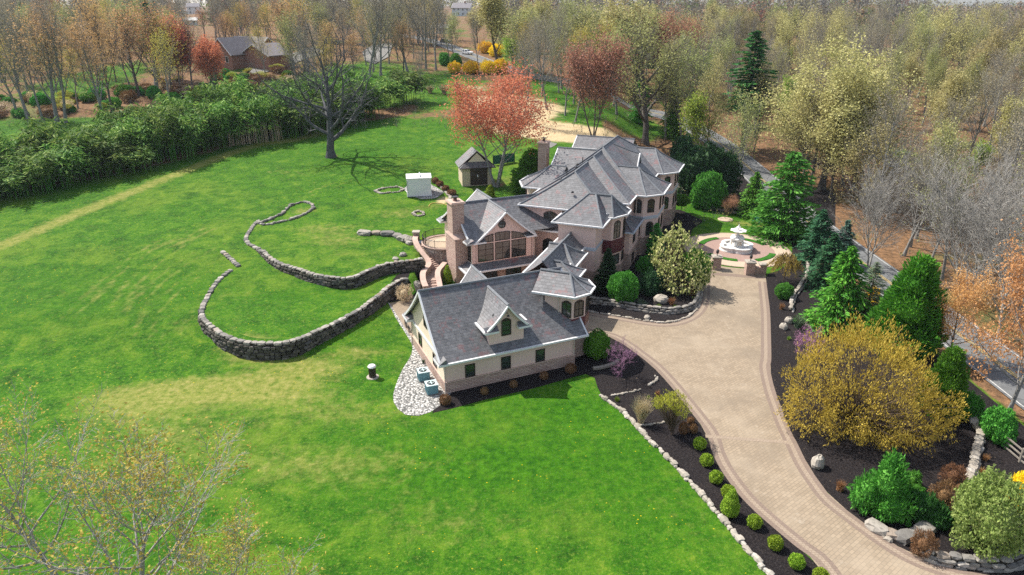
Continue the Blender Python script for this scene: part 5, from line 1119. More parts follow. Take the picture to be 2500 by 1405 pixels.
def rail_fence(pts, h, rails, label, gap=2.6, mat='wood_grey'):
    P = resample([tuple(p[:2]) for p in pts], gap); o = (P[0].x, P[0].y, zt1(P[0].x, P[0].y)); r = empty('rail_fence', o, label, 'fence'); n = len(P)
    for i, p in enumerate(P): mb = MB(); z = zt1(p.x, p.y); mb.box(-.08, .08, -.08, .08, z - .2, z + h, 0, (p.x, p.y, 0)); mb.build('post', mat, r, o)
    for i in range(n - 1):
        a, b = P[i], P[i + 1]; za, zb = zt1(a.x, a.y), zt1(b.x, b.y)
        for k_ in range(rails): mb = MB(); zz = h * (k_ + .6) / (rails + .1); mb.tube([(a.x, a.y, za + zz), (b.x, b.y, zb + zz)], .075, 4); mb.build('rail', mat, r, o)
rail_fence(GP([(2425, 1075), (2475, 1118), (2560, 1190)], 0), 1.35, 3, 'grey split rail fence at the lower right in black mulch', 3.0)
rail_fence(GP([(1535, 352), (1580, 352), (1625, 350)]), 1.4, 3, 'brown rail fence behind the far end of the mansion', 2.8, 'wood_brown')
# garden bench, tree ring, hose
simple('teal_metal', (.05, .26, .30), .5, .4)
x, y, z = G(1858, 549); bn = empty('garden_bench', (x, y, z), 'teal metal garden bench on grass under the bright green conifer', 'bench', rz=R(-42)); mb = MB()
for i in range(5): mb.box(-1.4, 1.4, -.3 + i * .14, -.2 + i * .14, .44, .49)
mb.build('seat', 'teal_metal', bn); mb = MB()
for i in range(4): mb.box(-1.4, 1.4, .38, .42, .58 + i * .13, .66 + i * .13)
mb.build('backrest', 'teal_metal', bn)
for sx in (-1.3, 1.3):
    for sy in (-.28, .36): mb = MB(); mb.box(sx - .04, sx + .04, sy - .04, sy + .04, 0, .44 if sy < 0 else 1.05); mb.build('leg', 'iron', bn)
x, y, z = G(1771, 537); mb = MB(); mb.lathe([(1.28, 0), (1.28, .1), (1.1, .16), (0, .2)], 28); o = mb.build('tree_ring', 'paver_cream'); o.location = (x, y, z); tag(o, 'round pale chip ring round a sapling on the small right lawn', 'tree ring')
simple('hose_yellow', (.50, .36, .10), .6, .3); pts = [G(*p) for p in [(1047, 506), (1050, 500), (1058, 497), (1070, 497), (1082, 499), (1094, 503)]]; mb = MB(); mb.tube([(p[0], p[1], p[2] + .06) for p in smooth(pts, 4)], .06, 5); o = mb.build('garden_hose', 'hose_yellow', None, pts[2]); o.location = pts[2]; tag(o, 'yellow garden hose lying in a curve on the grass behind the chimney', 'hose')
# stones round the timber in front of the purple tree
mb = MB(); P_ = GP([(1448, 905), (1470, 902), (1498, 893), (1508, 885)], 0); mb.tube([(p[0], p[1], .22) for p in smooth(P_, 3)], .22, 7); o = mb.build('fallen_log', 'wood_grey', None, (*P_[1], 0)); o.location = (*P_[1], 0); tag(o, 'weathered grey log lying in mulch beside the purple tree', 'log')

# ================================================================== cars
simple('car_white', (.70, .70, .71), .25, .5, .02); simple('car_black', (.02, .02, .024), .2, .6, .05); simple('car_glass', (.02, .025, .03), .08, .7); simple('headlamp', (.6, .6, .6), .2, .6); simple('tail_lamp', (.35, .02, .02), .3, .5)
def car(px, py, rz, paint, label, van=False):
    x, y, z = G(px, py); r = empty('parked_car', (x, y, z + .15), label, 'car', rz=rz); mb = MB()
    top = [(-2.3, .55), (-2.25, .95), (-2.1, 1.05), (-1.85, 1.62), (-1.4, 1.72), (.3, 1.70), (1.05, 1.12), (1.9, .98), (2.25, .8), (2.3, .5)]; n = len(top); w = .92
    for s_ in (-1, 1):
        pts = [(p[0], s_ * (w if p[1] < 1.1 else .72), p[1]) for p in top] + [(2.2, s_ * w, .28), (-2.2, s_ * w, .28)]; mb.poly(pts if s_ > 0 else pts[::-1])
    ring_ = [(p[0], (w if p[1] < 1.1 else .72), p[1]) for p in top] + [(2.2, w, .28), (-2.2, w, .28)]
    for i in range(len(ring_)):
        a, b = ring_[i], ring_[(i + 1) % len(ring_)]; mb.quad(a, b, (b[0], -b[1], b[2]), (a[0], -a[1], a[2]))
    mb.build('body', paint, r)
    for s_ in (-1, 1):
        for x0, x1 in ((-1.8, -.75), (-.65, .62)):
            mb = MB(); mb.quad((x0 + .1, s_ * .90, 1.13), (x1, s_ * .90, 1.13), (x1 - .28, s_ * .755, 1.6), (x0 + .18, s_ * .755, 1.6)); mb.build('side_window', 'car_glass', r)
    mb = MB(); mb.quad((1.06, -.7, 1.14), (1.06, .7, 1.14), (.36, .66, 1.69), (.36, -.66, 1.69)); mb.build('windscreen', 'car_glass', r)
    mb = MB(); mb.quad((-2.12, -.7, 1.1), (-2.12, .7, 1.1), (-1.88, .66, 1.6), (-1.88, -.66, 1.6)); mb.build('rear_window', 'car_glass', r)
    for sx in (-1.4, 1.4):
        for s_ in (-1, 1):
            mb = MB(); mb.tube([(sx, s_ * .72, .34), (sx, s_ * .95, .34)], .34, 14); wl_ = mb.build('wheel', 'black_rubber', r); mb = MB(); mb.tube([(sx, s_ * .953, .34), (sx, s_ * .97, .34)], .2, 10); mb.build('rim', 'grey_metal', wl_)
    for s_ in (-.65, .65):
        mb = MB(); mb.box(2.24, 2.32, s_ - .18, s_ + .18, .66, .8); mb.build('headlight', 'headlamp', r); mb = MB(); mb.box(-2.32, -2.27, s_ - .15, s_ + .15, .72, .95); mb.build('tail_light', 'tail_lamp', r)
car(1141, 134, R(-38), 'car_white', 'white car on the road beside yellow bushes'); car(1088, 106, R(-30), 'car_black', 'black car on the road behind the white car'); car(692, 138, R(10), 'car_white', 'white car parked on the drive right of the brick house')

# ================================================================== far houses
k = NT('red_brick'); v = k.surfvec(); b = k.brick(v, (.24, .085, .06), (.32, .13, .09), (.30, .25, .2), .25, .09, .012); k.bsdf(b.outputs[0], .9, .2)
simple('grey_roof', (.19, .175, .185), .85, .25, .15, 1.5); simple('pale_siding', (.60, .60, .58), .8, .2, .08, 1); simple('blue_siding', (.45, .50, .52), .8, .2, .08, 1)
def far_house(px, py, w, d, h, rise, rz, wall_, roof_, label, wings=(), chim=None, ridge='x', trim='white_trim'):
    x, y, z = G(px, py); r = empty('house', (x, y, z), label, 'house', rz=rz)
    def block(x0, x1, y0, y1, h, rise, ridge):
        mb = MB(); mb.box(x0, x1, y0, y1, -1, h)
        if ridge == 'x': cy = (y0 + y1) / 2; mb.add([(x0, y0, h), (x0, y1, h), (x0, cy, h + rise)], [(0, 2, 1)]); mb.add([(x1, y0, h), (x1, y1, h), (x1, cy, h + rise)], [(0, 1, 2)])
        else: cx = (x0 + x1) / 2; mb.add([(x0, y0, h), (x1, y0, h), (cx, y0, h + rise)], [(0, 1, 2)]); mb.add([(x0, y1, h), (x1, y1, h), (cx, y1, h + rise)], [(0, 2, 1)])
        mb.build('wall', wall_, r); mb = MB(); tr = MB(); e = .6
        if ridge == 'x':
            cy = (y0 + y1) / 2; k_ = rise / ((y1 - y0) / 2); A_ = [(x0 - e, y0 - e, h - e * k_), (x1 + e, y0 - e, h - e * k_), (x1 + e, cy, h + rise + .02), (x0 - e, cy, h + rise + .02), (x1 + e, y1 + e, h - e * k_), (x0 - e, y1 + e, h - e * k_)]
        else:
            cx = (x0 + x1) / 2; k_ = rise / ((x1 - x0) / 2); A_ = [(x0 - e, y1 + e, h - e * k_), (x0 - e, y0 - e, h - e * k_), (cx, y0 - e, h + rise + .02), (cx, y1 + e, h + rise + .02), (x1 + e, y0 - e, h - e * k_), (x1 + e, y1 + e, h - e * k_)]
        mb.add([(a, b, c + .15) for a, b, c in A_] + [(a, b, c - .05) for a, b, c in A_], [(0, 1, 2, 3), (3, 2, 4, 5), (6, 9, 8, 7), (9, 11, 10, 8), (0, 6, 7, 1), (4, 10, 11, 5)]); rf = mb.build('roof', roof_, r)
        for q in ((0, 3), (3, 5), (1, 2), (2, 4)): tr.tube([A_[q[0]], A_[q[1]]], .14, 4)
        tr.build('trim', trim, rf); return rf
    block(-w / 2, w / 2, -d / 2, d / 2, h, rise, ridge)
    for wg in wings: block(*wg)
    for i in range(max(2, int(w / 3.5))):
        xx = -w / 2 + w * (i + .5) / max(2, int(w / 3.5))
        for zz in ([1.0] if h < 4.5 else [.9, 3.7]):
            mb = MB(); mb.box(xx - .6, xx + .6, -d / 2 - .06, -d / 2 - .005, zz, zz + 1.5); f = mb.build('window', 'white_trim', r); mb = MB(); mb.box(xx - .5, xx + .5, -d / 2 - .08, -d / 2 - .065, zz + .1, zz + 1.4); mb.build('pane', 'window_glass', f)
    for yy in (-d / 4, d / 4):
        mb = MB(); mb.box(-w / 2 - .06, -w / 2 - .005, yy - .6, yy + .6, 1.0, 2.5); f = mb.build('window', 'white_trim', r); mb = MB(); mb.box(-w / 2 - .08, -w / 2 - .065, yy - .5, yy + .5, 1.1, 2.4); mb.build('pane', 'window_glass', f)
    if chim: mb = MB(); mb.box(chim[0] - .5, chim[0] + .5, chim[1] - .5, chim[1] + .5, h, h + rise + 1.2); mb.build('chimney', 'red_brick', r)
    return r
far_house(582, 160, 8, 11, 3.2, 3.4, R(-28), 'red_brick', 'grey_roof', 'red brick house with grey gabled roofs behind the bamboo at upper left', wings=[(-9, 4, 4, 13, 3.4, 3.0, 'x'), (3, 14, -1, 8, 2.8, 2.4, 'y')], ridge='y').scale = (1.1, 1.1, 1.3)
far_house(475, 32, 9, 9, 6, 2.5, R(12), 'pale_siding', 'grey_roof', 'white two storey house at top left beside a dark evergreen', wings=[(-10, -4.5, -3, 2, 2.8, .6, 'x')]).scale = (1.4, 1.4, 1.4)
far_house(468, 62, 7, 6, 3, 1.4, R(20), 'blue_siding', 'pale_siding', 'small pale blue outbuilding below the white house')
far_house(1130, 40, 14, 10, 5.6, 3.0, R(-15), 'blue_siding', 'grey_roof', 'pale house with grey roof among trees beyond the road', chim=(2, 0)).scale = (1.3, 1.3, 1.4)
far_house(1085, 82, 6, 5, 2.8, 1.4, R(-15), 'pale_siding', 'grey_roof', 'small white garage beside the pole beyond the road')
# poles and wires
def pole(px, py, h, label):
    x, y, z = G(px, py); r = empty('utility_pole', (x, y, z), label, 'utility pole'); mb = MB(); mb.tube([(0, 0, -.3), (0, 0, h)], [.17, .12], 8); mb.build('post', 'wood_grey', r); mb = MB(); mb.box(-1.2, 1.2, -.06, .06, h - .9, h - .75); mb.build('crossarm', 'wood_grey', r); return (x, y, z + h - .75)
p1 = pole(1078, 112, 11, 'thin utility pole beside the black car on the far road'); p2 = pole(2378, 262, 11, 'utility pole at right in the woods carrying wires'); p3 = pole(2640, 420, 11, 'utility pole beyond the right edge carrying wires')
for dx, l in ((-.9, 'upper power line sagging through the woods at right'), (.9, 'lower power line sagging through the woods at right')):
    a, b = Vector(p2), Vector(p3); d = (b - a).normalized(); a = a + Vector((dx, 0, 0)); b = b + Vector((dx, 0, 0)); mb = MB(); mb.tube([a.lerp(b, t) - Vector((0, 0, 4 * .9 * t * (1 - t))) for t in np.linspace(0, 1, 14)], .035, 4); o = mb.build('power_line', 'iron', None, tuple(a)); o.location = tuple(a); tag(o, l, 'wire')
# ================================================================== plant materials
def bark(name, a, b): k = NT(name); k.bsdf(k.ramp(k.noise(3.5, 4, .7), [(.3, a), (.7, b)]), .95, .1)
bark('bark_grey', (.14, .136, .128), (.28, .275, .26)); bark('bark_dark', (.065, .058, .052), (.15, .135, .12)); bark('bark_blue', (.05, .052, .056), (.125, .127, .132)); bark('bark_pale', (.22, .21, .19), (.40, .38, .35)); bark('bark_brown', (.09, .065, .045), (.17, .125, .09)); bark('twig_purple', (.16, .09, .13), (.30, .17, .25))
leafmat('leaf_olive', [(.17, .155, .06), (.29, .26, .105), (.40, .36, .18)]); leafmat('leaf_khaki', [(.135, .15, .055), (.225, .24, .085), (.33, .335, .14)])
leafmat('leaf_orange', [(.22, .135, .06), (.35, .205, .09), (.46, .30, .14)]); leafmat('leaf_red', [(.24, .065, .042), (.38, .112, .07), (.47, .18, .115)])
leafmat('leaf_rust', [(.18, .12, .075), (.30, .15, .09), (.36, .20, .13)]); leafmat('leaf_limegold', [(.16, .17, .02), (.27, .28, .035), (.38, .36, .06)]); leafmat('leaf_lime', [(.10, .17, .02), (.20, .29, .04), (.30, .36, .07)]); leafmat('leaf_olivegreen', [(.09, .125, .028), (.17, .21, .055), (.29, .31, .11)]); leafmat('leaf_orangebright', [(.32, .175, .06), (.46, .265, .10), (.56, .36, .16)]); leafmat('leaf_gold', [(.16, .105, .018), (.305, .205, .035), (.43, .30, .07)])
leafmat('leaf_mustard', [(.20, .17, .03), (.33, .27, .05), (.40, .33, .09)])
leafmat('leaf_bamboo', [(.016, .048, .010), (.048, .108, .018), (.12, .20, .036), (.29, .34, .085)], vary=.9); leafmat('leaf_spruce', [(.008, .035, .016), (.022, .078, .03), (.045, .12, .045)], .15)
leafmat('leaf_bluespruce', [(.02, .055, .04), (.055, .115, .085), (.10, .17, .125)], .15); leafmat('leaf_pine', [(.01, .05, .012), (.03, .11, .025), (.06, .17, .035)], .15)
leafmat('leaf_bright', [(.018, .09, .012), (.05, .20, .024), (.12, .32, .05)], .25); leafmat('leaf_arbor', [(.02, .075, .008), (.058, .16, .014), (.14, .27, .03)], .2)
leafmat('leaf_box', [(.08, .15, .012), (.17, .26, .02), (.30, .38, .05)], .2); leafmat('leaf_dark', [(.008, .022, .009), (.018, .05, .016), (.035, .085, .03)], .15)
leafmat('leaf_cream', [(.10, .15, .03), (.27, .27, .09), (.55, .48, .28)], .25); leafmat('leaf_yellow', [(.42, .28, .01), (.58, .40, .015), (.66, .50, .04)], .25)
leafmat('leaf_brown', [(.08, .045, .022), (.15, .085, .04), (.22, .13, .07)], .15); leafmat('leaf_tan', [(.28, .22, .14), (.42, .34, .22), (.50, .42, .30)], .2); leafmat('leaf_pink', [(.24, .11, .20), (.38, .20, .31)], .25)
leafmat('leaf_bud', [(.15, .125, .085), (.25, .22, .15)], .2); leafmat('leaf_greygreen', [(.06, .10, .055), (.11, .16, .09), (.17, .22, .13)], .2); leafmat('leaf_darkred', [(.02, .012, .012), (.05, .03, .025)], .1)

# ================================================================== plant geometry
def np_mesh(name, V, Q):
    me = bpy.data.meshes.new(name); V = np.asarray(V, np.float32); Q = np.asarray(Q, np.int32); k = Q.shape[1]
    me.vertices.add(len(V)); me.vertices.foreach_set('co', V.ravel()); me.loops.add(Q.size); me.loops.foreach_set('vertex_index', Q.ravel())
    me.polygons.add(len(Q)); me.polygons.foreach_set('loop_start', np.arange(0, Q.size, k, dtype=np.int32)); me.polygons.foreach_set('loop_total', np.full(len(Q), k, np.int32)); me.update(); return me
def nrm(a): return a / np.maximum(1e-9, np.linalg.norm(a, axis=1, keepdims=True))
def leaf_geo(rs, C, L, W, axis=None, ax=.0, nrmv=None, nw=0.0):
    """diamond leaves: centre C, half length L, half width W; axis = preferred long direction, nrmv = preferred facing"""
    n = len(C); a = rs.normal(size=(n, 3))
    if axis is not None: a = nrm(a) * (1 - ax) + nrm(axis) * ax
    a = nrm(a); b = rs.normal(size=(n, 3))
    if nrmv is not None: b = np.cross(nrm(nrm(rs.normal(size=(n, 3))) * (1 - nw) + nrm(nrmv) * nw), a)
    b = nrm(b - a * (a * b).sum(1, keepdims=True)); sc = rs.uniform(.65, 1.35, (n, 1)); L = L * sc; W = W * sc
    V = np.stack([C - a * L, C + b * W, C + a * L, C - b * W], 1).reshape(-1, 3); Q = np.arange(4 * n).reshape(n, 4); return V, Q
def seg_geo(S, n=3):
    S = np.asarray(S, float); P0, P1, r0, r1 = S[:, :3], S[:, 3:6], S[:, 6:7], S[:, 7:8]; d = nrm(P1 - P0); t = np.where(np.abs(d[:, 2:3]) > .9, np.array([[1., 0, 0]]), np.array([[0, 0, 1.]])); a = nrm(np.cross(d, t)); b = np.cross(d, a); V = []
    for P, r in ((P0, r0), (P1, r1)):
        for k in range(n): th = 2 * math.pi * k / n; V.append(P + (a * math.cos(th) + b * math.sin(th)) * r)
    V = np.stack(V, 1); m = len(S); base = (np.arange(m) * 2 * n)[:, None]; Q = []
    for k in range(n): k2 = (k + 1) % n; Q.append(base + np.array([[k, k2, n + k2, n + k]]))
    return V.reshape(-1, 3), np.stack(Q, 1).reshape(-1, 4)
def join(parts):
    V = []; Q = []; o = 0
    for v, q in parts: V.append(v); Q.append(np.asarray(q) + o); o += len(v)
    return np.concatenate(V), np.concatenate(Q)
def rot_about(v, ang, rng):
    o = Vector((rng.gauss(0, 1), rng.gauss(0, 1), rng.gauss(0, 1))); ax = v.cross(o)
    if ax.length < 1e-6: ax = v.orthogonal()
    return (Matrix.Rotation(ang, 3, ax.normalized()) @ v).normalized()
class Tree:
    """branching skeleton; cfg gives per level: segments, children, first child position, angle, length ratio, wobble, upward pull"""
    def __init__(s, seed, H, r, cfg, stems=1, lean=.05):
        s.rng = random.Random(seed); s.big = []; s.small = []; s.tips = []; s.cfg = cfg; s.mx = len(cfg['seg']) - 1; s.H = H
        for i in range(stems):
            d = Vector((s.rng.gauss(0, lean), s.rng.gauss(0, lean), 1)) if stems == 1 else Vector((math.cos(i * 6.28 / stems + .4) * .28, math.sin(i * 6.28 / stems + .4) * .28, 1))
            p = Vector((0, 0, -.3)) if stems == 1 else Vector((d.x * .6, d.y * .6, -.3)); s.grow(p, d.normalized(), H * cfg.get('trunk', .85) * (1 if i == 0 else s.rng.uniform(.75, .95)), r * (1 if stems == 1 else .7), 0)
    def grow(s, p, d, L, r, lv):
        c = s.cfg; n = c['seg'][lv]; rng = s.rng; pts = [p.copy()]; dirs = [d.copy()]; tap = .25 if lv < s.mx else .5
        for i in range(n):
            d = Vector((d.x + rng.gauss(0, c['wob'][lv]), d.y + rng.gauss(0, c['wob'][lv]), d.z + rng.gauss(0, c['wob'][lv]) + c['up'][lv])).normalized(); q = p + d * (L / n)
            ra, rb = r * (1 - (1 - tap) * i / n), r * (1 - (1 - tap) * (i + 1) / n)
            if lv == 0 and i == 0: ra *= 1.45
            (s.big if lv <= 1 else s.small).append((*p, *q, ra, rb)); p = q; pts.append(p.copy()); dirs.append(d.copy())
        if lv == s.mx:
            for t in np.linspace(.35, 1, c.get('lp', 3)): j = min(n - 1, int(t * n)); f = t * n - j; s.tips.append((*pts[j].lerp(pts[j + 1], min(1, f)), *dirs[j + 1]))
            return
        K = c['kids'][lv]; f0 = c['first'][lv]
        for i in range(K):
            t = f0 + (1 - f0) * (i + rng.uniform(.1, .9)) / K; j = min(n - 1, int(t * n)); f = t * n - j; q = pts[j].lerp(pts[j + 1], f)
            u = (t - f0) / max(1e-6, 1 - f0); shp = c.get('shape', lambda u: 1 - .55 * u)(u) if lv == 0 else 1 - .45 * u
            nd = rot_about(dirs[j + 1], R(c['ang'][lv] * rng.uniform(.7, 1.3)) * (1 - .35 * u * (lv == 0)), rng)
            if lv == 0:
                az = i * 2.4 + rng.uniform(-.5, .5); tilt = R(c['ang'][0] * rng.uniform(.8, 1.2)) * (1 - .45 * u); nd = Vector((math.cos(az) * math.sin(tilt), math.sin(az) * math.sin(tilt), math.cos(tilt)))
            s.grow(q, nd, (s.H if lv == 0 else L) * c['ratio'][lv] * shp * rng.uniform(.8, 1.2), max(c.get('rmin', .012), r * (1 - (1 - tap) * t) * c.get('rr', .55)), lv + 1)
        if lv > 0: s.grow(pts[-1], dirs[-1], L * c['ratio'][lv] * .8, r * tap, lv + 1)
PROTO = {}
def register(name, objs_meshes, H, W): PROTO[name] = (objs_meshes, H, W)
def tree_proto(name, seed, H, r, cfg, barkm, leafm, nleaf, lsize, stems=1, lean=.05, jit=.5, asp=.6, upw=.3, rootname='tree'):
    t = Tree(seed, H, r, cfg, stems, lean); rs = np.random.RandomState(seed)
    tv = join([seg_geo(t.big, 6), seg_geo(t.small, 3)]); me = np_mesh('trunk', *tv); me.materials.append(M[barkm]); parts = [('trunk', me)]; allv = tv[0]
    if nleaf:
        T = np.array(t.tips); k = max(1, nleaf // len(T)); C = np.repeat(T[:, :3], k, 0) + rs.normal(size=(len(T) * k, 3)) * jit; D = np.repeat(T[:, 3:], k, 0)
        lv = leaf_geo(rs, C, lsize, lsize * asp, D, upw); ml = np_mesh('crown', *lv); ml.materials.append(M[leafm]); parts.append(('crown', ml)); allv = np.concatenate([allv, lv[0]])
    W = np.percentile(np.hypot(allv[:, 0], allv[:, 1]), 97) * 2; register(name, parts, float(np.percentile(allv[:, 2], 99.5)), float(W)); return t
FOREST = dict(seg=[9, 6, 4, 2], kids=[14, 9, 8], first=[.26, .2, .15], ang=[40, 36, 36], ratio=[.46, .42, .40], wob=[.04, .08, .13, .16], up=[.02, .10, .08, .05], shape=lambda u: 1.0 - .5 * u, rr=.52, trunk=.80, rmin=.016)
TALLF = dict(FOREST, first=[.24, .2, .15], ang=[25, 34, 36], ratio=[.44, .40, .40], kids=[11, 9, 8])
SPREAD = dict(FOREST, first=[.22, .25, .2], ang=[68, 45, 40], ratio=[.52, .45, .42], kids=[16, 8, 7], wob=[.06, .10, .15, .17], up=[.0, .08, .05, .05], trunk=.72, shape=lambda u: 1.0 - .25 * u, rr=.52)
DEAD = dict(seg=[9, 9, 6, 4, 2], kids=[14, 7, 6, 4], first=[.20, .2, .2, .2], ang=[70, 48, 46, 44], ratio=[.46, .44, .42, .40], wob=[.06, .16, .22, .24, .24], up=[.0, .10, .05, .02, .0], trunk=.62, shape=lambda u: 1.0 - .1 * u, rr=.62, lp=2, rmin=.024)
for i, (kind, cfg) in enumerate((('a', FOREST), ('b', TALLF), ('c', FOREST))): tree_proto('bare_' + kind, 21 + i, 22, .30, cfg, 'bark_grey', 'leaf_bud', 3500, .10, jit=.6)
for i, (kind, cfg) in enumerate((('a', FOREST), ('b', SPREAD), ('c', TALLF))): tree_proto('olive_' + kind, 31 + i, 20, .32, cfg, 'bark_dark', 'leaf_olive', 9500, .19, jit=.75)
tree_proto('khaki_a', 36, 20, .3, FOREST, 'bark_grey', 'leaf_khaki', 7000, .16, jit=.75); tree_proto('khaki_b', 37, 22, .3, TALLF, 'bark_grey', 'leaf_khaki', 6500, .16, jit=.75)
tree_proto('orange_a', 41, 19, .25, TALLF, 'bark_grey', 'leaf_orange', 4200, .115, jit=1.0); tree_proto('orange_b', 42, 17, .26, FOREST, 'bark_dark', 'leaf_orange', 4200, .115, jit=1.0)
tree_proto('mustard_a', 43, 19, .25, TALLF, 'bark_grey', 'leaf_mustard', 4200, .115, jit=1.0); tree_proto('mustard_b', 44, 17, .26, FOREST, 'bark_dark', 'leaf_mustard', 4200, .115, jit=1.0)
tree_proto('lime_a', 46, 13, .2, FOREST, 'bark_grey', 'leaf_lime', 6500, .2, jit=.5)
RED = dict(SPREAD, first=[.42, .25, .2], ang=[52, 42, 38], ratio=[.40, .45, .42], kids=[13, 7, 7], trunk=.80, up=[.0, .07, .05, .03])
tree_proto('red_a', 51, 17, .30, RED, 'bark_grey', 'leaf_red', 15000, .15, stems=3, jit=.6); tree_proto('red_b', 52, 16, .22, FOREST, 'bark_dark', 'leaf_rust', 4200, .15, stems=3, jit=.7); tree_proto('pinkred', 53, 11, .14, FOREST, 'bark_grey', 'leaf_red', 2600, .15, stems=4, jit=.4)
tree_proto('dead', 61, 22, .66, DEAD, 'bark_blue', 'leaf_bud', 0, .1)
tree_proto('big_oak', 62, 24, .55, dict(FOREST, first=[.18, .2, .15], ang=[46, 38, 36], ratio=[.55, .42, .40], kids=[13, 9, 8], trunk=.75, rr=.62, rmin=.02), 'bark_dark', 'leaf_khaki', 9000, .15, jit=.7)
tree_proto('big_olive', 63, 22, .50, dict(SPREAD, kids=[18, 9, 8]), 'bark_dark', 'leaf_olive', 20000, .17, jit=.55)
tree_proto('white_bare', 64, 19, .30, dict(SPREAD, first=[.2, .2, .2], ang=[46, 40, 36], ratio=[.55, .48, .45], kids=[17, 10, 9], wob=[.05, .07, .1, .1], trunk=.72, rmin=.026, rr=.58), 'bark_pale', 'leaf_bud', 0, .1, stems=2)
tree_proto('orange_front', 65, 15, .28, dict(SPREAD, kids=[14, 8, 7]), 'bark_grey', 'leaf_orangebright', 13000, .14, jit=.6)
tree_proto('near_bud', 66, 14, .24, dict(SPREAD, ang=[58, 45, 40], kids=[16, 9, 9], rmin=.015), 'bark_pale', 'leaf_mustard', 4300, .085, jit=.35)
tree_proto('purple_small', 67, 4, .07, dict(SPREAD, seg=[5, 5, 4, 2], kids=[11, 8, 6], rmin=.010, first=[.35, .2, .2]), 'twig_purple', 'leaf_pink', 420, .03, jit=.08)
tree_proto('pink_small', 68, 5, .08, dict(SPREAD, seg=[5, 4, 3, 2], kids=[10, 7, 6]), 'twig_purple', 'leaf_pink', 3500, .06, jit=.15)
tree_proto('sapling', 69, 4, .05, dict(FOREST, seg=[5, 3, 2, 2], kids=[8, 4, 3]), 'bark_brown', 'leaf_brown', 250, .06, jit=.1)

def sphere_pts(rs, n): return nrm(rs.normal(size=(n, 3)))
def blob_proto(name, seed, blobs, n, L, leafm, asp=.5, spike=.3, facing=.5, shell=.22, core=.8, stem=None, barkm='bark_brown', bump=.16, up=0.0, twigs=0, twigm=None):
    """plants whose foliage fills lobes: blobs=(x,y,z,rx,ry,rz)"""
    rs = np.random.RandomState(seed); tot = sum((b[3] * b[4] + b[4] * b[5] + b[3] * b[5]) for b in blobs); Cs = []; Ns = []
    for b in blobs:
        m = int(n * (b[3] * b[4] + b[4] * b[5] + b[3] * b[5]) / tot); d = sphere_pts(rs, m); rad = np.array(b[3:6])
        ph = rs.uniform(0, 6.28, 6); bm = 1 + bump * (np.sin(d[:, 0] * 5 + ph[0]) * np.sin(d[:, 1] * 6 + ph[1]) + np.sin(d[:, 2] * 7 + ph[2]) * np.sin(d[:, 0] * 9 + ph[3]) * .7 + .5 * np.sin(d[:, 1] * 14 + ph[4]) * np.sin(d[:, 2] * 13 + ph[5]))
        c = np.array(b[:3]) + d * rad * (bm * (1 - shell * rs.power(1.2, m)[:, None].ravel() * rs.uniform(0, 1, m)))[:, None]; Cs.append(c); Ns.append(nrm(d / rad))
    C = np.concatenate(Cs); N = np.concatenate(Ns); keep = C[:, 2] > .02
    for b in blobs: keep &= (((C - np.array(b[:3])) / (np.array(b[3:6]) * .72)) ** 2).sum(1) > 1
    C, N = C[keep], N[keep]; ax = N + np.array([0, 0, up]); G_ = leaf_geo(rs, C, L, L * asp, ax, spike, N, facing); V, Q = G_
    if core:
        for b in blobs:
            m = MB(); nn = 10
            m.lathe([(max(.001, math.sin(math.pi * i / 8)), -math.cos(math.pi * i / 8)) for i in range(9)], nn); cv = np.array(m.v) * np.array(b[3:6]) * core + np.array(b[:3]); cv[:, 2] = np.maximum(cv[:, 2], 0); q = np.array([f for f in m.f if len(f) == 4]); V, Q = join([(V, Q), (cv, q)])
    ml = np_mesh('crown', V, Q); ml.materials.append(M[leafm]); parts = [('crown', ml)]
    if stem:
        S = [(0, 0, -.2, 0, 0, stem[0], stem[1], stem[1] * .7)]
        for k in range(7): a = k * .9; S.append((0, 0, stem[0] * .7, math.cos(a) * stem[0] * .35, math.sin(a) * stem[0] * .35, stem[0] * 1.25, stem[1] * .5, stem[1] * .25))
        mt = np_mesh('trunk', *seg_geo(S, 6)); mt.materials.append(M[barkm]); parts.insert(0, ('trunk', mt))
    if twigs:
        i = rs.choice(len(C), twigs); S = np.concatenate([np.tile([0, 0, .1 * C[:, 2].max()], (twigs, 1)) + rs.normal(size=(twigs, 3)) * .1, C[i] * rs.uniform(.9, 1.06, (twigs, 1)), np.full((twigs, 1), .03), np.full((twigs, 1), .01)], 1); mt = np_mesh('branches', *seg_geo(S, 3)); mt.materials.append(M[twigm or barkm]); parts.append(('branches', mt))
    register(name, parts, float(np.percentile(V[:, 2], 99.7)), float(np.percentile(np.hypot(V[:, 0], V[:, 1]), 98) * 2))
blob_proto('boxwood', 71, [(0, 0, .34, .56, .56, .40)], 2600, .055, 'leaf_box', .55, .45, .4, bump=.08)
blob_proto('brown_ball', 72, [(0, 0, .3, .6, .6, .36)], 1500, .06, 'leaf_brown', .35, .6, .3, bump=.08)
blob_proto('round_bush', 73, [(0, 0, 1.5, 2.0, 2.0, 1.65)], 11000, .095, 'leaf_bright', .45, .5, .4, bump=.10)
blob_proto('yellow_round', 74, [(0, 0, 2.2, 2.6, 2.6, 2.35), (.5, .4, 2.6, 2.1, 2.1, 2.1)], 15000, .12, 'leaf_olivegreen', .5, .4, .45, bump=.16, shell=.55, core=.6)
blob_proto('shrub', 75, [(0, 0, 1.2, 1.6, 1.5, 1.3), (.9, .3, .9, 1.2, 1.1, 1.0), (-.8, -.3, .9, 1.2, 1.1, 1.05)], 8000, .11, 'leaf_bright', .55, .35, .45)
blob_proto('dark_shrub', 76, [(0, 0, 1.2, 1.6, 1.5, 1.3), (.9, .3, .9, 1.2, 1.1, 1.0), (-.8, -.3, .9, 1.2, 1.1, 1.05)], 7000, .12, 'leaf_dark', .5, .4, .4)
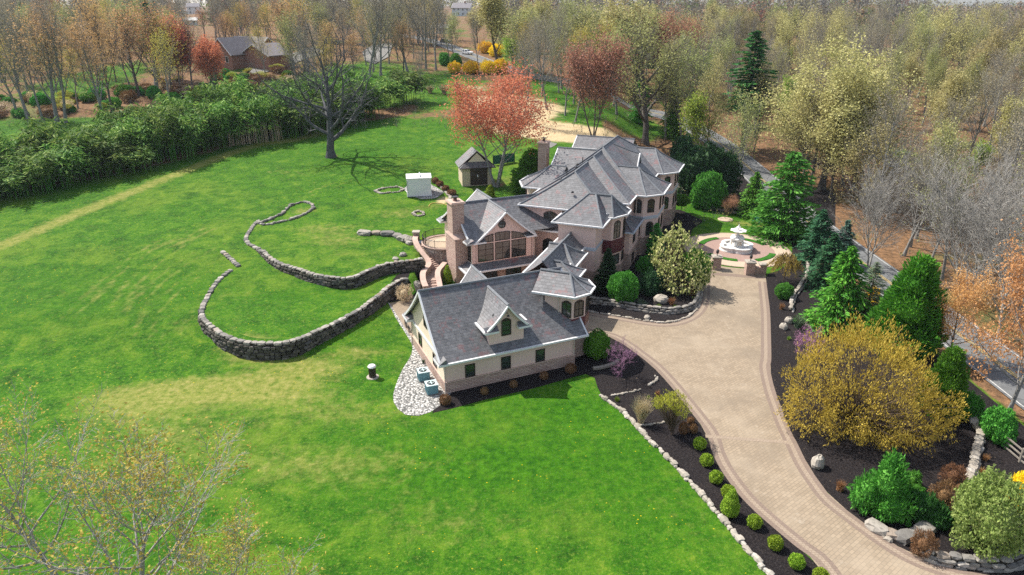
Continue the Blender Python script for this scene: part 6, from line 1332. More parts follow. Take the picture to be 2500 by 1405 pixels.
blob_proto('box_shrub', 77, [(0, 0, 1.1, 1.5, 1.5, 1.2), (.6, -.3, .8, 1.1, 1.1, .9)], 6500, .09, 'leaf_arbor', .5, .45, .4, bump=.08)
blob_proto('yew', 78, [(0, 0, 2.2, 2.6, 2.2, 2.6), (2.2, .3, 1.8, 2.2, 2.0, 2.1), (-2.0, .4, 1.9, 2.2, 2.0, 2.2), (.5, -1.2, 1.5, 2.2, 1.8, 1.8)], 14000, .19, 'leaf_dark', .45, .5, .3, bump=.2)
blob_proto('cone_shrub', 79, [(0, 0, .7, .85, .85, .8), (0, 0, 1.25, .66, .66, .75), (0, 0, 1.8, .38, .38, .6)], 5200, .07, 'leaf_box', .45, .5, .4, bump=.05)
blob_proto('small_round_tree', 80, [(0, 0, 2.5, 1.15, 1.15, 1.0)], 4200, .11, 'leaf_arbor', .5, .4, .4, stem=(2.0, .07))
blob_proto('cream_tree', 81, [(0, 0, 3.0, 2.3, 2.2, 2.0), (2.0, -.6, 2.0, 1.8, 1.7, 1.5), (-1.8, .6, 3.2, 1.7, 1.7, 1.7), (.2, -2.0, 1.7, 2.1, 1.6, 1.4), (-.6, .8, 4.4, 1.2, 1.2, 1.3), (-2.0, -1.0, 1.6, 1.4, 1.3, 1.1)], 6800, .14, 'leaf_cream', .62, .2, .3, shell=.85, core=0, stem=(1.2, .14), bump=.35, twigs=420)
blob_proto('cream_under', 82, [(.6, -.3, 1.7, 2.4, 2.2, 1.6)], 5200, .13, 'leaf_arbor', .55, .3, .4, shell=.5, core=.6)
blob_proto('gold_tree', 83, [(0, 0, 2.9, 3.6, 3.4, 2.4), (3.2, -.8, 2.2, 2.8, 2.6, 1.7), (-3.0, 1.0, 2.3, 2.7, 2.6, 1.9), (.8, -2.8, 1.7, 3.0, 2.4, 1.5), (1.6, 2.2, 3.0, 2.7, 2.5, 2.1), (5.6, -2.0, 1.4, 2.2, 2.0, 1.2), (-1.8, -1.9, 1.7, 2.4, 2.0, 1.5), (-4.6, -.6, 1.5, 1.8, 1.7, 1.3), (4.4, 1.6, 2.2, 2.2, 2.0, 1.6), (3.4, -3.2, 1.2, 2.2, 1.8, 1.1), (-1.0, 2.8, 3.2, 1.8, 1.7, 1.6)], 58000, .095, 'leaf_gold', .34, .62, .2, shell=.6, core=0, stem=(1.4, .22), bump=.4, up=.5, twigs=400, twigm='bark_brown')
blob_proto('juniper', 84, [(0, 0, 1.3, 1.5, 1.4, 1.5), (1.5, -.3, .8, 1.6, 1.2, .75), (-1.4, .2, .9, 1.4, 1.2, .95), (.2, -1.1, .7, 1.6, 1.1, .75), (.3, .4, 2.3, .8, .8, 1.0)], 9500, .16, 'leaf_bright', .3, .6, .3, bump=.25)
blob_proto('low_juniper', 85, [(0, 0, .5, 1.7, 1.0, .55), (1.1, -.3, .4, 1.3, .8, .4)], 5000, .14, 'leaf_pine', .28, .7, .3, bump=.2)
blob_proto('forsythia', 86, [(0, 0, 1.2, 1.7, 1.6, 1.3), (1.1, .3, 1.0, 1.4, 1.3, 1.0)], 5500, .14, 'leaf_yellow', .4, .5, .3, shell=.5, core=.6, bump=.2)
blob_proto('brown_shrub', 87, [(0, 0, .9, 1.3, 1.3, 1.0)], 4200, .1, 'leaf_brown', .25, .7, .2, shell=.6, core=.5, bump=.2)
blob_proto('lime_tree', 88, [(0, 0, 2.3, 1.1, 1.0, .45), (1.2, -.2, 1.7, .9, .8, .4), (-1.0, .4, 2.0, .8, .8, .4), (.3, -1.0, 1.5, .9, .7, .4), (-.3, 1.0, 2.5, .8, .7, .4), (1.3, .9, 2.1, .7, .7, .35)], 4200, .075, 'leaf_limegold', .4, .35, .3, shell=.8, core=0, stem=(1.5, .09), bump=.35, twigs=140)
blob_proto('tan_shrub', 89, [(0, 0, 1.0, 1.5, 1.5, 1.1)], 3500, .1, 'leaf_tan', .3, .6, .2, shell=.6, core=.5, bump=.25)
def tuft_proto(name, seed, n, L, spread, leafm, w=.02, arch=.5):
    rs = np.random.RandomState(seed); S = []
    for i in range(n):
        a = rs.uniform(0, 6.28); t = rs.uniform(.1, 1) * spread; p = np.array([rs.normal() * .12, rs.normal() * .12, 0]); l = L * rs.uniform(.7, 1.1); d = np.array([math.cos(a) * t, math.sin(a) * t, 1]); d /= np.linalg.norm(d)
        for k in range(3): q = p + d * l / 3; S.append((*p, *q, w * (1 - k * .28), w * (1 - (k + 1) * .28))); p = q; d = d + np.array([math.cos(a), math.sin(a), 0]) * .12 - np.array([0, 0, arch * .5]); d /= np.linalg.norm(d)
    V, Q = seg_geo(S, 3); me = np_mesh('blades', V, Q); me.materials.append(M[leafm]); register(name, [('blades', me)], float(V[:, 2].max()), float(np.hypot(V[:, 0], V[:, 1]).max() * 2))
tuft_proto('grass_clump', 91, 420, 1.9, .75, 'leaf_tan', .02, .25); tuft_proto('orange_tuft', 92, 160, .6, 1.0, 'leaf_orange', .02, .4); tuft_proto('daylily', 93, 150, .8, .9, 'leaf_greygreen', .03, .6); tuft_proto('lime_tuft', 94, 180, .5, 1.2, 'leaf_lime', .022, .5)
def weeping_proto(name, seed):
    rs = np.random.RandomState(seed); S = [(0, 0, -.2, .1, 0, 1.9, .07, .05)]; C = []; D = []
    for i in range(90):
        a = rs.uniform(0, 6.28); r = rs.uniform(.5, 1.7); top = np.array([.1 + math.cos(a) * r * .55, math.sin(a) * r * .55, 2.2 + rs.uniform(0, .5)]); end = np.array([math.cos(a) * r * 1.1, math.sin(a) * r * 1.1, rs.uniform(.9, 1.6)]); S.append((.1, 0, 1.9, *top, .025, .015)); S.append((*top, *end, .015, .006))
        for t in rs.uniform(0, 1, 34): C.append(top + (end - top) * t + rs.normal(size=3) * .06); D.append((0, 0, -1))
    mt = np_mesh('trunk', *seg_geo(S, 4)); mt.materials.append(M['bark_brown']); V, Q = leaf_geo(rs, np.array(C), .10, .022, np.array(D, float), .75); ml = np_mesh('crown', V, Q); ml.materials.append(M['leaf_mustard']); register(name, [('trunk', mt), ('crown', ml)], 2.7, 3.6)
weeping_proto('weeping', 95)
def conifer_proto(name, seed, H, rb, leafm, nb=420, per=13, L=.26, first=.04, e=.85, droop=.25, asp=.32, irregular=.25, barkm='bark_brown', updir=0.0):
    rs = np.random.RandomState(seed); S = [(0, 0, -.3, 0, 0, H * .5, H * .018, H * .011), (0, 0, H * .5, 0, 0, H * .98, H * .011, .015)]; C = []; D = []
    for i in range(nb):
        t = first + (1 - first) * ((i + rs.uniform()) / nb) ** 1.15 if True else 0; a = i * 2.39996 + rs.normal() * .2; r = rb * max(.03, (1 - t)) ** e * (1 + rs.uniform(-irregular, irregular)); z = H * t; d = np.array([math.cos(a), math.sin(a), 0]); dz = r * (updir - droop)
        S.append((0, 0, z, *(d * r + np.array([0, 0, z + dz])), .03 + .02 * (1 - t), .008)); m = max(3, int(per * (.3 + r / rb)))
        s = rs.uniform(.25, 1.0, m) ** .8; side = np.array([-d[1], d[0], 0]); off = rs.normal(size=m) * .2 * r * (1.1 - s * .5)
        P = d * r * s[:, None] + np.array([0, 0, z]) + np.array([0, 0, 1]) * (dz * s ** 1.4)[:, None] + side * off[:, None] + rs.normal(size=(m, 3)) * .05 * L; C.append(P); D.append(np.tile(d + np.array([0, 0, -droop * .8 + updir]), (m, 1)) + side * np.sign(off)[:, None] * .6)
    C = np.concatenate(C); D = np.concatenate(D); V, Q = leaf_geo(rs, C, L, L * asp, D, .75, np.tile([0, 0, 1.], (len(C), 1)), .5); mt = np_mesh('trunk', *seg_geo(S, 4)); mt.materials.append(M[barkm]); ml = np_mesh('crown', V, Q); ml.materials.append(M[leafm]); register(name, [('trunk', mt), ('crown', ml)], H, float(np.percentile(np.hypot(V[:, 0], V[:, 1]), 98) * 2))
conifer_proto('hemlock', 101, 9, 3.2, 'leaf_arbor', 380, 24, .28, droop=.3, e=.62, irregular=.7); conifer_proto('spruce', 102, 9, 2.6, 'leaf_spruce', 380, 20, .27, droop=.15, e=.72, irregular=.6); conifer_proto('blue_spruce', 103, 8, 2.4, 'leaf_bluespruce', 360, 20, .25, droop=.12, e=.75, irregular=.55)
conifer_proto('bright_fir', 104, 12, 4.2, 'leaf_bright', 300, 34, .36, droop=.12, e=.42, irregular=.7); conifer_proto('tall_pine', 105, 22, 3.4, 'leaf_pine', 210, 30, .42, first=.34, e=.5, irregular=.75, droop=.1, barkm='bark_dark'); conifer_proto('wispy_pine', 106, 8, 2.8, 'leaf_greygreen', 260, 13, .34, droop=.1, e=.7, irregular=.4, asp=.1); conifer_proto('cedar', 107, 9, 2.0, 'leaf_dark', 480, 15, .26, e=.7, droop=-.2)
blob_proto('arborvitae', 108, [(0, 0, 2.4, 2.7, 2.7, 2.6), (0, 0, 4.4, 2.3, 2.3, 2.8), (.1, 0, 6.6, 1.6, 1.6, 2.4), (.1, 0, 8.2, .9, .9, 1.7)], 19000, .21, 'leaf_arbor', .32, .72, .25, shell=.35, core=.72, bump=.16, up=.6)
def bamboo_proto(name, seed, leafm='leaf_bamboo', n=30, H=9.5):
    rs = np.random.RandomState(seed); S = []; C = []; D = []
    for i in range(n):
        x, y = rs.normal(size=2) * 1.2; h = H * rs.uniform(.7, 1.05); a = rs.uniform(0, 6.28); lean = rs.uniform(.4, 2.2); p = np.array([x, y, 0.]); pts = [p]
        for k in range(1, 7): t = k / 6; pts.append(np.array([x + math.cos(a) * lean * t ** 2.4, y + math.sin(a) * lean * t ** 2.4, h * (t - .10 * t ** 3)]))
        for k in range(6): S.append((*pts[k], *pts[k + 1], .045 - .005 * k, .04 - .005 * k))
        m = 95; t = rs.uniform(.28, 1.0, m) ** .75 * 6; j = np.minimum(5, t.astype(int)); f = (t - j)[:, None]; P = np.array(pts); q = P[j] * (1 - f) + P[j + 1] * f; o = rs.normal(size=(m, 3)) * np.array([.5, .5, .3]); C.append(q + o); D.append(nrm(o * np.array([1, 1, 0]) + 1e-3) + np.array([0, 0, -.55]))
    C = np.concatenate(C); D = np.concatenate(D); V, Q = leaf_geo(rs, C, .42, .10, D, .72, np.tile([0, 0, 1.], (len(C), 1)), .35); mt = np_mesh('culms', *seg_geo(S, 3)); k_ = M['leaf_tan']; mt.materials.append(M['leaf_arbor']); ml = np_mesh('leaves', V, Q); ml.materials.append(M[leafm]); register(name, [('culms', mt), ('leaves', ml)], H, 5.2)
bamboo_proto('bamboo_a', 111); bamboo_proto('bamboo_b', 112); bamboo_proto('bamboo_c', 113, n=22)

# ================================================================== planting
PRNG = random.Random(77)
PLANTED = []
def put(proto, name, x, y, z, h=None, w=None, rot=None, label=None, cat=None, group=None):
    parts, H, W = PROTO[proto]; sz = (h / H) if h else 1.0; sx = (w / W) if w else sz
    if not h: sz = sx
    r = empty(name, (x, y, z), label, cat, group, PRNG.uniform(0, 6.28) if rot is None else rot); r.scale = (sx, sx, sz)
    for pn, me in parts: o = bpy.data.objects.new(pn, me); COL.objects.link(o); o.parent = r
    PLANTED.append((x, y, (w or W * sx) * .5)); return r
def plant(proto, name, px, py, top, width, label, cat, group=None, rot=None, z=None):
    """stands where the photograph shows its foot (px,py); top = photograph row of its tip, width in photograph pixels"""
    x, y, z0 = G(px, py) if z is None else (*un(px, py, z), z); h = top_height(x, y, z0, top); d = pj(x, y, z0 + h / 2)[2]; w = width * d / F if width else None
    return put(proto, name, x, y, z0, h, w, rot, label, cat, group)
T = 'tree'; S_ = 'shrub'
# --- lawn and house trees
plant('dead', 'bare_tree', 808, 384, 8, 345, 'large gnarled leafless tree alone on the lawn with a leaning dark trunk', T, rot=1.1)
plant('red_a', 'red_maple', 1213, 456, 168, 285, 'red budded tree with pale trunks beside the small garden house', T, rot=.6)
plant('red_b', 'red_maple', 1448, 335, 88, 150, 'tall red budded tree with several dark stems just behind the mansion', T)
plant('red_b', 'red_maple', 1640, 230, 30, 120, 'red tinted tree crown rising behind the tall tree at the mansion', T)
plant('big_oak', 'tall_tree', 1575, 352, 15, 330, 'very tall spreading tree with dark forked trunk right behind the mansion', T, rot=2.0)
plant('tall_pine', 'tall_pine', 1812, 366, 76, 135, 'tall dark green pine with long bare trunk beside the bend of the road', T)
plant('olive_b', 'olive_tree', 1840, 372, 150, 130, 'thin pale tree standing against the tall dark pine', T)
plant('big_olive', 'olive_tree', 2005, 462, 105, 390, 'huge round olive yellow tree in full bud on the near side of the road', T, rot=.3)
plant('olive_a', 'olive_tree', 2085, 465, 200, 230, 'olive tree close behind the huge round one beside the road', T)
plant('white_bare', 'bare_tree', 2345, 742, 385, 330, 'whitish leafless tree with fanned branches at the right road edge', T, rot=1.2)
plant('white_bare', 'bare_tree', 2262, 560, 360, 230, 'pale leafless tree across the road above the tall green arborvitae', T, rot=2.8)
plant('orange_front', 'orange_tree', 2315, 880, 660, 160, 'orange budded tree between the arborvitae and the road', T)
plant('orange_front', 'orange_tree', 2462, 1010, 590, 280, 'large orange budded tree at the right edge beside the road', T, rot=.8)
plant('orange_b', 'orange_tree', 2560, 900, 480, 330, 'orange budded tree leaning in from beyond the right edge', T)
plant('white_bare', 'bare_tree', 2440, 830, 430, 330, 'pale leafless tree across the road at the far right edge', T, rot=4.4)
plant('white_bare', 'bare_tree', 2120, 655, 395, 190, 'greyish leafless tree beside the road above the dark spruces', T, rot=.2)
plant('white_bare', 'bare_tree', 2395, 690, 350, 260, 'pale leafless tree behind the whitish one at the right road edge', T, rot=3.3)
plant('white_bare', 'bare_tree', 2190, 520, 330, 220, 'greyish leafless tree across the road, right of the huge olive tree', T, rot=5.2)
plant('bare_c', 'bare_tree', 2480, 560, 180, 170, 'tall grey trunked tree at the far right edge in front of the woods', T)
# --- evergreens on the right
plant('arborvitae', 'arborvitae', 2198, 862, 628, 172, 'tall bright green arborvitae with pointed top near the road', T)
plant('hemlock', 'hemlock', 2042, 800, 602, 170, 'broad green hemlock right of the curved stone wall', T)
plant('wispy_pine', 'pine', 2108, 800, 640, 125, 'wispy grey green pine between hemlock and arborvitae', T)
plant('spruce', 'spruce', 1990, 640, 512, 110, 'dark spruce beside the fountain plaza', T)
plant('blue_spruce', 'spruce', 2050, 650, 538, 90, 'bluish spruce at the road edge behind the dark one', T)
plant('spruce', 'spruce', 2015, 705, 570, 115, 'lower dark green spruce above the broad hemlock', T)
plant('bright_fir', 'conifer', 1908, 578, 372, 165, 'bright green conifer standing behind the fountain lawn', T)
plant('hemlock', 'hemlock', 1835, 528, 420, 85, 'small dark hemlock left of the bright green conifer', T)
plant('yew', 'yew', 1725, 478, 352, 150, 'wide dark yew mass at the far corner of the mansion', S_)
plant('yew', 'yew', 1665, 425, 330, 90, 'dark yew close behind the far roof of the mansion', S_)
plant('arborvitae', 'evergreen', 2290, 1010, 850, 110, 'dull green evergreen half hidden behind the golden tree', T)
plant('arborvitae', 'evergreen', 1300, 478, 366, 115, 'broad green evergreen at the second chimney of the mansion', T)
plant('cone_shrub', 'evergreen', 1196, 482, 452, 26, 'small pointed evergreen behind the great room roof', S_)
plant('cedar', 'evergreen', 1480, 714, 608, 62, 'narrow dark evergreen against the mansion wall', T)
# --- shrubs right of the drive
plant('gold_tree', 'golden_tree', 2075, 1040, 806, 425, 'very wide golden budded tree spreading beside the drive', T, rot=.15)
plant('pink_small', 'redbud', 1975, 880, 805, 90, 'small purple flowering tree peeking over the golden tree', T)
plant('juniper', 'juniper', 2150, 1246, 1115, 165, 'bright green spreading juniper below the golden tree', S_, rot=0)
plant('low_juniper', 'juniper', 2245, 1270, 1205, 125, 'low flat juniper right of the bright spreading one', S_, rot=-.4)
plant('yellow_round', 'round_shrub', 2398, 1348, 1168, 178, 'large round yellow green shrub at lower right', S_)
plant('forsythia', 'forsythia', 2486, 1245, 1155, 90, 'yellow flowering shrub at the right edge below the rail fence', S_)
plant('brown_shrub', 'brown_shrub', 2322, 1185, 1135, 62, 'brown bare shrub in mulch below the crumbling wall', S_); plant('brown_shrub', 'brown_shrub', 2298, 1245, 1175, 70, 'brown bare shrub left of the large round shrub', S_); plant('brown_shrub', 'brown_shrub', 2248, 1355, 1298, 62, 'brown shrub growing through stones at the drive edge', S_)
plant('shrub', 'green_shrub', 2356, 1020, 962, 72, 'round fresh green shrub above the crumbling wall', S_); plant('shrub', 'green_shrub', 2428, 1072, 998, 92, 'fresh green shrub at the upper end of the rail fence', S_)
plant('forsythia', 'forsythia', 2128, 745, 700, 42, 'small yellow shrub between pine and arborvitae', S_)
plant('weeping', 'weeping_tree', 1912, 688, 620, 92, 'small yellow weeping tree near the gate wall', T); plant('round_bush', 'green_shrub', 1912, 728, 692, 44, 'round green shrub under the weeping tree', S_)
plant('orange_tuft', 'grass_tuft', 1908, 756, 738, 20, 'rust coloured grass tuft in mulch right of the drive', 'grass'); plant('daylily', 'daylily', 1948, 800, 765, 44, 'grey green strap leaved clump beside the white rock', 'plant'); plant('orange_tuft', 'grass_tuft', 2050, 1198, 1170, 34, 'straw tuft at the right edge of the drive', 'grass'); plant('lime_tuft', 'grass_tuft', 1925, 830, 820, 16, 'small lime tuft in mulch above the golden tree', 'plant')
plant('orange_tuft', 'grass_tuft', 2405, 1125, 1108, 28, 'dry tuft on the right of the crumbling stone wall', 'grass'); plant('orange_tuft', 'grass_tuft', 2396, 1158, 1140, 24, 'lower dry tuft at the crumbling stone wall', 'grass')
plant('juniper', 'juniper', 2225, 1185, 1150, 70, 'small dark juniper in the golden tree shade', S_)
# --- bed between house and drive
plant('round_bush', 'round_bush', 1520, 738, 664, 76, 'big clipped green ball bush below the mansion bay', S_)
plant('dark_shrub', 'dark_shrub', 1590, 715, 660, 75, 'dark loose shrub right of the green ball bush', S_)
plant('shrub', 'green_shrub', 1572, 664, 628, 42, 'small green shrub at the mansion stone base', S_)
plant('cream_tree', 'cream_tree', 1655, 708, 556, 148, 'broad cream leaved tree in front of the mansion', T, rot=0); plant('cream_under', 'green_shrub', 1690, 700, 605, 100, 'green leaved shrub on the right of the cream tree', S_)
plant('bright_fir', 'green_shrub', 1598, 625, 545, 48, 'bright lime green upright shrub at the mansion wall', S_)
plant('small_round_tree', 'small_tree', 1662, 522, 476, 40, 'small lollipop tree on the lawn at the mansion corner', T); plant('shrub', 'round_shrub', 1726, 508, 420, 86, 'round glossy green shrub behind the small right lawn', S_); plant('red_b', 'small_tree', 1780, 522, 480, 46, 'low reddish shrub tree beside the row of pale stones', T)
plant('sapling', 'sapling', 1771, 537, 495, 26, 'thin sapling in the round pale chip ring', T)
plant('orange_tuft', 'grass_tuft', 1640, 744, 724, 28, 'rust coloured tuft beside the large grey boulder', 'grass'); plant('orange_tuft', 'grass_tuft', 1689, 722, 702, 24, 'rust coloured tuft near the drive corner', 'grass'); plant('lime_tuft', 'grass_tuft', 1607, 754, 741, 22, 'lime tuft on top of the low curved wall', 'plant'); plant('lime_tuft', 'grass_tuft', 1648, 756, 744, 20, 'second lime tuft along the low curved wall', 'plant'); plant('daylily', 'daylily', 1565, 750, 730, 40, 'blue green ground plant behind the low curved wall', 'plant')
# --- garage side and left strip
plant('box_shrub', 'green_shrub', 1458, 872, 808, 68, 'dark green rounded shrub at the right corner of the garage', S_)
plant('purple_small', 'purple_tree', 1517, 920, 828, 98, 'small leafless purple twigged tree in the mulch by the drive', T)
plant('grass_clump', 'ornamental_grass', 1565, 1034, 962, 76, 'large tan ornamental grass clump beside the lawn edge', 'grass')
plant('lime_tree', 'lime_tree', 1640, 1062, 952, 100, 'low lime yellow tree leaning over the mulch strip', T)
for px, py, t_, w_, l in ((1668, 1058, 1030, 26, 'dark leafless clump under the lime yellow tree, the left one'), (1692, 1056, 1036, 22, 'dark leafless clump under the lime yellow tree, nearest the drive'), (1686, 1034, 1018, 20, 'dark leafless clump between lime tree and drive edge')):
    plant('brown_ball', 'dark_clump', px, py, t_, w_, l, S_)
    for c in list(COL.objects)[-1:]: pass
plant('orange_tuft', 'grass_tuft', 1605, 968, 952, 22, 'pale straw tuft at the hooked line of white stones', 'grass'); plant('lime_tuft', 'grass_tuft', 1506, 980, 968, 20, 'small green plant at the lawn edge stones', 'plant'); plant('lime_tuft', 'grass_tuft', 1582, 975, 964, 16, 'tiny green plant above the tan grass clump', 'plant')
bx_ = [(1707, 1094, 'small round boxwood at the top end of the mulch strip row'), (1724, 1135, 'small round boxwood, second from the top of the strip row'), (1747, 1177, 'small round boxwood, third from the top of the strip row'), (1777, 1213, 'small round boxwood hidden behind the cone shaped evergreen'), (1840, 1286, 'small round boxwood next below the cone shaped evergreen'), (1891, 1338, 'small round boxwood, second below the cone shaped evergreen'), (1943, 1384, 'small round boxwood near the bottom edge'), (2001, 1419, 'small round boxwood cut by the bottom edge')]
for px, py, l in bx_: plant('boxwood', 'boxwood', px, py, py - 25 - (py - 1090) * .012, 33 + (py - 1090) * .024, l, S_, 'clipped boxwoods along the mulch strip')
plant('cone_shrub', 'cone_evergreen', 1780, 1258, 1194, 46, 'cone shaped clipped evergreen in the mulch strip', S_)
for px, py, w_, l in ((1087, 986, 31, 'rust brown ball shrub at the front left corner of the garage'), (1183, 962, 22, 'brown ball shrub below the left garage window'), (1254, 945, 22, 'brown ball shrub between left and middle garage windows'), (1328, 925, 24, 'brown ball shrub below the right garage window'), (1393, 909, 29, 'brown ball shrub at the right end of the garage wall')): plant('brown_ball', 'ball_shrub', px, py, py - w_ * .72, w_, l, S_, 'brown ball shrubs along the garage front')
plant('cone_shrub', 'evergreen', 1093, 690, 648, 24, 'small green evergreen between the garden stairs and the chimney foot', S_); plant('tan_shrub', 'tan_shrub', 988, 735, 695, 46, 'tan bare shrub at the end of the lower retaining wall', S_)
for px, py, w_, l in ((1063, 447, 20, 'brown mound shrub nearest the white metal shed'), (1074, 455, 20, 'brown mound shrub, second from the white metal shed'), (1088, 466, 20, 'brown mound shrub between shed and chimney, second from the chimney'), (1103, 476, 25, 'brown mound shrub nearest the chimney top')): plant('brown_ball', 'mound_shrub', px, py, py - 14, w_, l, S_, 'brown mound shrubs by the stone wall')
plant('daylily', 'leafy_plant', 1034, 888, 876, 14, 'pale green leafy plant at the garage side wall on gravel', 'plant')
# --- foreground trees at lower left, standing below the frame
for i, (x, y, h, w_, rt, l) in enumerate(((-21.5, 28.5, 14.2, 14.5, .4, 'yellow budded tree with whitish limbs filling the lower left corner'), (-14.0, 25.0, 10.6, 11, 2.2, 'yellow budded tree at the bottom, right of the corner tree'), (-29, 33, 14.0, 12, 4.0, 'yellow budded tree at the left edge near the bottom'), (-9.5, 22.5, 7.6, 8, 5.2, 'low yellow budded crown at the bottom edge right of the others'))):
    put('near_bud', 'budding_tree', x, y, 0, h, w_, rt, l, T)
# --- bamboo grove along the lawn
row = GP([(-60, 505), (60, 470), (160, 452), (260, 432), (350, 408), (430, 388), (520, 366), (600, 352), (680, 338), (760, 326), (840, 304), (900, 290)]); k_ = 0
for ln, (off, hs) in enumerate(((0, .92), (3.2, 1.0), (6.6, 1.08), (10.5, 1.1))):
    P = resample(offset(row, False, off), 3.7)
    for p in P:
        x, y = p.x + PRNG.uniform(-.8, .8), p.y + PRNG.uniform(-.8, .8); gap = 565 < pj(x, y, zt1(x, y))[0] < 640
        if gap and ln < 2: continue
        put(('bamboo_a', 'bamboo_b', 'bamboo_c')[k_ % 3], 'bamboo_clump', x, y, zt1(x, y), 9.3 * hs * PRNG.uniform(.66, 1.2) * (.85 if pj(x, y, 5)[0] < 330 else 1.05), 6.4, None, 'tall leafy green bamboo clump in the grove along the left lawn', 'bamboo', 'bamboo clumps bordering the lawn'); k_ += 1
for px, py, t_, w_, l in ((985, 250, 165, 80, 'separate lime green bamboo clump at the corner of the back lawn'), (950, 262, 185, 70, 'bamboo clump left of the separate lime green one'), (905, 285, 205, 70, 'bamboo clump behind the leafless tree branches')): plant('bamboo_a', 'bamboo_clump', px, py, t_, w_, l, 'bamboo', 'bamboo clumps bordering the lawn')
rs_ = np.random.RandomState(5); S = []
for t in np.linspace(0, 1, 60):
    px = 560 + 130 * t; x, y, z = G(px, 352 - 16 * t + 6); x += rs_.normal() * .25; y += rs_.normal() * .25; S.append((x, y, z - .1, x + rs_.normal() * .15, y, z + 4.5, .05, .035))
o = bpy.data.objects.new('bamboo_canes', np_mesh('bamboo_canes', *seg_geo(np.array(S) - np.array([S[0][0], S[0][1], S[0][2], S[0][0], S[0][1], S[0][2], 0, 0]), 4))); COL.objects.link(o); o.location = S[0][:3]; o.data.materials.append(M['leaf_tan']); tag(o, 'row of bare bamboo canes in the gap of the grove', 'bamboo')
# --- yellow hedges and bushes by the far road
for px, py, t_, w_, l in ((1185, 130, 100, 50, 'yellow flowering bush above the white car'), (1215, 138, 105, 46, 'yellow flowering bush right of the white car'), (1110, 178, 150, 46, 'yellow flowering bush at the left of the hedge behind the back lawn'), (1150, 180, 148, 52, 'yellow flowering bush in the middle of the hedge behind the back lawn'), (1190, 180, 146, 50, 'yellow flowering bush under the dark trunk beyond the back lawn'), (1225, 178, 142, 48, 'yellow flowering bush at the right of the hedge')): plant('forsythia', 'forsythia', px, py, t_, w_, l, S_)
for px, py, t_, w_, l in ((1050, 228, 205, 40, 'straw coloured reeds at the left of the back lawn edge'), (1085, 230, 202, 44, 'straw coloured reeds in the middle of the back lawn edge'), (1120, 228, 200, 44, 'straw coloured reeds beside the red tree crown')): plant('grass_clump', 'reeds', px, py, t_, w_, l, 'grass')
plant('shrub', 'green_shrub', 1113, 165, 130, 30, 'green shrub left of the white car', S_); plant('shrub', 'green_shrub', 1085, 160, 128, 34, 'green shrub at the roadside below the black car', S_)
plant('pink_small', 'redbud', 592, 82, 62, 24, 'pink flowering tree behind the brick house roof', T); plant('pinkred', 'red_tree', 522, 226, 95, 70, 'reddish twiggy tree in front of the brick house', T); plant('cedar', 'evergreen', 548, 62, -20, 75, 'dark evergreen beside the white house at top left', T); plant('tall_pine', 'evergreen', 590, 66, 10, 40, 'dark evergreen behind the roof of the brick house', T); plant('pinkred', 'red_tree', 440, 215, 50, 100, 'pinkish twiggy tree left of the brick house', T)
for px, py, t_, w_, pr, l in ((438, 100, 30, 60, 'mustard_b', 'yellow budded tree in front of the small pale blue outbuilding'), (500, 90, 20, 50, 'orange_b', 'orange budded tree between white house and brick house'), (1112, 98, 30, 50, 'khaki_a', 'pale tree in front of the pale house beyond the road'), (1165, 105, 20, 60, 'olive_a', 'olive tree right of the pale house beyond the road')): plant(pr, 'budding_tree', px, py, t_, w_, l, T)
# individually placed wood edge trees on the left and behind
man = [('bare_b', 70, 290, -20, 150), ('bare_a', 105, 295, 20, 120), ('mustard_a', 45, 285, 60, 140), ('orange_a', 140, 300, 15, 150), ('bare_b', 160, 300, -30, 130), ('mustard_a', 190, 265, 115, 80), ('orange_a', 260, 300, 40, 120), ('orange_b', 275, 280, -20, 110), ('orange_a', 380, 230, 5, 170), ('orange_b', 340, 235, 10, 140), ('mustard_b', 420, 225, 30, 130), ('bare_a', 470, 215, 30, 110), ('mustard_a', 648, 188, 60, 70), ('orange_b', 715, 175, -10, 130), ('mustard_a', 745, 150, -20, 110), ('bare_b', 900, 190, -40, 130), ('bare_a', 930, 185, -30, 150), ('bare_b', 995, 175, -40, 110), ('bare_c', 1040, 170, -60, 140), ('bare_b', 1065, 172, -30, 90), ('olive_c', 1215, 165, -40, 120), ('bare_b', 1168, 175, 20, 50), ('bare_a', 1030, 225, 120, 60), ('khaki_a', 1290, 190, 20, 170), ('bare_c', 1345, 190, 60, 110), ('lime_a', 1255, 185, 90, 80), ('khaki_a', 1400, 200, 0, 180), ('olive_a', 1500, 210, 0, 190), ('bare_b', 1665, 345, 80, 120), ('khaki_b', 1625, 340, 110, 100), ('olive_b', 1725, 395, 130, 130), ('khaki_a', 1690, 360, 100, 140), ('hemlock', 1640, 335, 200, 70), ('lime_a', 1700, 400, 230, 90), ('bright_fir', 1560, 300, 190, 60)]
names = {'bare': 'bare_tree', 'mustard': 'yellow_tree', 'orange': 'orange_tree', 'olive': 'olive_tree', 'khaki': 'budding_tree', 'lime': 'green_tree', 'hemlock': 'hemlock', 'bright': 'conifer'}
LAB = {'bare': 'tall leafless grey tree', 'mustard': 'slender tree with yellowish buds', 'orange': 'tree with orange buds', 'olive': 'tree with olive yellow leaves', 'khaki': 'tree with pale tan buds', 'lime': 'small tree with fresh green leaves', 'hemlock': 'dark hemlock', 'bright': 'bright green conifer'}
def zone(px): return ('behind the bamboo grove at far left' if px < 330 else 'behind the bamboo grove near the brick house' if px < 800 else 'beside the far road beyond the back lawn' if px < 1270 else 'in the wood edge right behind the mansion')
for pr, px, py, t_, w_ in man:
    kd = pr.split('_')[0]; plant(pr, names[kd], px, py, t_, w_, LAB[kd] + ' standing ' + zone(px), T, LAB[kd] + 's ' + zone(px))
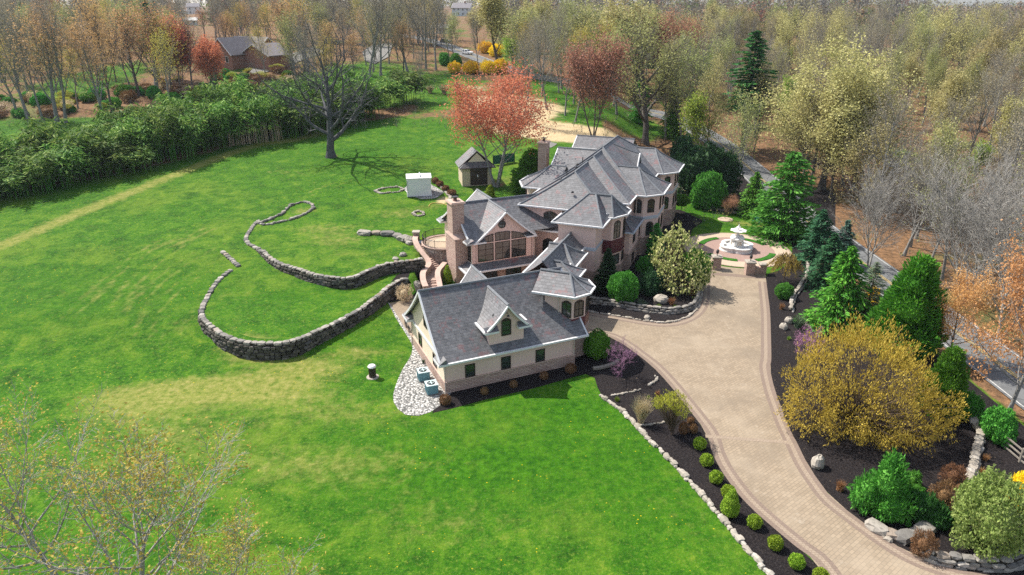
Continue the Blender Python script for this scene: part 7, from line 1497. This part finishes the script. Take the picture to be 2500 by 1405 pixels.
# --- thicket behind the bamboo
for i in range(85):
    px, py = PRNG.uniform(-40, 760), 0; f = np.interp(px, [-40, 330, 760], [300, 262, 205]); py = f + PRNG.uniform(-45, 4); x, y, z = G(px, py); pr = PRNG.choice(['brown_shrub', 'brown_shrub', 'shrub', 'tan_shrub', 'box_shrub', 'lime_tree']); nm = {'brown_shrub': 'brown', 'tan_shrub': 'tan', 'lime_tree': 'pale lime'}.get(pr, 'green')
    put(pr, 'wild_shrub', x, y, z, PRNG.uniform(1.6, 3.4), PRNG.uniform(3, 5.5), None, nm + ' wild shrub in the rough ground behind the bamboo grove', S_, nm + ' wild shrubs behind the bamboo')
# --- the woods
ROADP = np.array([tuple(p) for p in RDS]); SIDE = np.array(SR); HOUSES = [G(582, 160), G(475, 32), G(468, 62), G(1130, 40), G(1085, 82), G(910, 132), G(690, 145), G(692, 138)]
def clear(x, y, d):
    if np.hypot(ROADP[:, 0] - x, ROADP[:, 1] - y).min() < 5.2 or np.hypot(SIDE[:, 0] - x, SIDE[:, 1] - y).min() < 4.4: return False
    if any(math.hypot(h[0] - x, h[1] - y) < 13 for h in HOUSES): return False
    return all((px - x) ** 2 + (py - y) ** 2 > (d * .6) ** 2 for px, py, _ in PLANTED)
BRY = G(582, 160)[1] + 10; wr = random.Random(9); cnt = {}
def wood(x0, x1, y0, y1, sp, mixf, ok, zl):
    y = y0
    while y < y1:
        x = x0
        while x < x1:
            xx, yy = x + wr.uniform(-.42, .42) * sp, y + wr.uniform(-.42, .42) * sp; x += sp
            px, py, d = pj(xx, yy, zt1(xx, yy) + 8)
            if not (-120 < px < 2620 and py < 1150) or not ok(xx, yy, px, py) or not clear(xx, yy, sp): continue
            pr = mixf(xx, yy, px); kd = pr.split('_')[0]; h = PROTO[pr][1] * wr.uniform(.72, 1.12) * .92
            put(pr, names.get(kd, 'conifer'), xx, yy, zt1(xx, yy) - .1, h, None, None, LAB.get(kd, 'dark conifer') + ' in ' + zl, T, LAB.get(kd, 'dark conifer') + 's in ' + zl); cnt[zl] = cnt.get(zl, 0) + 1
        y += sp
def mixr(x, y, px): 
    u = wr.random()
    if px > 2000 and y < 110: return wr.choice(['bare_a', 'bare_c', 'bare_b', 'bare_a', 'khaki_a'])
    return ('bare_a' if u < .18 else 'bare_c' if u < .35 else 'bare_b' if u < .48 else 'khaki_a' if u < .60 else 'khaki_b' if u < .70 else 'olive_a' if u < .78 else 'olive_b' if u < .85 else 'olive_c' if u < .91 else 'lime_a')
def mixl(x, y, px):
    u = wr.random(); return ('bare_a' if u < .16 else 'bare_b' if u < .38 else 'orange_a' if u < .47 else 'orange_b' if u < .54 else 'mustard_a' if u < .68 else 'mustard_b' if u < .80 else 'khaki_a' if u < .96 else 'tall_pine')
def mixc(x, y, px):
    u = wr.random(); return ('bare_a' if u < .22 else 'bare_b' if u < .4 else 'khaki_a' if u < .55 else 'khaki_b' if u < .66 else 'olive_c' if u < .76 else 'olive_a' if u < .86 else 'lime_a' if u < .95 else 'spruce')
side = lambda x, y: x - np.interp(y, [0, 140, 168, 195, 240, 330], [50, 50, 48, 40, 10, -30])
wood(55, 230, 56, 150, 5.9, mixr, lambda x, y, px, py: side(x, y) > 6 and not (2160 < px < 2260 and 330 < py < 460), 'the woods across the road at right')
wood(30, 260, 150, 300, 10.5, mixr, lambda x, y, px, py: side(x, y) > 6, 'the woods beyond the road bend')
wood(-20, 60, 195, 300, 9.5, mixc, lambda x, y, px, py: side(x, y) > 6 and not (1070 < px < 1190), 'the woods across the far road')
wood(14, 46, 112, 185, 8.5, mixc, lambda x, y, px, py: side(x, y) < -6 and px > 1650, 'the strip between mansion and road')
wood(-230, 30, 166, 310, 9.4, mixl, lambda x, y, px, py: side(x, y) < -6 and not (800 < px < 1100 and y < 215) and not (515 < px < 700 and y < BRY) and not (1000 < px < 1250 and y < BRY) and not (440 < px < 512), 'the trees beyond the bamboo and lawn')
print('woods', cnt)
# --- far woods to the horizon: one mass
rs_ = np.random.RandomState(3); TV = []; BV = []; FC = []
cols = np.array([(.20, .18, .13), (.25, .23, .13), (.16, .15, .13), (.26, .18, .11), (.19, .23, .09), (.13, .125, .115), (.27, .13, .10)])
for i in range(1700):
    y = 300 + 1500 * rs_.uniform() ** 2.0; x = rs_.uniform(-.82, .82) * y; z = zt1(x, y)
    if any(math.hypot(h[0] - x, h[1] - y) < 16 for h in HOUSES): continue
    px_ = pj(x, y, z)[0]
    if (435 < px_ < 512 and y < HOUSES[1][1] + 8) or (1085 < px_ < 1180 and y < HOUSES[3][1] + 8): continue
    h = rs_.uniform(14, 23) * (1.25 if y > 650 and x < .5 * y else 1); rx = rs_.uniform(3.4, 6.0); m = 110 if y < 600 else 45; d = sphere_pts(rs_, m) * rs_.uniform(.3, 1, (m, 1)) ** .4; C = np.array([x, y, z + h * .62]) + d * np.array([rx, rx, h * .38]); V, Q = leaf_geo(rs_, C, .7 if y < 600 else 1.2, .35 if y < 600 else .7); TV.append((V, Q)); c = cols[rs_.choice(7, p=[.26, .2, .22, .1, .08, .1, .04])]; FC.append(np.tile(c * rs_.uniform(.8, 1.15), (len(V), 1)))
    S = [(x, y, z, x, y, z + h * .9, .25, .06)] + [(x, y, z + h * .35, *(C[k]), .08, .03) for k in range(7)]; BV.append(seg_geo(S, 3))
me = np_mesh('distant_woods', *join(TV)); ca = me.color_attributes.new('tint', 'FLOAT_COLOR', 'POINT'); FCc = np.concatenate(FC); ca.data.foreach_set('color', np.concatenate([FCc, np.ones((len(FCc), 1))], 1).astype(np.float32).ravel())
k = NT('far_leaf'); at = k.n('ShaderNodeAttribute', attribute_name='tint'); k.bsdf(at.outputs['Color'], .9, .1, trans=.25); me.materials.append(M['far_leaf']); o = bpy.data.objects.new('distant_woods', me); COL.objects.link(o); o['kind'] = 'stuff'
me = np_mesh('distant_trunks', *join(BV)); me.materials.append(M['bark_grey']); o2 = bpy.data.objects.new('distant_trunks', me); COL.objects.link(o2); o2.parent = o
# --- brushwood on the forest floor
S = []; C = []; n = 0
while n < 3400:
    y = rs_.uniform(50, 300); x = rs_.uniform(-.78, .8) * y; s_ = side(x, y); u = rs_.uniform()
    if s_ > 5.5 or (s_ < -6 and x > 14 and y > 108) or (y > 158 and x < 10 and u < .8):
        if np.hypot(SIDE[:, 0] - x, SIDE[:, 1] - y).min() < 3.5 or np.hypot(ROADP[:, 0] - x, ROADP[:, 1] - y).min() < 4.6 or any(math.hypot(h[0] - x, h[1] - y) < 9 for h in HOUSES): continue
        n += 1; z = zt1(x, y); L = rs_.uniform(.5, 2.2)
        for k_ in range(6): a = rs_.uniform(0, 6.28); t = rs_.uniform(.1, .8); S.append((x, y, z, x + math.cos(a) * L * t, y + math.sin(a) * L * t, z + L * rs_.uniform(.5, 1), .022, .008))
        for k_ in range(5): C.append((x + rs_.normal() * L * .4, y + rs_.normal() * L * .4, z + L * rs_.uniform(.2, .9)))
me = np_mesh('undergrowth', *seg_geo(S, 3)); me.materials.append(M['bark_grey']); o = bpy.data.objects.new('undergrowth', me); COL.objects.link(o); o['kind'] = 'stuff'
me = np_mesh('undergrowth_leaves', *leaf_geo(rs_, np.array(C), .16, .09)); me.materials.append(M['leaf_khaki']); o2 = bpy.data.objects.new('undergrowth_leaves', me); COL.objects.link(o2); o2.parent = o

# ================================================================== the air
mb = MB(); mb.box(-2400, 2400, -60, 2600, -2.0, 75.0)
k = NT('haze_air'); pv = k.n('ShaderNodeVolumePrincipled'); pv.inputs['Color'].default_value = (.74, .85, 1.0, 1); pv.inputs['Density'].default_value = .00008; pv.inputs['Anisotropy'].default_value = .2
k.l(pv.outputs[0], k.out.inputs['Volume']); o = mb.build('haze', 'haze_air'); o['kind'] = 'stuff'; o.display_type = 'WIRE'
